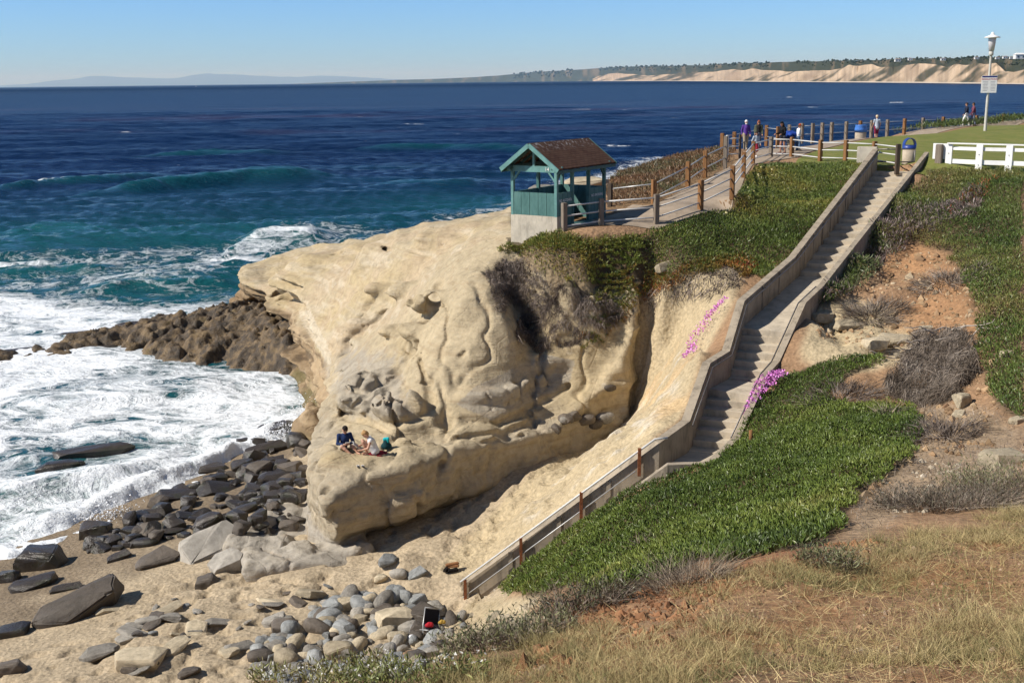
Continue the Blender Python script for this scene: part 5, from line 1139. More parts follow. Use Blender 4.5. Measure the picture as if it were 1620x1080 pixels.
# the front edge of the upper mat is reddish orange
mred = [(1000, 425), (1060, 432), (1170, 400), (1200, 425), (1180, 440), (1150, 425), (1060, 455), (1000, 490), (960, 550), (915, 560), (930, 480), (960, 440)]
upf = iceplant('f', [(792, 388), (815, 378), (900, 376), (1012, 380), (1010, 440), (950, 458), (880, 447), (825, 405)], (-.6, 7, 40.5, 46), 900, [(.09, .13, .025), (.16, .21, .04), (.22, .24, .05), (.36, .24, .055)], (.09, .18), .22, 1.0, 1.6, upper_x, top_z)  # front of the mat: orange tints, greens brightened to make up for shading
red = iceplant('r', mred, (1, 10, 39.5, 46), 1000, [(.08, .12, .025), (.20, .17, .04), (.34, .15, .035), (.30, .07, .03)], (.08, .15), .25, 1, 1.2, not_stair, top_z)
scr = iceplant('s', [(955, 305), (1000, 258), (1060, 246), (1140, 232), (1165, 245), (1150, 262), (1120, 280), (1090, 298), (1030, 325), (965, 332)], (2, 16, 46, 80), 110, [(.07, .09, .03), (.13, .12, .06), (.20, .13, .07), (.24, .12, .06), (.10, .11, .04)], (.12, .28), .3, 1.2, 3, lambda x, y, z: (polydist(x, y, RAMP) > .3) & (z > 8))
lawnedge = iceplant('e', [(1395, 216), (1450, 208), (1640, 196), (1640, 180), (1400, 200)], (26, 50, 86, 104), 60, [(.05, .08, .02), (.08, .12, .03), (.12, .13, .04)], (.2, .4), .5, 1.2, 3, lambda x, y, z: polyline_dist(x, y, sp_) < 3.2)
lawnedge = tuple(lawnedge)
stuff('bluff_scrub', [scr, lawnedge], leafm)
stuff('ice_plant_shoulder', [upp, upf, red], leafm)
rgt = iceplant('g', GREENS['right'], (7, 26, 22, 54), 420, [(.052, .082, .02), (.085, .128, .028), (.13, .17, .04), (.20, .185, .06), (.24, .15, .07)], (.08, .17), .28, 1.1, 2.4)
GREY_P = [(.16, .115, .105), (.23, .175, .155), (.12, .145, .055), (.09, .13, .045)]
gp_ = [(1310, 470), (1330, 400), (1425, 335), (1500, 330), (1530, 300), (1560, 300), (1540, 350), (1440, 380), (1400, 430), (1330, 480), (1280, 490)]
rg2 = iceplant('g', gp_, (8, 26, 36, 54), 160, GREY_P, (.12, .26), .4, 1.2, 1.6)
orr = iceplant('g', [(1490, 345), (1530, 300), (1575, 285), (1560, 310), (1520, 340)], (15, 26, 42, 53), 200, [(.32, .08, .035), (.40, .13, .05), (.2, .12, .04)], (.08, .18), .3, 1, .6)
stuff('ice_plant_bank', [rgt, rg2, orr], leafm)
# pink flower drifts
def pink(poly, bounds, dens):
    P = samp(poly, dens, bounds, None, None); N = nrm(P); P = P + N * pr_.uniform(.12, .22, len(P))[:, None] + np.array([0, 0, .06])
    return kites(P, N, pr_.uniform(.05, .09, len(P)), pr_.uniform(.022, .035, len(P)), .5, np.clip(np.array([(.72, .27, .62)]) * (1 + pr_.normal(0, .2, (len(P), 1))) + pr_.normal(0, .03, (len(P), 3)), .02, .9))
pk = [pink([(1178, 662), (1185, 630), (1215, 597), (1256, 596), (1225, 620)], (5, 9, 28, 34.5), 700), pink([(1088, 575), (1100, 540), (1120, 512), (1160, 482), (1150, 505), (1110, 550)], (4, 9, 33, 44), 260), pink([(1040, 630), (1052, 614), (1062, 612), (1050, 628)], (4, 7, 38, 44), 120)]
stuff('pink_flower_carpet', pk, petm)
gpk = iceplant('g', [(1175, 668), (1180, 630), (1215, 592), (1262, 592), (1235, 625)], (5, 9.5, 28, 34.5), 220, [(.10, .075, .05), (.07, .09, .03)], (.06, .14), .15, 1, 1, not_stair)
stuff('flower_carpet_foliage', [gpk], leafm)
# yellow-white dots in the upper mat
P = samp([(1195, 275), (1215, 262), (1240, 262), (1225, 300), (1190, 330), (1130, 365), (1190, 300)], 2.2, (6, 18, 42, 58), None, upper_x); P[:, 2] += .26
stuff('pale_mat_flowers', [kites(np.repeat(P, 3, 0), np.tile([0, 0, 1.0], (len(P) * 3, 1)), np.full(len(P) * 3, .09), np.full(len(P) * 3, .035), .8, np.tile([(.75, .68, .35)], (len(P) * 3, 1)))], petm)
# dead hanging mats: grey-brown stems drooping over the alcove and banks
GRYC_ = [(.10, .08, .06), (.2, .16, .125), (.3, .25, .2), (.36, .31, .26)]
DEAD = [(.065, .05, .04), (.125, .098, .08), (.20, .162, .135), (.29, .245, .21)]
def dead(poly, bounds, dens, L=(.2, .6), droop=1.6, spread=.5, zf=None, lift=.15, cols=DEAD, wd=(.008, .018)):
    P = samp(poly, dens, bounds, zf or top_z); N = nrm(P); P = P + N * pr_.uniform(0, lift, len(P))[:, None]
    n = len(P); dirs = N * .5 + np.array([0, 0, -droop]); dirs /= np.linalg.norm(dirs, axis=1)[:, None]
    return blades(P, dirs, pr_.uniform(*L, n), pr_.uniform(*wd, n), spread, pal(P, cols, .5, 191, .3), 2, .35)
alc = dead([(775, 430), (800, 408), (832, 408), (875, 448), (905, 462), (960, 468), (985, 495), (960, 540), (900, 545), (860, 560), (815, 545), (830, 500), (805, 470)], (-1.2, 4.6, 40, 45.5), 3400, (.10, .4), 1.5, .55, None, .32, DEAD, (.004, .010))
tlit = dead([(1345, 870), (1370, 760), (1450, 650), (1560, 640), (1640, 680), (1640, 810), (1450, 800)], (5, 14, 14, 31), 60, (.08, .3), .1, .9, ground_z, .04, GRYC_, (.003, .008))
alc2 = dead([(770, 440), (790, 415), (815, 440), (812, 490), (795, 505), (775, 480)], (-1.5, 1, 39, 45), 1500, (.1, .3), .8, .7, None, .35, DEAD, (.004, .010))
bk = dead([(990, 480), (1040, 445), (1110, 430), (1180, 425), (1175, 445), (1130, 470), (1060, 470), (1010, 500)], (3.5, 10, 40, 45), 260, (.2, .6), 1.6, .45)
ts_ = [(820, 420), (860, 440), (890, 470), (940, 470)]
stuff('dead_litter', [tlit], drym, quad=True)
stuff('hanging_dead_mat', [alc, alc2, bk], drym, quad=True)
alg = iceplant('a', [(818, 545), (822, 505), (850, 500), (878, 520), (870, 550), (840, 560)], (-.5, 3, 40, 45), 300, [(.05, .075, .02), (.10, .09, .06), (.07, .11, .025)], (.08, .15), .3, 1, .6, lambda x, y, z: z > 3)
stuff('alcove_ground_cover', [alg], leafm)
gor = iceplant('o', [(905, 700), (930, 675), (985, 650), (1002, 655), (960, 675), (920, 698)], (1, 6, 37, 44), 350, [(.30, .10, .03), (.20, .12, .03), (.28, .06, .03), (.09, .11, .03)], (.06, .13), .2, 1, .6, not_stair)
stuff('red_ground_cover', [gor], leafm)
# big dead bushes on the right slope: each a thing
def bush(name, label, c, r, n, cols, L, droop=.2, up=.6, wd=(.006, .014), leaf=None, cat='bush', flat=.6, group=None):
    c = np.array(c); z0 = ground_z(c[0], c[1]); th_ = pr_.uniform(0, 6.283, n); q = np.sqrt(pr_.uniform(0, 1, n)) * r
    P = np.stack([c[0] + q * np.cos(th_), c[1] + q * np.sin(th_) * flat, np.zeros(n)], -1); P[:, 2] = ground_z(P[:, 0], P[:, 1]) + pr_.uniform(0, .12, n)
    out = (P - np.array([c[0], c[1], z0])) / r; D = out * .9 + np.array([0, 0, up]); D[:, 2] -= droop; D /= np.linalg.norm(D, axis=1)[:, None]
    b = blades(P, D, pr_.uniform(*L, n), pr_.uniform(*wd, n), .38, pal(P, cols, .4, 193, .3), 3, .3)
    root = empty(name, (c[0], c[1], z0)); tag(root, label, cat, group)
    def put(nm, pt, m, quad):
        V = pt[0] - np.array([c[0], c[1], z0]); return mesh_np(nm, V, None if quad else pt[1], m, root, False, pt[2], None, pt[1] if quad else None)
    put('stems', b, drym, True)
    if leaf:
        m = leaf[0]; k = pr_.integers(0, n, m); t = pr_.uniform(.35, 1, m); V = b[0].reshape(n, -1, 3); A = V[k, 0] * (1 - t)[:, None] + V[k, -1] * t[:, None]
        put('leaves', kites(A, np.tile([0, 0, 1.0], (m, 1)), pr_.uniform(*leaf[2], m), pr_.uniform(.004, .009, m) * leaf[3], .8, pal(A, leaf[1], .3, 195)), leafm, False)
    return root
DRYC = [(.11, .085, .06), (.20, .16, .12), (.30, .245, .18), (.36, .30, .23)]; GRYC = [(.085, .066, .048), (.16, .128, .10), (.25, .205, .165), (.33, .285, .235)]
def gxy(u, v): p = hit(u, v); return (p[0], p[1])
q = gxy(1480, 570)
hb_ = dead([(1392, 625), (1420, 590), (1455, 540), (1500, 525), (1550, 545), (1560, 590), (1520, 620), (1480, 645), (1430, 640)], (8, 14.5, 27, 35), 1900, (.2, .7), 1.0, .5, ground_z, .45, GRYC, (.003, .009))
rt = empty('dead_bush', (q[0], q[1], ground_z(*q))); tag(rt, 'large grey brown dead bush hanging down the steep bank right of the lower stairs', 'bush')
mesh_np('stems', hb_[0] - np.array(rt.location), None, drym, rt, False, hb_[2], None, hb_[1])
mb = MB()
for k in range(16):
    x = q[0] + pr_.uniform(-1.0, 1.2); y = q[1] + .6 + pr_.uniform(-.4, .6); z = float(ground_z(x, y)) + .12; pts = [(x, y, z)]
    for s in range(6): x += pr_.uniform(.02, .3) * (1 if k % 2 else -1); y -= pr_.uniform(-.05, .2); z = max(z - .12, float(ground_z(x, y))) + pr_.uniform(.06, .26); pts.append((x, y, z))
    mb.tube([Vector(p) - rt.location for p in pts], [.03, .028, .025, .02, .017, .013, .008], 6)
mb.build('roots', simple('bleached_root', (.42, .36, .30), .85, .15, .3), rt)
for lab, u, v, r, n, cols, L, lf in [
    ('grey dead bush draped down the sandstone beside the upper landing', 1385, 500, 1.0, 900, GRYC, (.3, .8), None),
    ('low grey brown dead mat on the red soil high on the right slope', 1500, 445, 1.3, 1000, GRYC, (.25, .6), None),
    ('grey brown dead mat between the two green ice plant tongues', 1330, 628, 1.1, 800, DEAD, (.2, .5), None),
    ('dry brown dead bush at the edge of the green mat below the right bank', 1500, 690, .8, 500, DEAD, (.2, .5), None),
    ('pale bleached dead clump at the upper rim of the lower green mat', 1400, 660, .35, 160, DRYC, (.2, .45), None),
    ('pale twiggy dead clump in the middle of the lower green mat', 1020, 866, .35, 170, DRYC, (.15, .4), None)]:
    bush('dead_bush', lab, gxy(u, v), r, n, cols, L, .7, .9, (.006, .013), lf)
BG = [(.12, .14, .06), (.18, .19, .09), (.25, .235, .125)]
bush('dry_shrub', 'wide grey dry shrub with dead twigs on the slope at the right edge', gxy(1500, 805), 1.15, 1500, GRYC, (.2, .55), .0, .8, (.003, .007), (1500, [(.10, .095, .06), (.16, .14, .10)], (.04, .09), 1.0), 'shrub')
bush('dry_shrub', 'dry shrub with greenish top behind the wide grey one at the right edge', gxy(1590, 775), 1.0, 700, GRYC, (.3, .6), .0, .9, (.003, .007), (1600, BG, (.05, .1), 1.0), 'shrub')
bush('dry_shrub', 'green grey needle leaved shrub at the cliff brink beside the cobbles', gxy(770, 1030), .42, 650, GRYC, (.15, .38), .0, 1.0, (.0025, .005), (900, BG, (.03, .08), 1.0), 'shrub')
bush('dry_shrub', 'dry grey twigged shrub at the lower edge of the large green mat', gxy(925, 965), .55, 800, GRYC, (.15, .42), .0, .9, (.0025, .005), (700, [(.15, .11, .07), (.08, .095, .04), (.2, .17, .12)], (.05, .1), 1.0), 'shrub')
bush('dry_shrub', 'straw coloured dry shrub at the left end of the red dirt bank', gxy(1090, 925), .5, 600, DRYC, (.2, .5), .0, .9, (.0025, .005), None, 'shrub')
bush('dry_shrub', 'small green grey shrub behind the straw at the brink of the foreground', gxy(845, 1015), .4, 600, GRYC, (.12, .34), .0, 1.0, (.0025, .005), (600, BG, (.04, .1), 1.0), 'shrub')
bush('dry_shrub', 'olive green dry tuft on the brow below the red dirt bank', gxy(1310, 900), .3, 400, DRYC, (.1, .28), .0, 1.0, (.0025, .005), (500, BG, (.05, .1), 1.0), 'shrub')
# daisy-like flowers at the bottom edge
FY = [(.14, .17, .05), (.20, .21, .07), (.26, .22, .09)]
P = samp([(395, 1100), (425, 1078), (500, 1064), (580, 1066), (660, 1076), (720, 1070), (760, 1070), (780, 1100)], 900, (-7, 0, 8, 13)); N = nrm(P)
a_ = kites(P + N * pr_.uniform(.0, .22, len(P))[:, None], N, pr_.uniform(.04, .10, len(P)), pr_.uniform(.004, .009, len(P)), .8, pal(P, FY, .6, 197))
stuff('yellow_green_herb', [a_], leafm)
Pf = P[pr_.random(len(P)) < .045]; Pf = Pf + np.array([0, 0, .24]); Nf = np.tile([-.3, -.5, .8], (len(Pf), 1))
stuff('white_herb_flowers', [kites(np.repeat(Pf, 5, 0), np.repeat(Nf, 5, 0), np.full(len(Pf) * 5, .02), np.full(len(Pf) * 5, .007), 1.0, np.tile([(.8, .79, .74)], (len(Pf) * 5, 1)))], petm)
# dry grass of the foreground
FGP = [(640, 1100), (700, 1062), (800, 1030), (870, 985), (1000, 985), (1090, 950), (1180, 930), (1300, 890), (1400, 860), (1500, 840), (1640, 800), (1660, 1110)]
ST = [(.085, .115, .04), (.14, .165, .06), (.28, .225, .10), (.42, .32, .15), (.52, .42, .22)]
def tuft_mask(x, y, z): return fbm(p2(x, y), .9, 3, 201) + (vnoise(p2(x, y), .25, 203) - .5) * .5 > pr_.uniform(.36, .64, len(x))
P = samp(FGP, 230, (-3, 13, 5, 20), None, tuft_mask); N = np.tile([0, 0, 1.0], (len(P), 1)); nb = len(P)
ctr = samp(FGP, 26, (-3, 13, 5, 20)); ctr = ctr[(fbm(ctr, 1.6, 3, 221) > pr_.uniform(.42, .62, len(ctr)))]; nbl = 60
tr_ = np.repeat(pr_.uniform(.05, .16, len(ctr)), nbl); an_ = pr_.uniform(0, 6.283, len(tr_)); qr = np.sqrt(pr_.uniform(0, 1, len(tr_))); T_ = np.repeat(ctr, nbl, 0); off_ = np.stack([np.cos(an_) * qr * tr_, np.sin(an_) * qr * tr_, 0 * qr], -1); T_ = T_ + off_; T_[:, 2] = ground_z(T_[:, 0], T_[:, 1])
DT = off_ / tr_[:, None] * .75 + np.array([0, 0, 1.0]); DT /= np.linalg.norm(DT, axis=1)[:, None]
gT = blades(T_, DT, tr_ * pr_.uniform(.9, 2.0, len(tr_)), pr_.uniform(.0015, .0032, len(tr_)), .22, np.repeat(pal(ctr, [(.11, .13, .05), (.20, .19, .085), (.33, .27, .13), (.44, .35, .18), (.50, .41, .22)], 1.4, 223, .1), nbl, 0) * pr_.uniform(.7, 1.25, (len(tr_), 1)), 2, .35)
gA = blades(P, N, pr_.uniform(.07, .26, nb), pr_.uniform(.0016, .0036, nb), .5, pal(P, ST, 1.3, 205, .2), 2, .4)
P = samp(FGP, 260, (-3, 13, 5, 20)); N = nrm(P); nb = len(P); D = N * .25 + pr_.normal(0, .6, (nb, 3)) * np.array([1, 1, .12])
gB = blades(P + N * .012, D, pr_.uniform(.1, .3, nb), pr_.uniform(.001, .0024, nb), .1, pal(P, ST[2:] + [(.22, .12, .06)], .8, 207, .25), 2, .08)
print('blades', nb, len(gA[0]))
stuff('dry_grass', [gA, gB, gT], drym, quad=True)
# clods and crumbs of red soil, gravel on the slope
def crumbs(P, r, cols):
    n = len(P); base = ic[None] * (1 + pr_.normal(0, .18, (n, 11, 1))); s = r[:, None, None] * pr_.uniform(.6, 1.2, (n, 1, 3)); V = base * s + P[:, None]
    F = (icf[None] + (np.arange(n) * 11)[:, None, None]).reshape(-1, 3); return V.reshape(-1, 3), F, np.repeat(cols, 11, 0)
P = samp([(850, 1010), (950, 960), (1120, 895), (1300, 870), (1420, 850), (1340, 900), (1200, 920), (1050, 1010), (900, 1060), (720, 1080)], 330, (-3, 8, 8, 15)); cl_ = crumbs(P, pr_.exponential(.013, len(P)) + .008, pal(P, [(.14, .07, .04), (.24, .12, .06), (.30, .17, .09)], .5, 211))
P = samp(FGP, 90, (-3, 13, 5, 20)); c2 = crumbs(P, pr_.exponential(.007, len(P)) + .005, pal(P, [(.16, .085, .05), (.28, .17, .10), (.40, .33, .25)], .5, 213))
P = samp([(1290, 530), (1330, 440), (1420, 400), (1480, 390), (1570, 460), (1590, 580), (1560, 720), (1450, 730), (1380, 800), (1340, 860), (1360, 770), (1470, 660), (1400, 560)], 26, (6, 18, 14, 46)); c4 = crumbs(P, pr_.exponential(.03, len(P)) + .012, pal(P, [(.22, .13, .075), (.34, .23, .13), (.44, .36, .25)], .5, 217))
P = samp([(1400, 800), (1450, 735), (1560, 735), (1540, 780), (1440, 830)], 14, (6, 12, 16, 26)); c3 = crumbs(P, pr_.uniform(.025, .085, len(P)), pal(P, [(.30, .24, .17), (.42, .36, .27), (.35, .30, .25)], .5, 215))
sm_ = MT('soil_clod', .95, .1); sm_.base(sm_.attr('Col', 'Color')); stuff('soil_clods', [cl_, c2], sm_.m); stuff('slope_pebbles', [c3, c4], sm_.m)
sprays = []
for u, v, n, sx, sz in ((168, 822, 900, 1.0, .8), (452, 690, 900, 1.1, .7), (480, 655, 400, .7, .6)):
    p = pz(u, v, .1); hgt_ = np.abs(pr_.normal(0, 1, n)) * sz * .5; q_ = np.stack([p[0] + pr_.normal(0, sx * .6, n), p[1] + pr_.normal(0, .35, n) + hgt_ * .2, .05 + hgt_], -1); sprays.append(crumbs(q_, pr_.exponential(.012, n) + .008, np.tile([(.82, .84, .86)], (n, 1))))
stuff('sea_spray', sprays, petm)
print('plants', round(time.time() - T0, 1))
# ------------------------------------------------------------------ loose rocks
rk = np.random.default_rng(31)
def rock_mesh(nm, mat, kind, seed):
    r = np.random.default_rng(seed); bm = bmesh.new()
    if kind == 'slab':
        n = 16; d = r.normal(0, 1, (n, 3)); d /= np.linalg.norm(d, axis=1)[:, None]; d = np.sign(d) * np.abs(d) ** .55 * np.array([1, .62, .36])
        for p in d: bm.verts.new(p)
        bmesh.ops.convex_hull(bm, input=bm.verts[:]); bmesh.ops.delete(bm, geom=[v for v in bm.verts if not v.link_faces], context='VERTS')
        bmesh.ops.bevel(bm, geom=bm.edges[:], offset=.05, segments=2, affect='EDGES', clamp_overlap=True)
        bmesh.ops.triangulate(bm, faces=bm.faces[:]); bmesh.ops.subdivide_edges(bm, edges=bm.edges[:], cuts=1, use_grid_fill=True)
    elif kind == 'block':
        n = 22; d = r.normal(0, 1, (n, 3)); d /= np.linalg.norm(d, axis=1)[:, None]; d = np.sign(d) * np.abs(d) ** .5 * np.array([.86, .66, .52])
        for p in d: bm.verts.new(p)
        bmesh.ops.convex_hull(bm, input=bm.verts[:]); bmesh.ops.delete(bm, geom=[v for v in bm.verts if not v.link_faces], context='VERTS')
        bmesh.ops.bevel(bm, geom=bm.edges[:], offset=.09, segments=2, affect='EDGES', clamp_overlap=True)
        bmesh.ops.triangulate(bm, faces=bm.faces[:]); bmesh.ops.subdivide_edges(bm, edges=bm.edges[:], cuts=1, use_grid_fill=True)
    else:
        bmesh.ops.create_icosphere(bm, subdivisions=3, radius=1.0)
        for v in bm.verts:
            c = np.array(v.co); c = np.sign(c) * np.abs(c) ** (.72 if kind == 'block' else .88); v.co = Vector(c * np.array([1, .74, .55 if kind == 'block' else .5]))
    co_ = np.array([v.co for v in bm.verts], np.float32)
    f = (fbm(co_ + seed, .9, 3, seed) - .5) * (.5 if kind == 'cobble' else .22) + (fbm(co_ + seed, .25, 3, seed + 5) - .5) * .10
    nr = co_ / np.linalg.norm(co_, axis=1)[:, None]
    for v, q, w_ in zip(bm.verts, nr, f): v.co += Vector(q * float(w_))
    bmesh.ops.recalc_face_normals(bm, faces=bm.faces[:]); me = bpy.data.meshes.new(nm); bm.to_mesh(me); bm.free(); me.materials.append(mat)
    me.polygons.foreach_set('use_smooth', [True] * len(me.polygons))
    try: me.set_sharp_from_angle(angle=math.radians(38))
    except Exception: pass
    return me
def stone(nm, c, rough, spec, wet=0.0):
    m = MT(nm, rough, spec); oi = m.n('ShaderNodeObjectInfo'); g = m.ramp(m.noise(2.2, 7, .7), [(.3, tuple(x * .6 for x in c)), (.5, c), (.72, tuple(min(1, x * 1.3) for x in c))])
    g = m.mix(1.0, g, m.ramp(oi.outputs['Random'], [(0, .68), (1, 1.25)]), 'MULTIPLY')
    if wet: g = m.mix(m.ramp(m.noise(1.3, 4, .6), [(.52, 0.0), (.66, .6)]), g, (.035, .040, .014))
    m.base(g); m.bump(m.noise(4, 8, .72), .7, .06); return m.m
ST_W = stone('wet_stone', (.052, .042, .033), .32, .5, 1); ST_D = stone('dark_stone', (.12, .098, .076), .6, .35); ST_G = stone('grey_stone', (.30, .275, .235), .85, .2); ST_T = stone('tan_stone', (.43, .36, .25), .88, .2); ST_B = stone('blue_grey_stone', (.27, .275, .265), .8, .2)
RM = {}
ST_N = stone('grey_sandstone', (.36, .315, .245), .9, .15)
for mn, m in (('N', ST_N), ('W', ST_W), ('D', ST_D), ('G', ST_G), ('T', ST_T), ('B', ST_B)):
    for k in ('slab', 'block', 'cobble'): RM[mn + k] = [rock_mesh('rock', m, k, 40 + i * 7 + len(k)) for i in range(5)]
def rock(u, v, wpx, mat, kind, label, asp=1.0, rot=0.0, tilt=0.0, group=None, name='boulder', hgt=1.0, sink=.3, P=None):
    P = hit(u, v) if P is None else np.array(P); sc = proj(P)[2]; s = wpx / FPX * sc / 2
    ob = bpy.data.objects.new(name, RM[mat + kind][rk.integers(5)]); COL.objects.link(ob)
    ob.scale = (s, s * asp, s * hgt); z = float(top_z(P[0], P[1])) if P is not None else P[2]
    ob.location = (P[0], P[1], z + s * hgt * .5 * (1 - 2 * sink)); ob.rotation_euler = (rk.normal(0, .12), tilt + rk.normal(0, .06), rot + rk.normal(0, .15))
    tag(ob, label, 'rock' if name != 'cobble' else 'cobble', group); return ob
BL = [
 (66, 895, 104, 'W', 'block', 'large wet dark boulder nearest the foam on the left of the beach', .8, .1, 0, .85), (132, 968, 165, 'D', 'slab', 'long dark slab lying diagonally on the bare sand at lower left', .62, .55, -.25, .75),
 (338, 872, 124, 'G', 'slab', 'largest flat grey boulder, between the dark rocks and the headland foot', .95, .5, -.15, .9), (360, 897, 68, 'G', 'block', 'pointed grey boulder leaning against the largest flat grey one', 1.0, .3, -.3, 1.0),
 (250, 890, 76, 'D', 'slab', 'dark brown tilted slab just left of the largest flat grey boulder', 1.0, .7, -.35, 1.0), (327, 926, 52, 'D', 'block', 'small grey block on the sand below the pointed boulder', .9, .2, -.2, .9),
 (22, 1003, 66, 'W', 'block', 'dark rock on wet sand at the left edge of the picture', .8, .3, 0, .7), (16, 1060, 60, 'D', 'block', 'brown rock in the bottom left corner', .8, .3, 0, .7), (107, 932, 58, 'W', 'slab', 'thin dark slab half sunk in smooth sand between two larger ones', .6, .5, 0, .5),
 (189, 884, 44, 'W', 'slab', 'lone small wedge of wet rock on smooth sand', .8, .3, -.3, .9), (56, 927, 84, 'W', 'slab', 'mossy low slab in front of the large wet boulder', .7, .3, -.1, .6), (12, 918, 50, 'W', 'block', 'mossy round rock left of the mossy slab, at the picture edge', .9, 0, 0, .9),
 (150, 846, 70, 'W', 'block', 'black wet rock with spray breaking on it', .8, .2, 0, .9), (178, 966, 56, 'T', 'slab', 'cream coloured low slab right of the long dark slab', .55, .3, 0, .6), (222, 1046, 104, 'T', 'block', 'broad lumpy tan slab bedded in the sand at the bottom', .9, .2, 0, .5), (158, 1040, 74, 'G', 'block', 'worn grey slab left of the broad lumpy tan one', .8, .3, 0, .55),
 (238, 818, 60, 'W', 'slab', 'dark flat rock at the edge of the foam, left of the long wet wedge', .7, .2, 0, .7), (277, 788, 78, 'W', 'slab', 'long wet wedge of rock washed by the foam', .8, .35, -.2, .9), (296, 818, 50, 'W', 'slab', 'dark rock below the long wet wedge', .8, .3, 0, .8),
 (352, 776, 84, 'W', 'slab', 'broad flat topped dark slab in the middle of the rocks', .8, .15, 0, .7), (330, 835, 60, 'W', 'block', 'glistening angular black block behind the largest flat boulder', .8, .5, -.2, 1.0), (446, 765, 76, 'W', 'slab', 'flat dark slab close to the headland wall', .9, .2, 0, .9),
 (412, 742, 104, 'W', 'slab', 'long raised dark slab pointing up towards the headland', .5, .75, -.2, .7), (422, 716, 82, 'W', 'slab', 'uppermost long dark slab with a pale crust on its edge', .45, .35, -.1, .7), (440, 688, 80, 'W', 'block', 'black wet boulder in the wash against the cliff', .8, .3, 0, .7),
 (455, 838, 44, 'D', 'block', 'brown rounded rock at the foot of the headland, above the shelf', .9, 0, 0, 1.0), (432, 790, 42, 'W', 'block', 'square dark block below the flat slab near the headland', .9, 0, 0, 1), (398, 790, 30, 'W', 'block', 'small upright dark block in the middle of the rocks', .8, 0, 0, 1.3), (480, 745, 40, 'W', 'slab', 'dark rock tucked against the headland foot', .8, .3, 0, .9),
 (205, 842, 34, 'W', 'block', 'small dark rock right of the spray swept black one', .9, 0, 0, .8), (265, 846, 58, 'W', 'slab', 'low green tinged slab above the dark brown tilted one', .5, .3, 0, .6), (228, 862, 46, 'W', 'cobble', 'low mossy cobble at the rim of the smooth sand', .7, .2, 0, .7), (468, 792, 34, 'W', 'block', 'dark stone wedged beside the headland foot', .9, 0, 0, .9),
 (605, 975, 46, 'D', 'block', 'brown block in the cobble heap beside the large pale boulder', .8, .6, 0, 1.1), (625, 990, 74, 'T', 'block', 'large pale angular boulder in the cobble heap', .9, .3, .1, 1.1), (672, 985, 84, 'D', 'block', 'large grey brown boulder between the pale one and the folding chair', .9, -.5, .1, .9), (614, 893, 36, 'B', 'block', 'grey squarish boulder alone on the sand by the bank', .9, 0, 0, 1.2),
 (660, 912, 36, 'B', 'slab', 'grey disc shaped stone leaning near the burnt wood', .9, .5, -.5, 1.3), (630, 912, 28, 'G', 'cobble', 'small tan grey boulder left of the leaning disc stone', .9, 0, 0, 1.2), (603, 920, 26, 'T', 'block', 'small tan block on the sand below the squarish grey boulder', .9, 0, 0, 1.2), (630, 950, 46, 'B', 'slab', 'flat pale grey slab at the top edge of the cobble heap', .8, .2, 0, .8), (585, 950, 30, 'B', 'block', 'grey cube shaped stone at the top of the cobble heap', .9, 0, 0, 1.3),
 (524, 965, 46, 'B', 'block', 'grey flat sided stone at the upper left of the cobble heap', .8, .5, -.2, .9), (450, 998, 54, 'D', 'block', 'dark grey round topped boulder at the left end of the heap', .9, .1, 0, 1.0), (436, 985, 46, 'G', 'slab', 'grey slab leaning over the dark round topped boulder', .8, .5, -.2, 1.0), (535, 1038, 62, 'T', 'block', 'big tan rounded boulder low in the cobble heap', .9, .2, 0, 1.1), (382, 1024, 60, 'G', 'slab', 'grey slab half buried in footprinted sand left of the heap', .6, .5, 0, .5), (412, 1042, 44, 'D', 'cobble', 'dark grey cobble at the lower left of the heap', .8, .3, 0, 1), (300, 1068, 44, 'D', 'block', 'reddish dark low rock at the bottom edge of the sand', .9, .2, 0, .7),
 (205, 1062, 32, 'D', 'block', 'small rock in shadow at the bottom edge left of the tan slab', .8, 0, 0, .8), (235, 984, 46, 'G', 'cobble', 'low greenish grey stone sunk in footprinted sand', .6, .2, 0, .5), (350, 985, 60, 'G', 'slab', 'broad flat stone just breaking the footprinted sand', .6, .3, 0, .4), (310, 1000, 40, 'G', 'block', 'pale stone sunk in the sand left of the heap', .8, .3, 0, .5),
 (1052, 426, 40, 'T', 'block', 'long pale boulder lying on the green mat above the gully', .5, .5, -.25, .9),
 (1590, 735, 90, 'T', 'block', 'large pale weathered rock at the right edge of the picture', 1.0, .3, 0, .8), (1520, 640, 44, 'T', 'block', 'upper pale sandstone knob below the dead bush on the right', .8, .2, 0, 1.2), (1516, 662, 36, 'T', 'block', 'lower pale sandstone knob below the dead bush on the right', .8, .6, 0, 1.0), (1592, 565, 26, 'T', 'block', 'small pale rock beside the green mat at the right edge', .8, 0, 0, 1.2), (1610, 668, 36, 'T', 'block', 'white crusted rock under the green mat at the right edge', .8, .2, 0, .7), (1468, 676, 16, 'T', 'block', 'small pale stone at the right end of the lower green mat', .8, 0, 0, 1.2),
 (1420, 545, 70, 'T', 'slab', 'pale jutting sandstone ledge under the draped grey bush', .7, .2, 0, .8),
 (1345, 520, 60, 'T', 'slab', 'pale sandstone bit nearest the upper landing on the right slope', .7, .2, 0, .8), (1385, 548, 54, 'T', 'block', 'pale sandstone bit below the draped grey bush', .8, .3, 0, .8), (1432, 566, 40, 'T', 'slab', 'pale sandstone bit left of the big hanging dead bush', .8, .1, 0, .8), (1300, 508, 50, 'T', 'block', 'rounded sandstone lump beside the stair wall bend', .8, .4, 0, .8), (1466, 522, 30, 'T', 'slab', 'thin sandstone slab at the crest of the big hanging dead bush', .8, .1, 0, .8),
]
for b in BL: rock(b[0], b[1], b[2], b[3], b[4], b[5], b[6], b[7], b[8], None, 'boulder', b[9])
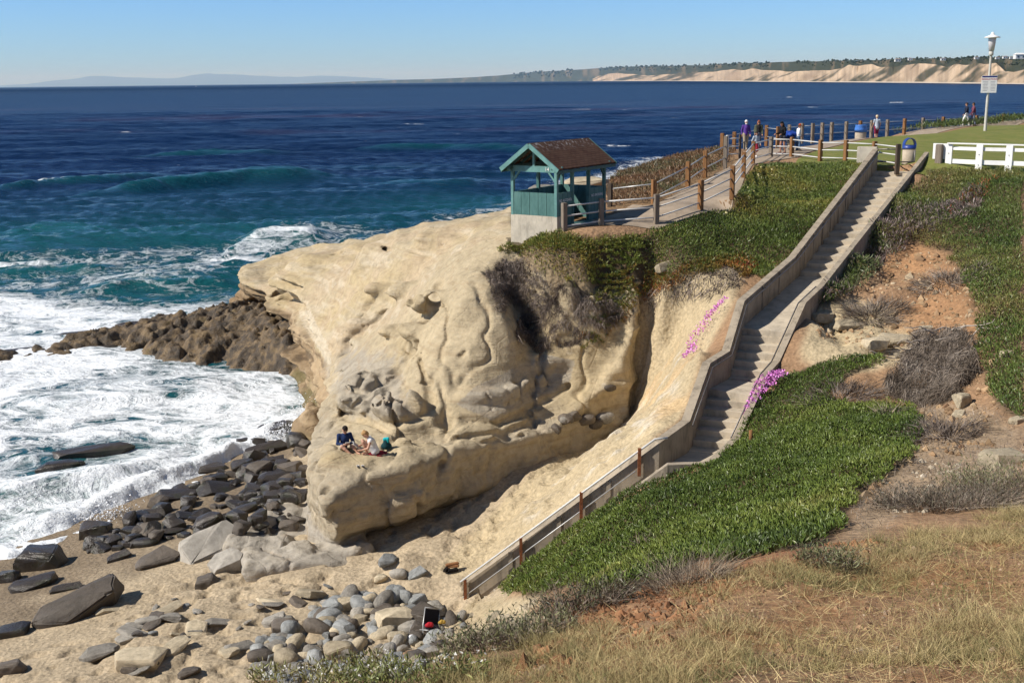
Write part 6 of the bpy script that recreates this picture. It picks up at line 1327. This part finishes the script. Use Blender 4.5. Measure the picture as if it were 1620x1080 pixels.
DK = [(120, 880), (240, 800), (310, 772), (395, 728), (480, 700), (494, 760), (476, 845), (420, 850), (300, 850), (200, 872)]
CB = [(395, 1070), (410, 1015), (480, 985), (500, 955), (560, 940), (640, 935), (700, 965), (740, 985), (690, 1040), (640, 1075), (480, 1085)]
def fill(poly, n, wr, mats, kinds, label, group, name, hg=(.7, 1.2)):
    us_ = [p[0] for p in poly]; vs_ = [p[1] for p in poly]; k = 0; T = 0
    while k < n and T < n * 30:
        T += 1; u, v = rk.uniform(min(us_), max(us_)), rk.uniform(min(vs_), max(vs_))
        if not inpoly(np.array([u]), np.array([v]), poly)[0]: continue
        rock(u, v, rk.uniform(*wr) ** 1.0, mats[rk.integers(len(mats))], kinds[rk.integers(len(kinds))], label, rk.uniform(.65, 1), rk.uniform(0, 3.1), rk.normal(0, .2), group, name, rk.uniform(*hg)); k += 1
fill(DK, 130, (14, 50), 'WWWWD', ['slab', 'block', 'block'], 'small dark wet stone among the jumbled rocks between the foam and the headland', 'dark stones between the foam and the headland', 'stone')
fill([(385, 735), (400, 700), (480, 680), (496, 700), (480, 800), (470, 845), (420, 850), (390, 800)], 26, (28, 62), 'WWD', ['slab', 'block'], 'dark wet rock packed against the foot of the headland', 'dark rocks packed against the headland foot', 'boulder', (.7, 1.1))
fill([(60, 1000), (230, 950), (420, 950), (520, 930), (430, 1010), (380, 1075), (100, 1075)], 20, (30, 70), 'GGTD', ['slab', 'block'], 'worn flat slab half buried in the footprinted sand', 'half buried slabs in the footprinted sand', 'boulder', (.3, .5))
fill(CB, 150, (22, 48), 'GGBBTD', ['cobble', 'cobble', 'block'], 'smooth rounded cobble in the heap at the bottom of the beach', 'cobbles in the heap below the stairs', 'cobble', (.8, 1.3))
fill(CB, 120, (10, 22), 'GGBT', ['cobble'], 'fist sized smooth cobble filling gaps in the heap at the bottom of the beach', 'small cobbles in the heap below the stairs', 'cobble', (.8, 1.2))
fill([(870, 700), (900, 672), (985, 640), (1000, 650), (930, 690), (880, 718)], 12, (14, 34), 'DG', ['cobble', 'block'], 'shadowed boulder in the back of the gully under the overhang', 'boulders in the shadowed gully', 'boulder')
fill([(230, 950), (420, 940), (560, 900), (640, 930), (500, 960), (400, 1000), (300, 1030), (180, 1000)], 16, (9, 24), 'GBD', ['cobble', 'slab'], 'small stone lying loose on the footprinted sand', 'stones loose on the footprinted sand', 'stone', (.4, .8))
fill([(740, 960), (780, 975), (850, 950), (820, 985), (760, 1000)], 7, (12, 40), 'T', ['block'], 'pale sandstone lump at the foot of the stairs', 'sandstone lumps at the stair foot', 'boulder', (.4, .7))
# awash rocks: sit on the sea bed, break the surface
for u, v, w_, lab, a in [(150, 712, 150, 'long dark ridge of rock awash in the foam', .35), (95, 738, 90, 'low black rock awash left of the long ridge', .5), (335, 742, 80, 'rounded brown rock with a wave pouring over it', .7), (30, 556, 110, 'thin dark reef rock at the left end of the reef', .3), (126, 530, 110, 'low black strip of rock at the outer end of the reef', .25), (232, 512, 130, 'dark ridge lying along the seaward edge of the reef', .3), (170, 552, 40, 'small dark rock off the point of the reef', .6), (385, 700, 40, 'small black rock in the wash beside the cliff', .7)]:
    p = pz(u, v, 0); s = w_ / FPX * proj(p)[2] / 2; ob = bpy.data.objects.new('reef_rock', RM['Wblock'][rk.integers(5)]); COL.objects.link(ob); ob.location = (p[0], p[1], -.12 + .1 * (w_ < 50)); ob.scale = (s, s * a, min(s, 1.1) * .4 + .22); ob.rotation_euler = (0, 0, .35); tag(ob, lab, 'rock')
# far rocks seaward of the ramp
for u, v, w_, mt, lab, y in [(925, 288, 78, 'T', 'white stained rock on the bluff edge behind the shelter', 60), (858, 293, 44, 'G', 'low grey rock seen through the shelter, seaward side', 58), (1010, 288, 60, 'T', 'tan rock hump behind the ramp fence on the seaward bluff', 66)]:
    p = pd(u, v, y); p[2] = float(top_z(p[0], p[1])); s = w_ / FPX * proj(p)[2] / 2; ob = bpy.data.objects.new('boulder', RM[mt + 'block'][1]); COL.objects.link(ob); ob.location = (p[0], p[1], pd(u, v + 8, y)[2]); ob.scale = (s * 1.25, s * .9, s * .75); tag(ob, lab, 'rock')
print('rocks', round(time.time() - T0, 1))
# ------------------------------------------------------------------ people
def caps_sdf(X, bones, k):
    d = None
    for b in bones:
        a, c, r1, r2 = np.array(b[0]), np.array(b[1]), b[2], b[3]
        e = c - a; l2 = max(float(e @ e), 1e-8); t = np.clip(((X - a) @ e) / l2, 0, 1)
        q = np.linalg.norm(X - a - t[..., None] * e, axis=-1) - (r1 + (r2 - r1) * t)
        if d is None: d = q
        else:
            h = np.clip(.5 + (q - d) / (2 * k), 0, 1); d = q + (d - q) * h - k * h * (1 - h)
    return d
def blob(name, bones, mat, parent, h=.016, k=.02, cut=None, sub=None):
    P = np.array([p for b in bones for p in (b[0], b[1])]); R = max(max(b[2], b[3]) for b in bones) + h * 3
    lo, hi = P.min(0) - R, P.max(0) + R; n = np.ceil((hi - lo) / h).astype(int) + 1
    ax_ = [lo[i] + np.arange(n[i]) * h for i in range(3)]; X = np.stack(np.meshgrid(*ax_, indexing='ij'), -1)
    d = caps_sdf(X, bones, k)
    if cut is not None: d = np.maximum(d, cut(X))
    if sub: d = np.maximum(d, -caps_sdf(X, sub, .01))
    V, Q = surface_nets(d.astype(np.float32), lo, h); return mesh_np(name, V, None, mat, parent, True, None, None, Q)
_cl = {}
def cloth(c, rough=.85):
    if c not in _cl: _cl[c] = simple('cloth', c, rough, .15, .18, 14, .15)
    return _cl[c]
SKIN = simple('skin', (.50, .28, .19), .55, .35, .08, 8); SKIND = simple('tanned_skin', (.38, .19, .12), .55, .35, .08, 8)
M_EYE = simple('eye_dark', (.03, .025, .02), .3, .5, 0); M_LIP = simple('lip', (.38, .13, .11), .5, .3, 0); M_GLS = simple('dark_glasses', (.012, .012, .014), .15, .6, 0)
def lerp(a, b, t): return np.array(a) * (1 - t) + np.array(b) * t
def person(label, loc, face, J, cl, skin=None, h=.02, s=1.0, fem=False, group=None):
    """J: joints in metres, x to the figure's right, y forward, z up. cl: clothing spec"""
    skin = skin or SKIN; root = empty('person', loc, face); root.scale = (s, s, s); tag(root, label, 'person', group)
    J = {k: np.array(v, float) for k, v in J.items()}
    hd = J['head']; up = hd - J['neck']; up /= np.linalg.norm(up); fw = J.get('look', np.array([0, 1., 0])); fw = fw - up * (fw @ up); fw /= np.linalg.norm(fw); rt = np.cross(fw, up)
    hc = hd + up * .0
    body = [(J['pelvis'], J['chest'], .125, .135 if not fem else .115), (J['chest'], J['neck'], .13 if not fem else .11, .055), (J['neck'], hc - up * .03, .052, .05),
            (hc + up * .035 - fw * .012, hc + up * .02 + fw * .006, .088, .088), (hc - up * .06 + fw * .03, hc - up * .075 + fw * .045, .052, .04), (hc - up * .02 + fw * .085, hc + up * .015 + fw * .082, .017, .010)]
    for sd, q in (('r', 1), ('l', -1)):
        body += [(hc + rt * q * .086 + up * .0, hc + rt * q * .09 - up * .025, .018, .014)]
        S, E, W_, H, K, A, T = (J[x + sd] for x in ('sh', 'el', 'wr', 'hip', 'kn', 'an', 'toe'))
        body += [(J['chest'] + (S - J['chest']) * .4, S, .09, .058), (S, E, .052, .040), (E, W_, .039, .026), (J['pelvis'], H, .12, .095), (H, K, .088, .056), (K, lerp(K, A, .35), .056, .054), (lerp(K, A, .35), A, .054, .036), (A - np.array([0, 0, .03]), T, .038, .028)]
        d = W_ - E; d /= np.linalg.norm(d); hp_ = J.get('palm' + sd, np.array([0, 0, -1.0])); n_ = hp_ - d * (hp_ @ d); n_ = n_ / (np.linalg.norm(n_) + 1e-6); sdv = np.cross(d, n_) * q
        body += [(W_, W_ + d * .07, .027, .034)]
        for i, (ln, of) in enumerate(((.075, .03), (.085, .01), (.08, -.01), (.06, -.028))):
            b0 = W_ + d * .08 + sdv * of; b1 = b0 + d * ln * .5 + n_ * .012; b2 = b1 + d * ln * .35 + n_ * .03
            body += [(b0, b1, .0105, .0095), (b1, b2, .0095, .008)]
        body += [(W_ + d * .03 + sdv * .03, W_ + d * .075 + sdv * .058 + n_ * .02, .013, .010)]
    blob('body', body, skin, root, h, .022)
    for q in (-1, 1):
        e_ = hc + up * .012 + fw * .083 + rt * q * .033
        MB().ell(e_, (.011, .011, .009), 8, 6).build('eye', M_EYE, root)
    MB().beam(hc - up * .055 + fw * .083 - rt * .022, hc - up * .055 + fw * .083 + rt * .022, .012, .012, up).build('mouth', M_LIP, root)
    if cl.get('glasses'):
        g = MB()
        for q in (-1, 1): g.ell(hc + up * .012 + fw * .092 + rt * q * .034, (.03, .012, .022), 10, 6, Matrix([rt, fw, up]).transposed())
        g.beam(hc + up * .015 + fw * .095 - rt * .085, hc + up * .015 + fw * .095 + rt * .085, .008, .01, up).build('sunglasses', M_GLS, root)
    # hair
    hair = cl.get('hair')
    if hair:
        hb = [(hc + up * .05 - fw * .025, hc + up * .065 + fw * .01, .092, .085), (hc + up * .02 - fw * .045, hc + up * .045 - fw * .03, .082, .088)]
        if hair[1] == 'long': hb += [(hc - up * .02 - fw * .05 + rt * q * .05, hc - up * .22 - fw * .06 + rt * q * .06, .055, .045) for q in (-1, 1)] + [(hc - fw * .06, hc - up * .24 - fw * .07, .07, .055)]
        if hair[1] == 'bun': hb += [(hc + up * .12 - fw * .05, hc + up * .135 - fw * .055, .042, .038), (hc - up * .03 - fw * .06, hc - fw * .05, .06, .07)]
        if hair[1] == 'beard': blob('beard', [(hc - up * .085 + fw * .05, hc - up * .07 + fw * .06, .045, .04), (hc - up * .05 + rt * .055 + fw * .03, hc - up * .085 + fw * .05, .025, .04), (hc - up * .05 - rt * .055 + fw * .03, hc - up * .085 + fw * .05, .025, .04)], cloth(hair[0]), root, h, .015)
        blob('hair', hb, cloth(hair[0]), root, h * .9, .02)
    if cl.get('cap'):
        blob('cap', [(hc + up * .07 - fw * .01, hc + up * .075 + fw * .01, .095, .093), (hc + up * .05 + fw * .08, hc + up * .045 + fw * .15, .035, .03)], cloth(cl['cap']), root, h, .02, cut=lambda X: -((X - (hc + up * .035)) @ up))
    # top
    t = cl['top']; slv = t[1]; tb = [(J['pelvis'] + (J['chest'] - J['pelvis']) * -.05, J['chest'], .145 if not fem else .13, .152 if not fem else .13), (J['chest'], J['neck'] - (J['neck'] - J['chest']) * .18, .148 if not fem else .125, .075)]
    for sd in 'rl':
        S, E, W_ = J['sh' + sd], J['el' + sd], J['wr' + sd]; tb += [(J['chest'] + (S - J['chest']) * .4, S, .105, .072)]
        if slv > 0: tb += [(S, lerp(S, E, min(1, slv * 2)), .066, .054)]
        if slv > .5: tb += [(E, lerp(E, W_, (slv - .5) * 2 * .98), .053, .040)]
    if len(t) > 2 and t[2]: tb += [(J['pelvis'], J['pelvis'] + np.array([0, 0, -t[2]]), .15, .17)]
    blob('top', tb, cloth(t[0]), root, h, .025)
    if cl.get('jacket'):
        c_ = cl['jacket']; jb = []
        for q, sd in ((1, 'r'), (-1, 'l')):
            S, E, W_ = J['sh' + sd], J['el' + sd], J['wr' + sd]; jb += [(S, E, .072, .06), (E, lerp(E, W_, .95), .06, .046), (S * .8 + J['chest'] * .2, J['pelvis'] + rt * q * .12, .085, .085), (J['neck'] - np.array([0, .04, .06]), S, .07, .072)]
        jb += [(J['chest'] - np.array([0, .06, 0]), J['pelvis'] - np.array([0, .05, 0]), .13, .13)]
        blob('jacket', jb, cloth(c_), root, h, .03)
    b = cl['bottom']; ln = b[1]; bb = []
    for sd in 'rl':
        H, K, A = J['hip' + sd], J['kn' + sd], J['an' + sd]; bb += [(J['pelvis'], H, .135, .11), (H, lerp(H, K, min(1, ln * 2)), .105, .078)]
        if ln > .5: bb += [(K, lerp(K, A, (ln - .5) * 2 * .97), .078, .058)]
    if b[2:] == ('skirt',): bb = [(J['pelvis'] + np.array([0, 0, .03]), J['pelvis'], .12, .14), (J['pelvis'], lerp(J['hipr'] * .5 + J['hipl'] * .5, J['knr'] * .5 + J['knl'] * .5, .9), .14, .21)]
    blob('trousers' if ln > .6 else ('skirt' if b[2:] else 'shorts'), bb, cloth(b[0]), root, h, .025)
    if cl.get('shoes'):
        for sd in 'rl':
            A, T = J['an' + sd], J['toe' + sd]; blob('shoe', [(A - np.array([0, .01, .035]), T, .05, .042)], cloth(cl['shoes']), root, h * .8, .01)
    return root, J
def stand(step=.0, arm=.1, bend=(0, 0), lean=0.0):
    J = dict(pelvis=(0, 0, .95), chest=(0, .02 + lean, 1.30), neck=(0, .02 + lean * 1.2, 1.49), head=(0, .045 + lean * 1.4, 1.62))
    for sd, q in (('r', 1), ('l', -1)):
        f = step * q; J['sh' + sd] = (q * .18, .0 + lean, 1.40); J['el' + sd] = (q * .235, -.03 - arm * q + bend[(q < 0)] * .05 + lean, 1.13); J['wr' + sd] = (q * .23, .06 - arm * 1.6 * q + bend[(q < 0)] * .24 + lean, .90 + bend[(q < 0)] * .2)
        J['hip' + sd] = (q * .09, 0, .90); J['kn' + sd] = (q * .10, .04 + f * .6, .49); J['an' + sd] = (q * .10, f - .05 * abs(step) * 2, .085); J['toe' + sd] = (q * .125, f + .14, .035)
    return J
FC = math.pi           # facing the camera (figure's forward is +y)
def at(u, v, z=11.74): 
    p = pz(u, v, z); p[2] = float(ground_z(p[0], p[1])) + .035; return p
person('old man in a purple jumper with white hair and beard on the promenade', at(1179, 238), FC + .1, stand(.12, .06), dict(hair=((.78, .76, .74), 'beard'), top=((.10, .045, .25), .98), bottom=((.33, .28, .20), 1.0), shoes=(.4, .36, .3)))
person('red haired woman in an open olive jacket and sunglasses beside the old man', at(1199, 237), FC - .1, stand(.1, .05, (.3, 0)), dict(hair=((.24, .07, .035), 'long'), top=((.02, .02, .022), .3), jacket=(.09, .10, .065), bottom=((.12, .12, .16), 1.0), shoes=(.1, .1, .1), glasses=1), fem=True, s=.97)
person('dark haired girl in a pale patterned jacket and red skirt walking down the ramp', at(1195, 248), FC + .5, stand(.14, .1), dict(hair=((.03, .02, .017), 'long'), top=((.42, .47, .52), .98), bottom=((.42, .035, .06), .4, 'skirt'), shoes=(.72, .7, .68)), fem=True, s=.78)
person('woman with long black hair in a black top and dark shorts with bare legs', at(1238, 246), FC - 1.1, stand(.08, .0, (.9, .9), .06), dict(hair=((.012, .010, .010), 'long'), top=((.012, .012, .014), .98, .1), bottom=((.05, .055, .075), .25), shoes=(.16, .06, .05)), SKIND, fem=True, s=1.0)
person('boy in a white jacket, jeans and an orange red cap facing left', at(1262, 243), FC - 1.5 + math.pi, stand(.06, .05, (.4, .4)), dict(hair=((.10, .06, .04), 'short'), cap=(.62, .09, .035), top=((.76, .76, .78), .98), bottom=((.10, .16, .26), 1.0), shoes=(.12, .11, .11)), s=.86)
person('fair haired person in a grey shirt and maroon shorts seen from behind by the bin', at(1386, 219), .1, stand(.1, .05, (.3, .3)), dict(hair=((.62, .5, .33), 'short'), top=((.42, .47, .53), .3, .05), bottom=((.20, .02, .05), .5), shoes=(.35, .28, .24)), h=.024)
person('person in a navy top and white trousers walking left in the distance', at(1527, 209.5), 1.45, stand(.22, .12), dict(hair=((.05, .04, .035), 'short'), top=((.02, .025, .045), .98), bottom=((.74, .72, .66), 1.0), shoes=(.6, .58, .55)), h=.024)
person('person in a maroon jacket and jeans walking beside the one in white trousers', at(1538, 209.5), 1.35, stand(.16, .12), dict(hair=((.04, .03, .03), 'short'), top=((.17, .06, .09), .98, .08), bottom=((.20, .22, .30), 1.0), shoes=(.25, .16, .08)), SKIND, h=.024)
# pushchair
p = at(1251, 243); pc_ = empty('pushchair', p, .5); tag(pc_, 'pushchair with a bright blue hood between the black haired woman and the boy', 'pushchair')
M_BHOOD = cloth((.02, .06, .30)); M_FR = simple('pushchair_frame', (.06, .06, .065), .4, .5, .1)
MB().tube([(-.24, -.35, .1), (-.24, .1, .62), (-.24, .42, 1.02)], .015, 7).tube([(.24, -.35, .1), (.24, .1, .62), (.24, .42, 1.02)], .015, 7).tube([(-.24, .38, .1), (-.24, -.2, .66)], .015, 7).tube([(.24, .38, .1), (.24, -.2, .66)], .015, 7).tube([(-.24, .42, 1.02), (.24, .42, 1.02)], .018, 7).build('frame', M_FR, pc_)
for x in (-.26, .26):
    for y in (-.37, .4): MB().tube([(x - .02, y, .1), (x + .02, y, .1)], .1, 14).build('wheel', M_FR, pc_)
MB().box((0, -.05, .45), (.42, .42, .06)).box((0, .2, .7), (.42, .07, .55), 0, Matrix.Rotation(-.35, 3, 'X')).build('seat', cloth((.05, .05, .06)), pc_)
blob('hood', [((-.17, .15, .92), (.17, .15, .92), .22, .22), ((-.15, -.08, .90), (.15, -.08, .90), .16, .16)], M_BHOOD, pc_, .025, .04, cut=lambda X: .78 - X[..., 2] - X[..., 1] * .25, sub=[((-.12, -.05, .78), (.12, -.05, .78), .2, .2)])
blob('basket', [((-.12, .0, .22), (.12, .0, .22), .12, .12)], cloth((.42, .34, .24)), pc_, .025)
# ---- the two readers on the ledge
def zt_(p): return float(top_z(p[0], p[1]))
pm = hit(546, 712); pw = hit(594, 718)
print('sit', pm, pw, pz(546, 712, 4.1))
JM = dict(pelvis=(0, 0, .12), chest=(.02, .10, .46), neck=(.02, .15, .63), head=(.02, .21, .755), look=(.12, .85, -.5))
for sd, q in (('r', 1), ('l', -1)):
    JM['sh' + sd] = (q * .185 + .02, .09, .55); JM['hip' + sd] = (q * .1, .04, .11)
JM.update(elr=(.27, .13, .29), wrr=(.12, .34, .30), ell=(-.25, .14, .29), wrl=(-.07, .36, .31), palmr=(-.6, 0, .6), palml=(.6, 0, .6), knr=(.20, .44, .27), knl=(-.16, .45, .24), anr=(-.02, .62, .06), anl=(-.26, .58, .07), toer=(-.12, .73, .03), toel=(-.33, .70, .03))
FM = math.pi + .38
person('man in a navy jumper, beige shorts and dark glasses sitting on the rock ledge reading', (pm[0], pm[1], zt_(pm)), FM, JM, dict(hair=((.022, .017, .014), 'short'), top=((.018, .035, .10), .98), bottom=((.42, .36, .27), .42), glasses=1), SKIN, h=.015)
JW = dict(pelvis=(0, 0, .12), chest=(0, .12, .44), neck=(0, .21, .59), head=(0, .31, .70), look=(0, .8, -.65))
for sd, q in (('r', 1), ('l', -1)):
    JW['sh' + sd] = (q * .155, .16, .53); JW['hip' + sd] = (q * .09, .04, .11); JW['kn' + sd] = (q * .08, .40, .47); JW['an' + sd] = (q * .08, .28, .06); JW['toe' + sd] = (q * .09, .42, .03)
JW.update(elr=(.26, .30, .33), wrr=(.15, .50, .28), ell=(-.27, .26, .30), wrl=(-.16, .47, .22), palmr=(-.6, 0, .5), palml=(.6, 0, .5))
FW = math.pi / 2 + .22
person('blonde woman with a bun in a sleeveless white dress sitting with knees drawn up', (pw[0], pw[1], zt_(pw)), FW, JW, dict(hair=((.42, .25, .11), 'bun'), top=((.74, .73, .72), .08), bottom=((.74, .73, .72), .22)), SKIN, h=.015, fem=True, s=.98)
def onw(root_p, face, lp_): c, s = math.cos(face), math.sin(face); return (root_p[0] + c * lp_[0] - s * lp_[1], root_p[1] + s * lp_[0] + c * lp_[1], zt_(root_p) + lp_[2])
ph = MB().box((0, 0, 0), (.15, .012, .2), 0, None).build('book', simple('paper_white', (.72, .71, .68), .7, .2, .05)); ph.location = onw(pm, FM, (.02, .44, .36)); ph.rotation_euler = (-.9, 0, FM); tag(ph, 'small white book held up by the man in the navy jumper', 'book')
npm = MT('newsprint', .8, .1); npm.base(npm.ramp(npm.noise(40, 2, .5, (1, 3, 1)), [(.45, (.32, .32, .33)), (.6, (.66, .66, .64))])); 
gx2, gy2 = np.meshgrid(np.linspace(-.3, .3, 13), np.linspace(-.2, .2, 9)); gz2 = .05 * np.abs(gx2) + .03 * np.sin(gx2 * 14 + gy2 * 5) - .10 * np.maximum(0, np.abs(gx2) - .18)
nw = mesh_np('newspaper', np.stack([gx2, gy2, gz2], -1).reshape(-1, 3), None, npm.m, None, True, None, None, grid_faces(13, 9)); nw.modifiers.new('thick', 'SOLIDIFY').thickness = .008
nw.location = onw(pw, FW, (.12, .56, .27)); nw.rotation_euler = (.75, .1, FW); tag(nw, 'open newspaper held by the blonde woman', 'newspaper')
bg = blob('bag', [((0, 0, .1), (.0, 0, .26), .13, .10), ((-.08, 0, .1), (.08, 0, .1), .1, .1)], cloth((.012, .05, .06)), None, .015, .03); q = hit(605, 712); bg.location = (q[0] + .12, q[1] + .15, zt_(q)); tag(bg, 'dark bag with a bright turquoise top standing behind the blonde woman', 'bag')
blob('pouch', [((-.05, -.03, .34), (.06, -.03, .36), .06, .055), ((.05, -.06, .25), (.06, -.05, .34), .035, .05)], cloth((.02, .42, .46)), bg, .013, .02)
gx2, gy2 = np.meshgrid(np.linspace(-.42, .42, 22), np.linspace(-.3, .3, 16)); q = hit(603, 719); wx, wy = gx2 + q[0] - .1, gy2 + q[1] + .05
tw_ = mesh_np('towel', np.stack([gx2, gy2, top_z(wx, wy) - zt_(q) + .025 + .012 * np.sin(gx2 * 25)], -1).reshape(-1, 3), None, cloth((.30, .02, .03)), None, True, None, None, grid_faces(22, 16)); tw_.location = (q[0] - .1, q[1] + .05, zt_(q)); tag(tw_, 'dark red towel spread under the blonde woman', 'towel')
q = hit(570, 739)
for i, dx in enumerate((-.07, .08)):
    e = empty('flip_flop', (q[0] + dx, q[1], zt_((q[0] + dx, q[1])) + .02), .3 + i * .25); tag(e, ('left' if i == 0 else 'right') + ' one of a pair of black flip flops with white straps on the rock', 'flip flop', 'pair of flip flops')
    MB().prism([(.045 * math.cos(a) * (1 if math.sin(a) > 0 else .8), .13 * math.sin(a)) for a in np.linspace(0, 2 * math.pi, 16)[:-1]], -.01, .015).build('sole', M_GLS, e, .003); MB().tube([(-.04, -.02, .015), (-.02, .03, .04), (0, .07, .015), (.02, .03, .04), (.04, -.02, .015)], .009, 6).build('strap', M_WHITE, e)
# ---- folding chair with things, and burnt wood
q = hit(676, 1008); fc = empty('folding_chair', (q[0], q[1], float(ground_z(q[0], q[1]))), -.7); tag(fc, 'collapsed dark folding beach chair wedged between boulders below the stairs', 'folding chair')
MB().tube([(-.3, -.35, .06), (-.28, .1, .4), (-.26, .42, .85)], .016, 7).tube([(.3, -.35, .06), (.28, .1, .4), (.26, .42, .85)], .016, 7).tube([(-.3, .3, .04), (-.28, -.3, .5)], .014, 7).tube([(.3, .3, .04), (.28, -.3, .5)], .014, 7).tube([(-.26, .42, .85), (.26, .42, .85)], .014, 7).build('frame', M_GALV, fc)
MB().box((0, -.08, .42), (.54, .46, .02), 0, Matrix.Rotation(.15, 3, 'X')).build('seat', cloth((.025, .022, .035)), fc); MB().box((0, .27, .62), (.52, .02, .48), 0, Matrix.Rotation(-.5, 3, 'X')).build('backrest', cloth((.016, .016, .024)), fc); fc.rotation_euler = (.25, .35, .5); fc.scale = (.85, .85, .8)
for nm, c_, lab, dx, dy, dz, r in [('bag', (.40, .02, .03), 'small bright red bag on the folding chair among the boulders', .12, -.05, .40, .07), ('bag', (.70, .70, .72), 'crumpled white bag on the stones under the folding chair', -.1, -.45, .12, .11), ('bag', (.42, .27, .06), 'yellow orange pouch hanging at the back of the folding chair', .3, .25, .42, .055)]:
    ob = blob(nm, [((-.05, 0, 0), (.06, 0, .02), r * .8, r), ((0, .04, .03), (0, -.03, .06), r * .7, r * .5)], cloth(c_), None, .015, .03); cs, sn = math.cos(-.7), math.sin(-.7); ob.location = (q[0] + cs * dx - sn * dy, q[1] + sn * dx + cs * dy, fc.location[2] + dz); tag(ob, lab, 'bag')
q = hit(714, 905); M_BURN = simple('burnt_wood', (.02, .016, .014), .9, .1, .5, 14, .5); M_RW = wood('red_brown_wood', (.28, .13, .055))
fw_ = [('charred black log lowest in the little pile of burnt wood', .05, -.05, .08, .34, .09, .2, M_BURN), ('short charred log at the left of the burnt wood pile', -.14, -.02, .10, .26, .09, 1.1, M_BURN), ('red brown board on top of the burnt wood pile', .03, .05, .24, .42, .05, .15, M_RW), ('second red brown board under the top board of the burnt wood', .06, .02, .18, .36, .06, -.1, M_RW)]
for lab, dx, dy, dz, L_, t_, a, m in fw_:
    ob = MB().box((0, 0, 0), (L_, .12, t_), 0, None, .85).build('firewood', m, None, .012); ob.location = (q[0] + dx, q[1] + dy, float(ground_z(q[0], q[1])) + dz); ob.rotation_euler = (.1, -.12, a); tag(ob, lab, 'firewood')
# marker stump in the green mat
q = hit(1187, 703); MB_ = MB().tube([(0, 0, -.1), (.01, 0, .12), (.0, .01, .30)], [.06, .055, .05], 9).build('stump', M_WOODB, None); MB_.location = (q[0], q[1], float(ground_z(q[0], q[1])) + .1); tag(MB_, 'short brown wooden stub standing in the lower green mat', 'stump')
print('people', round(time.time() - T0, 1))
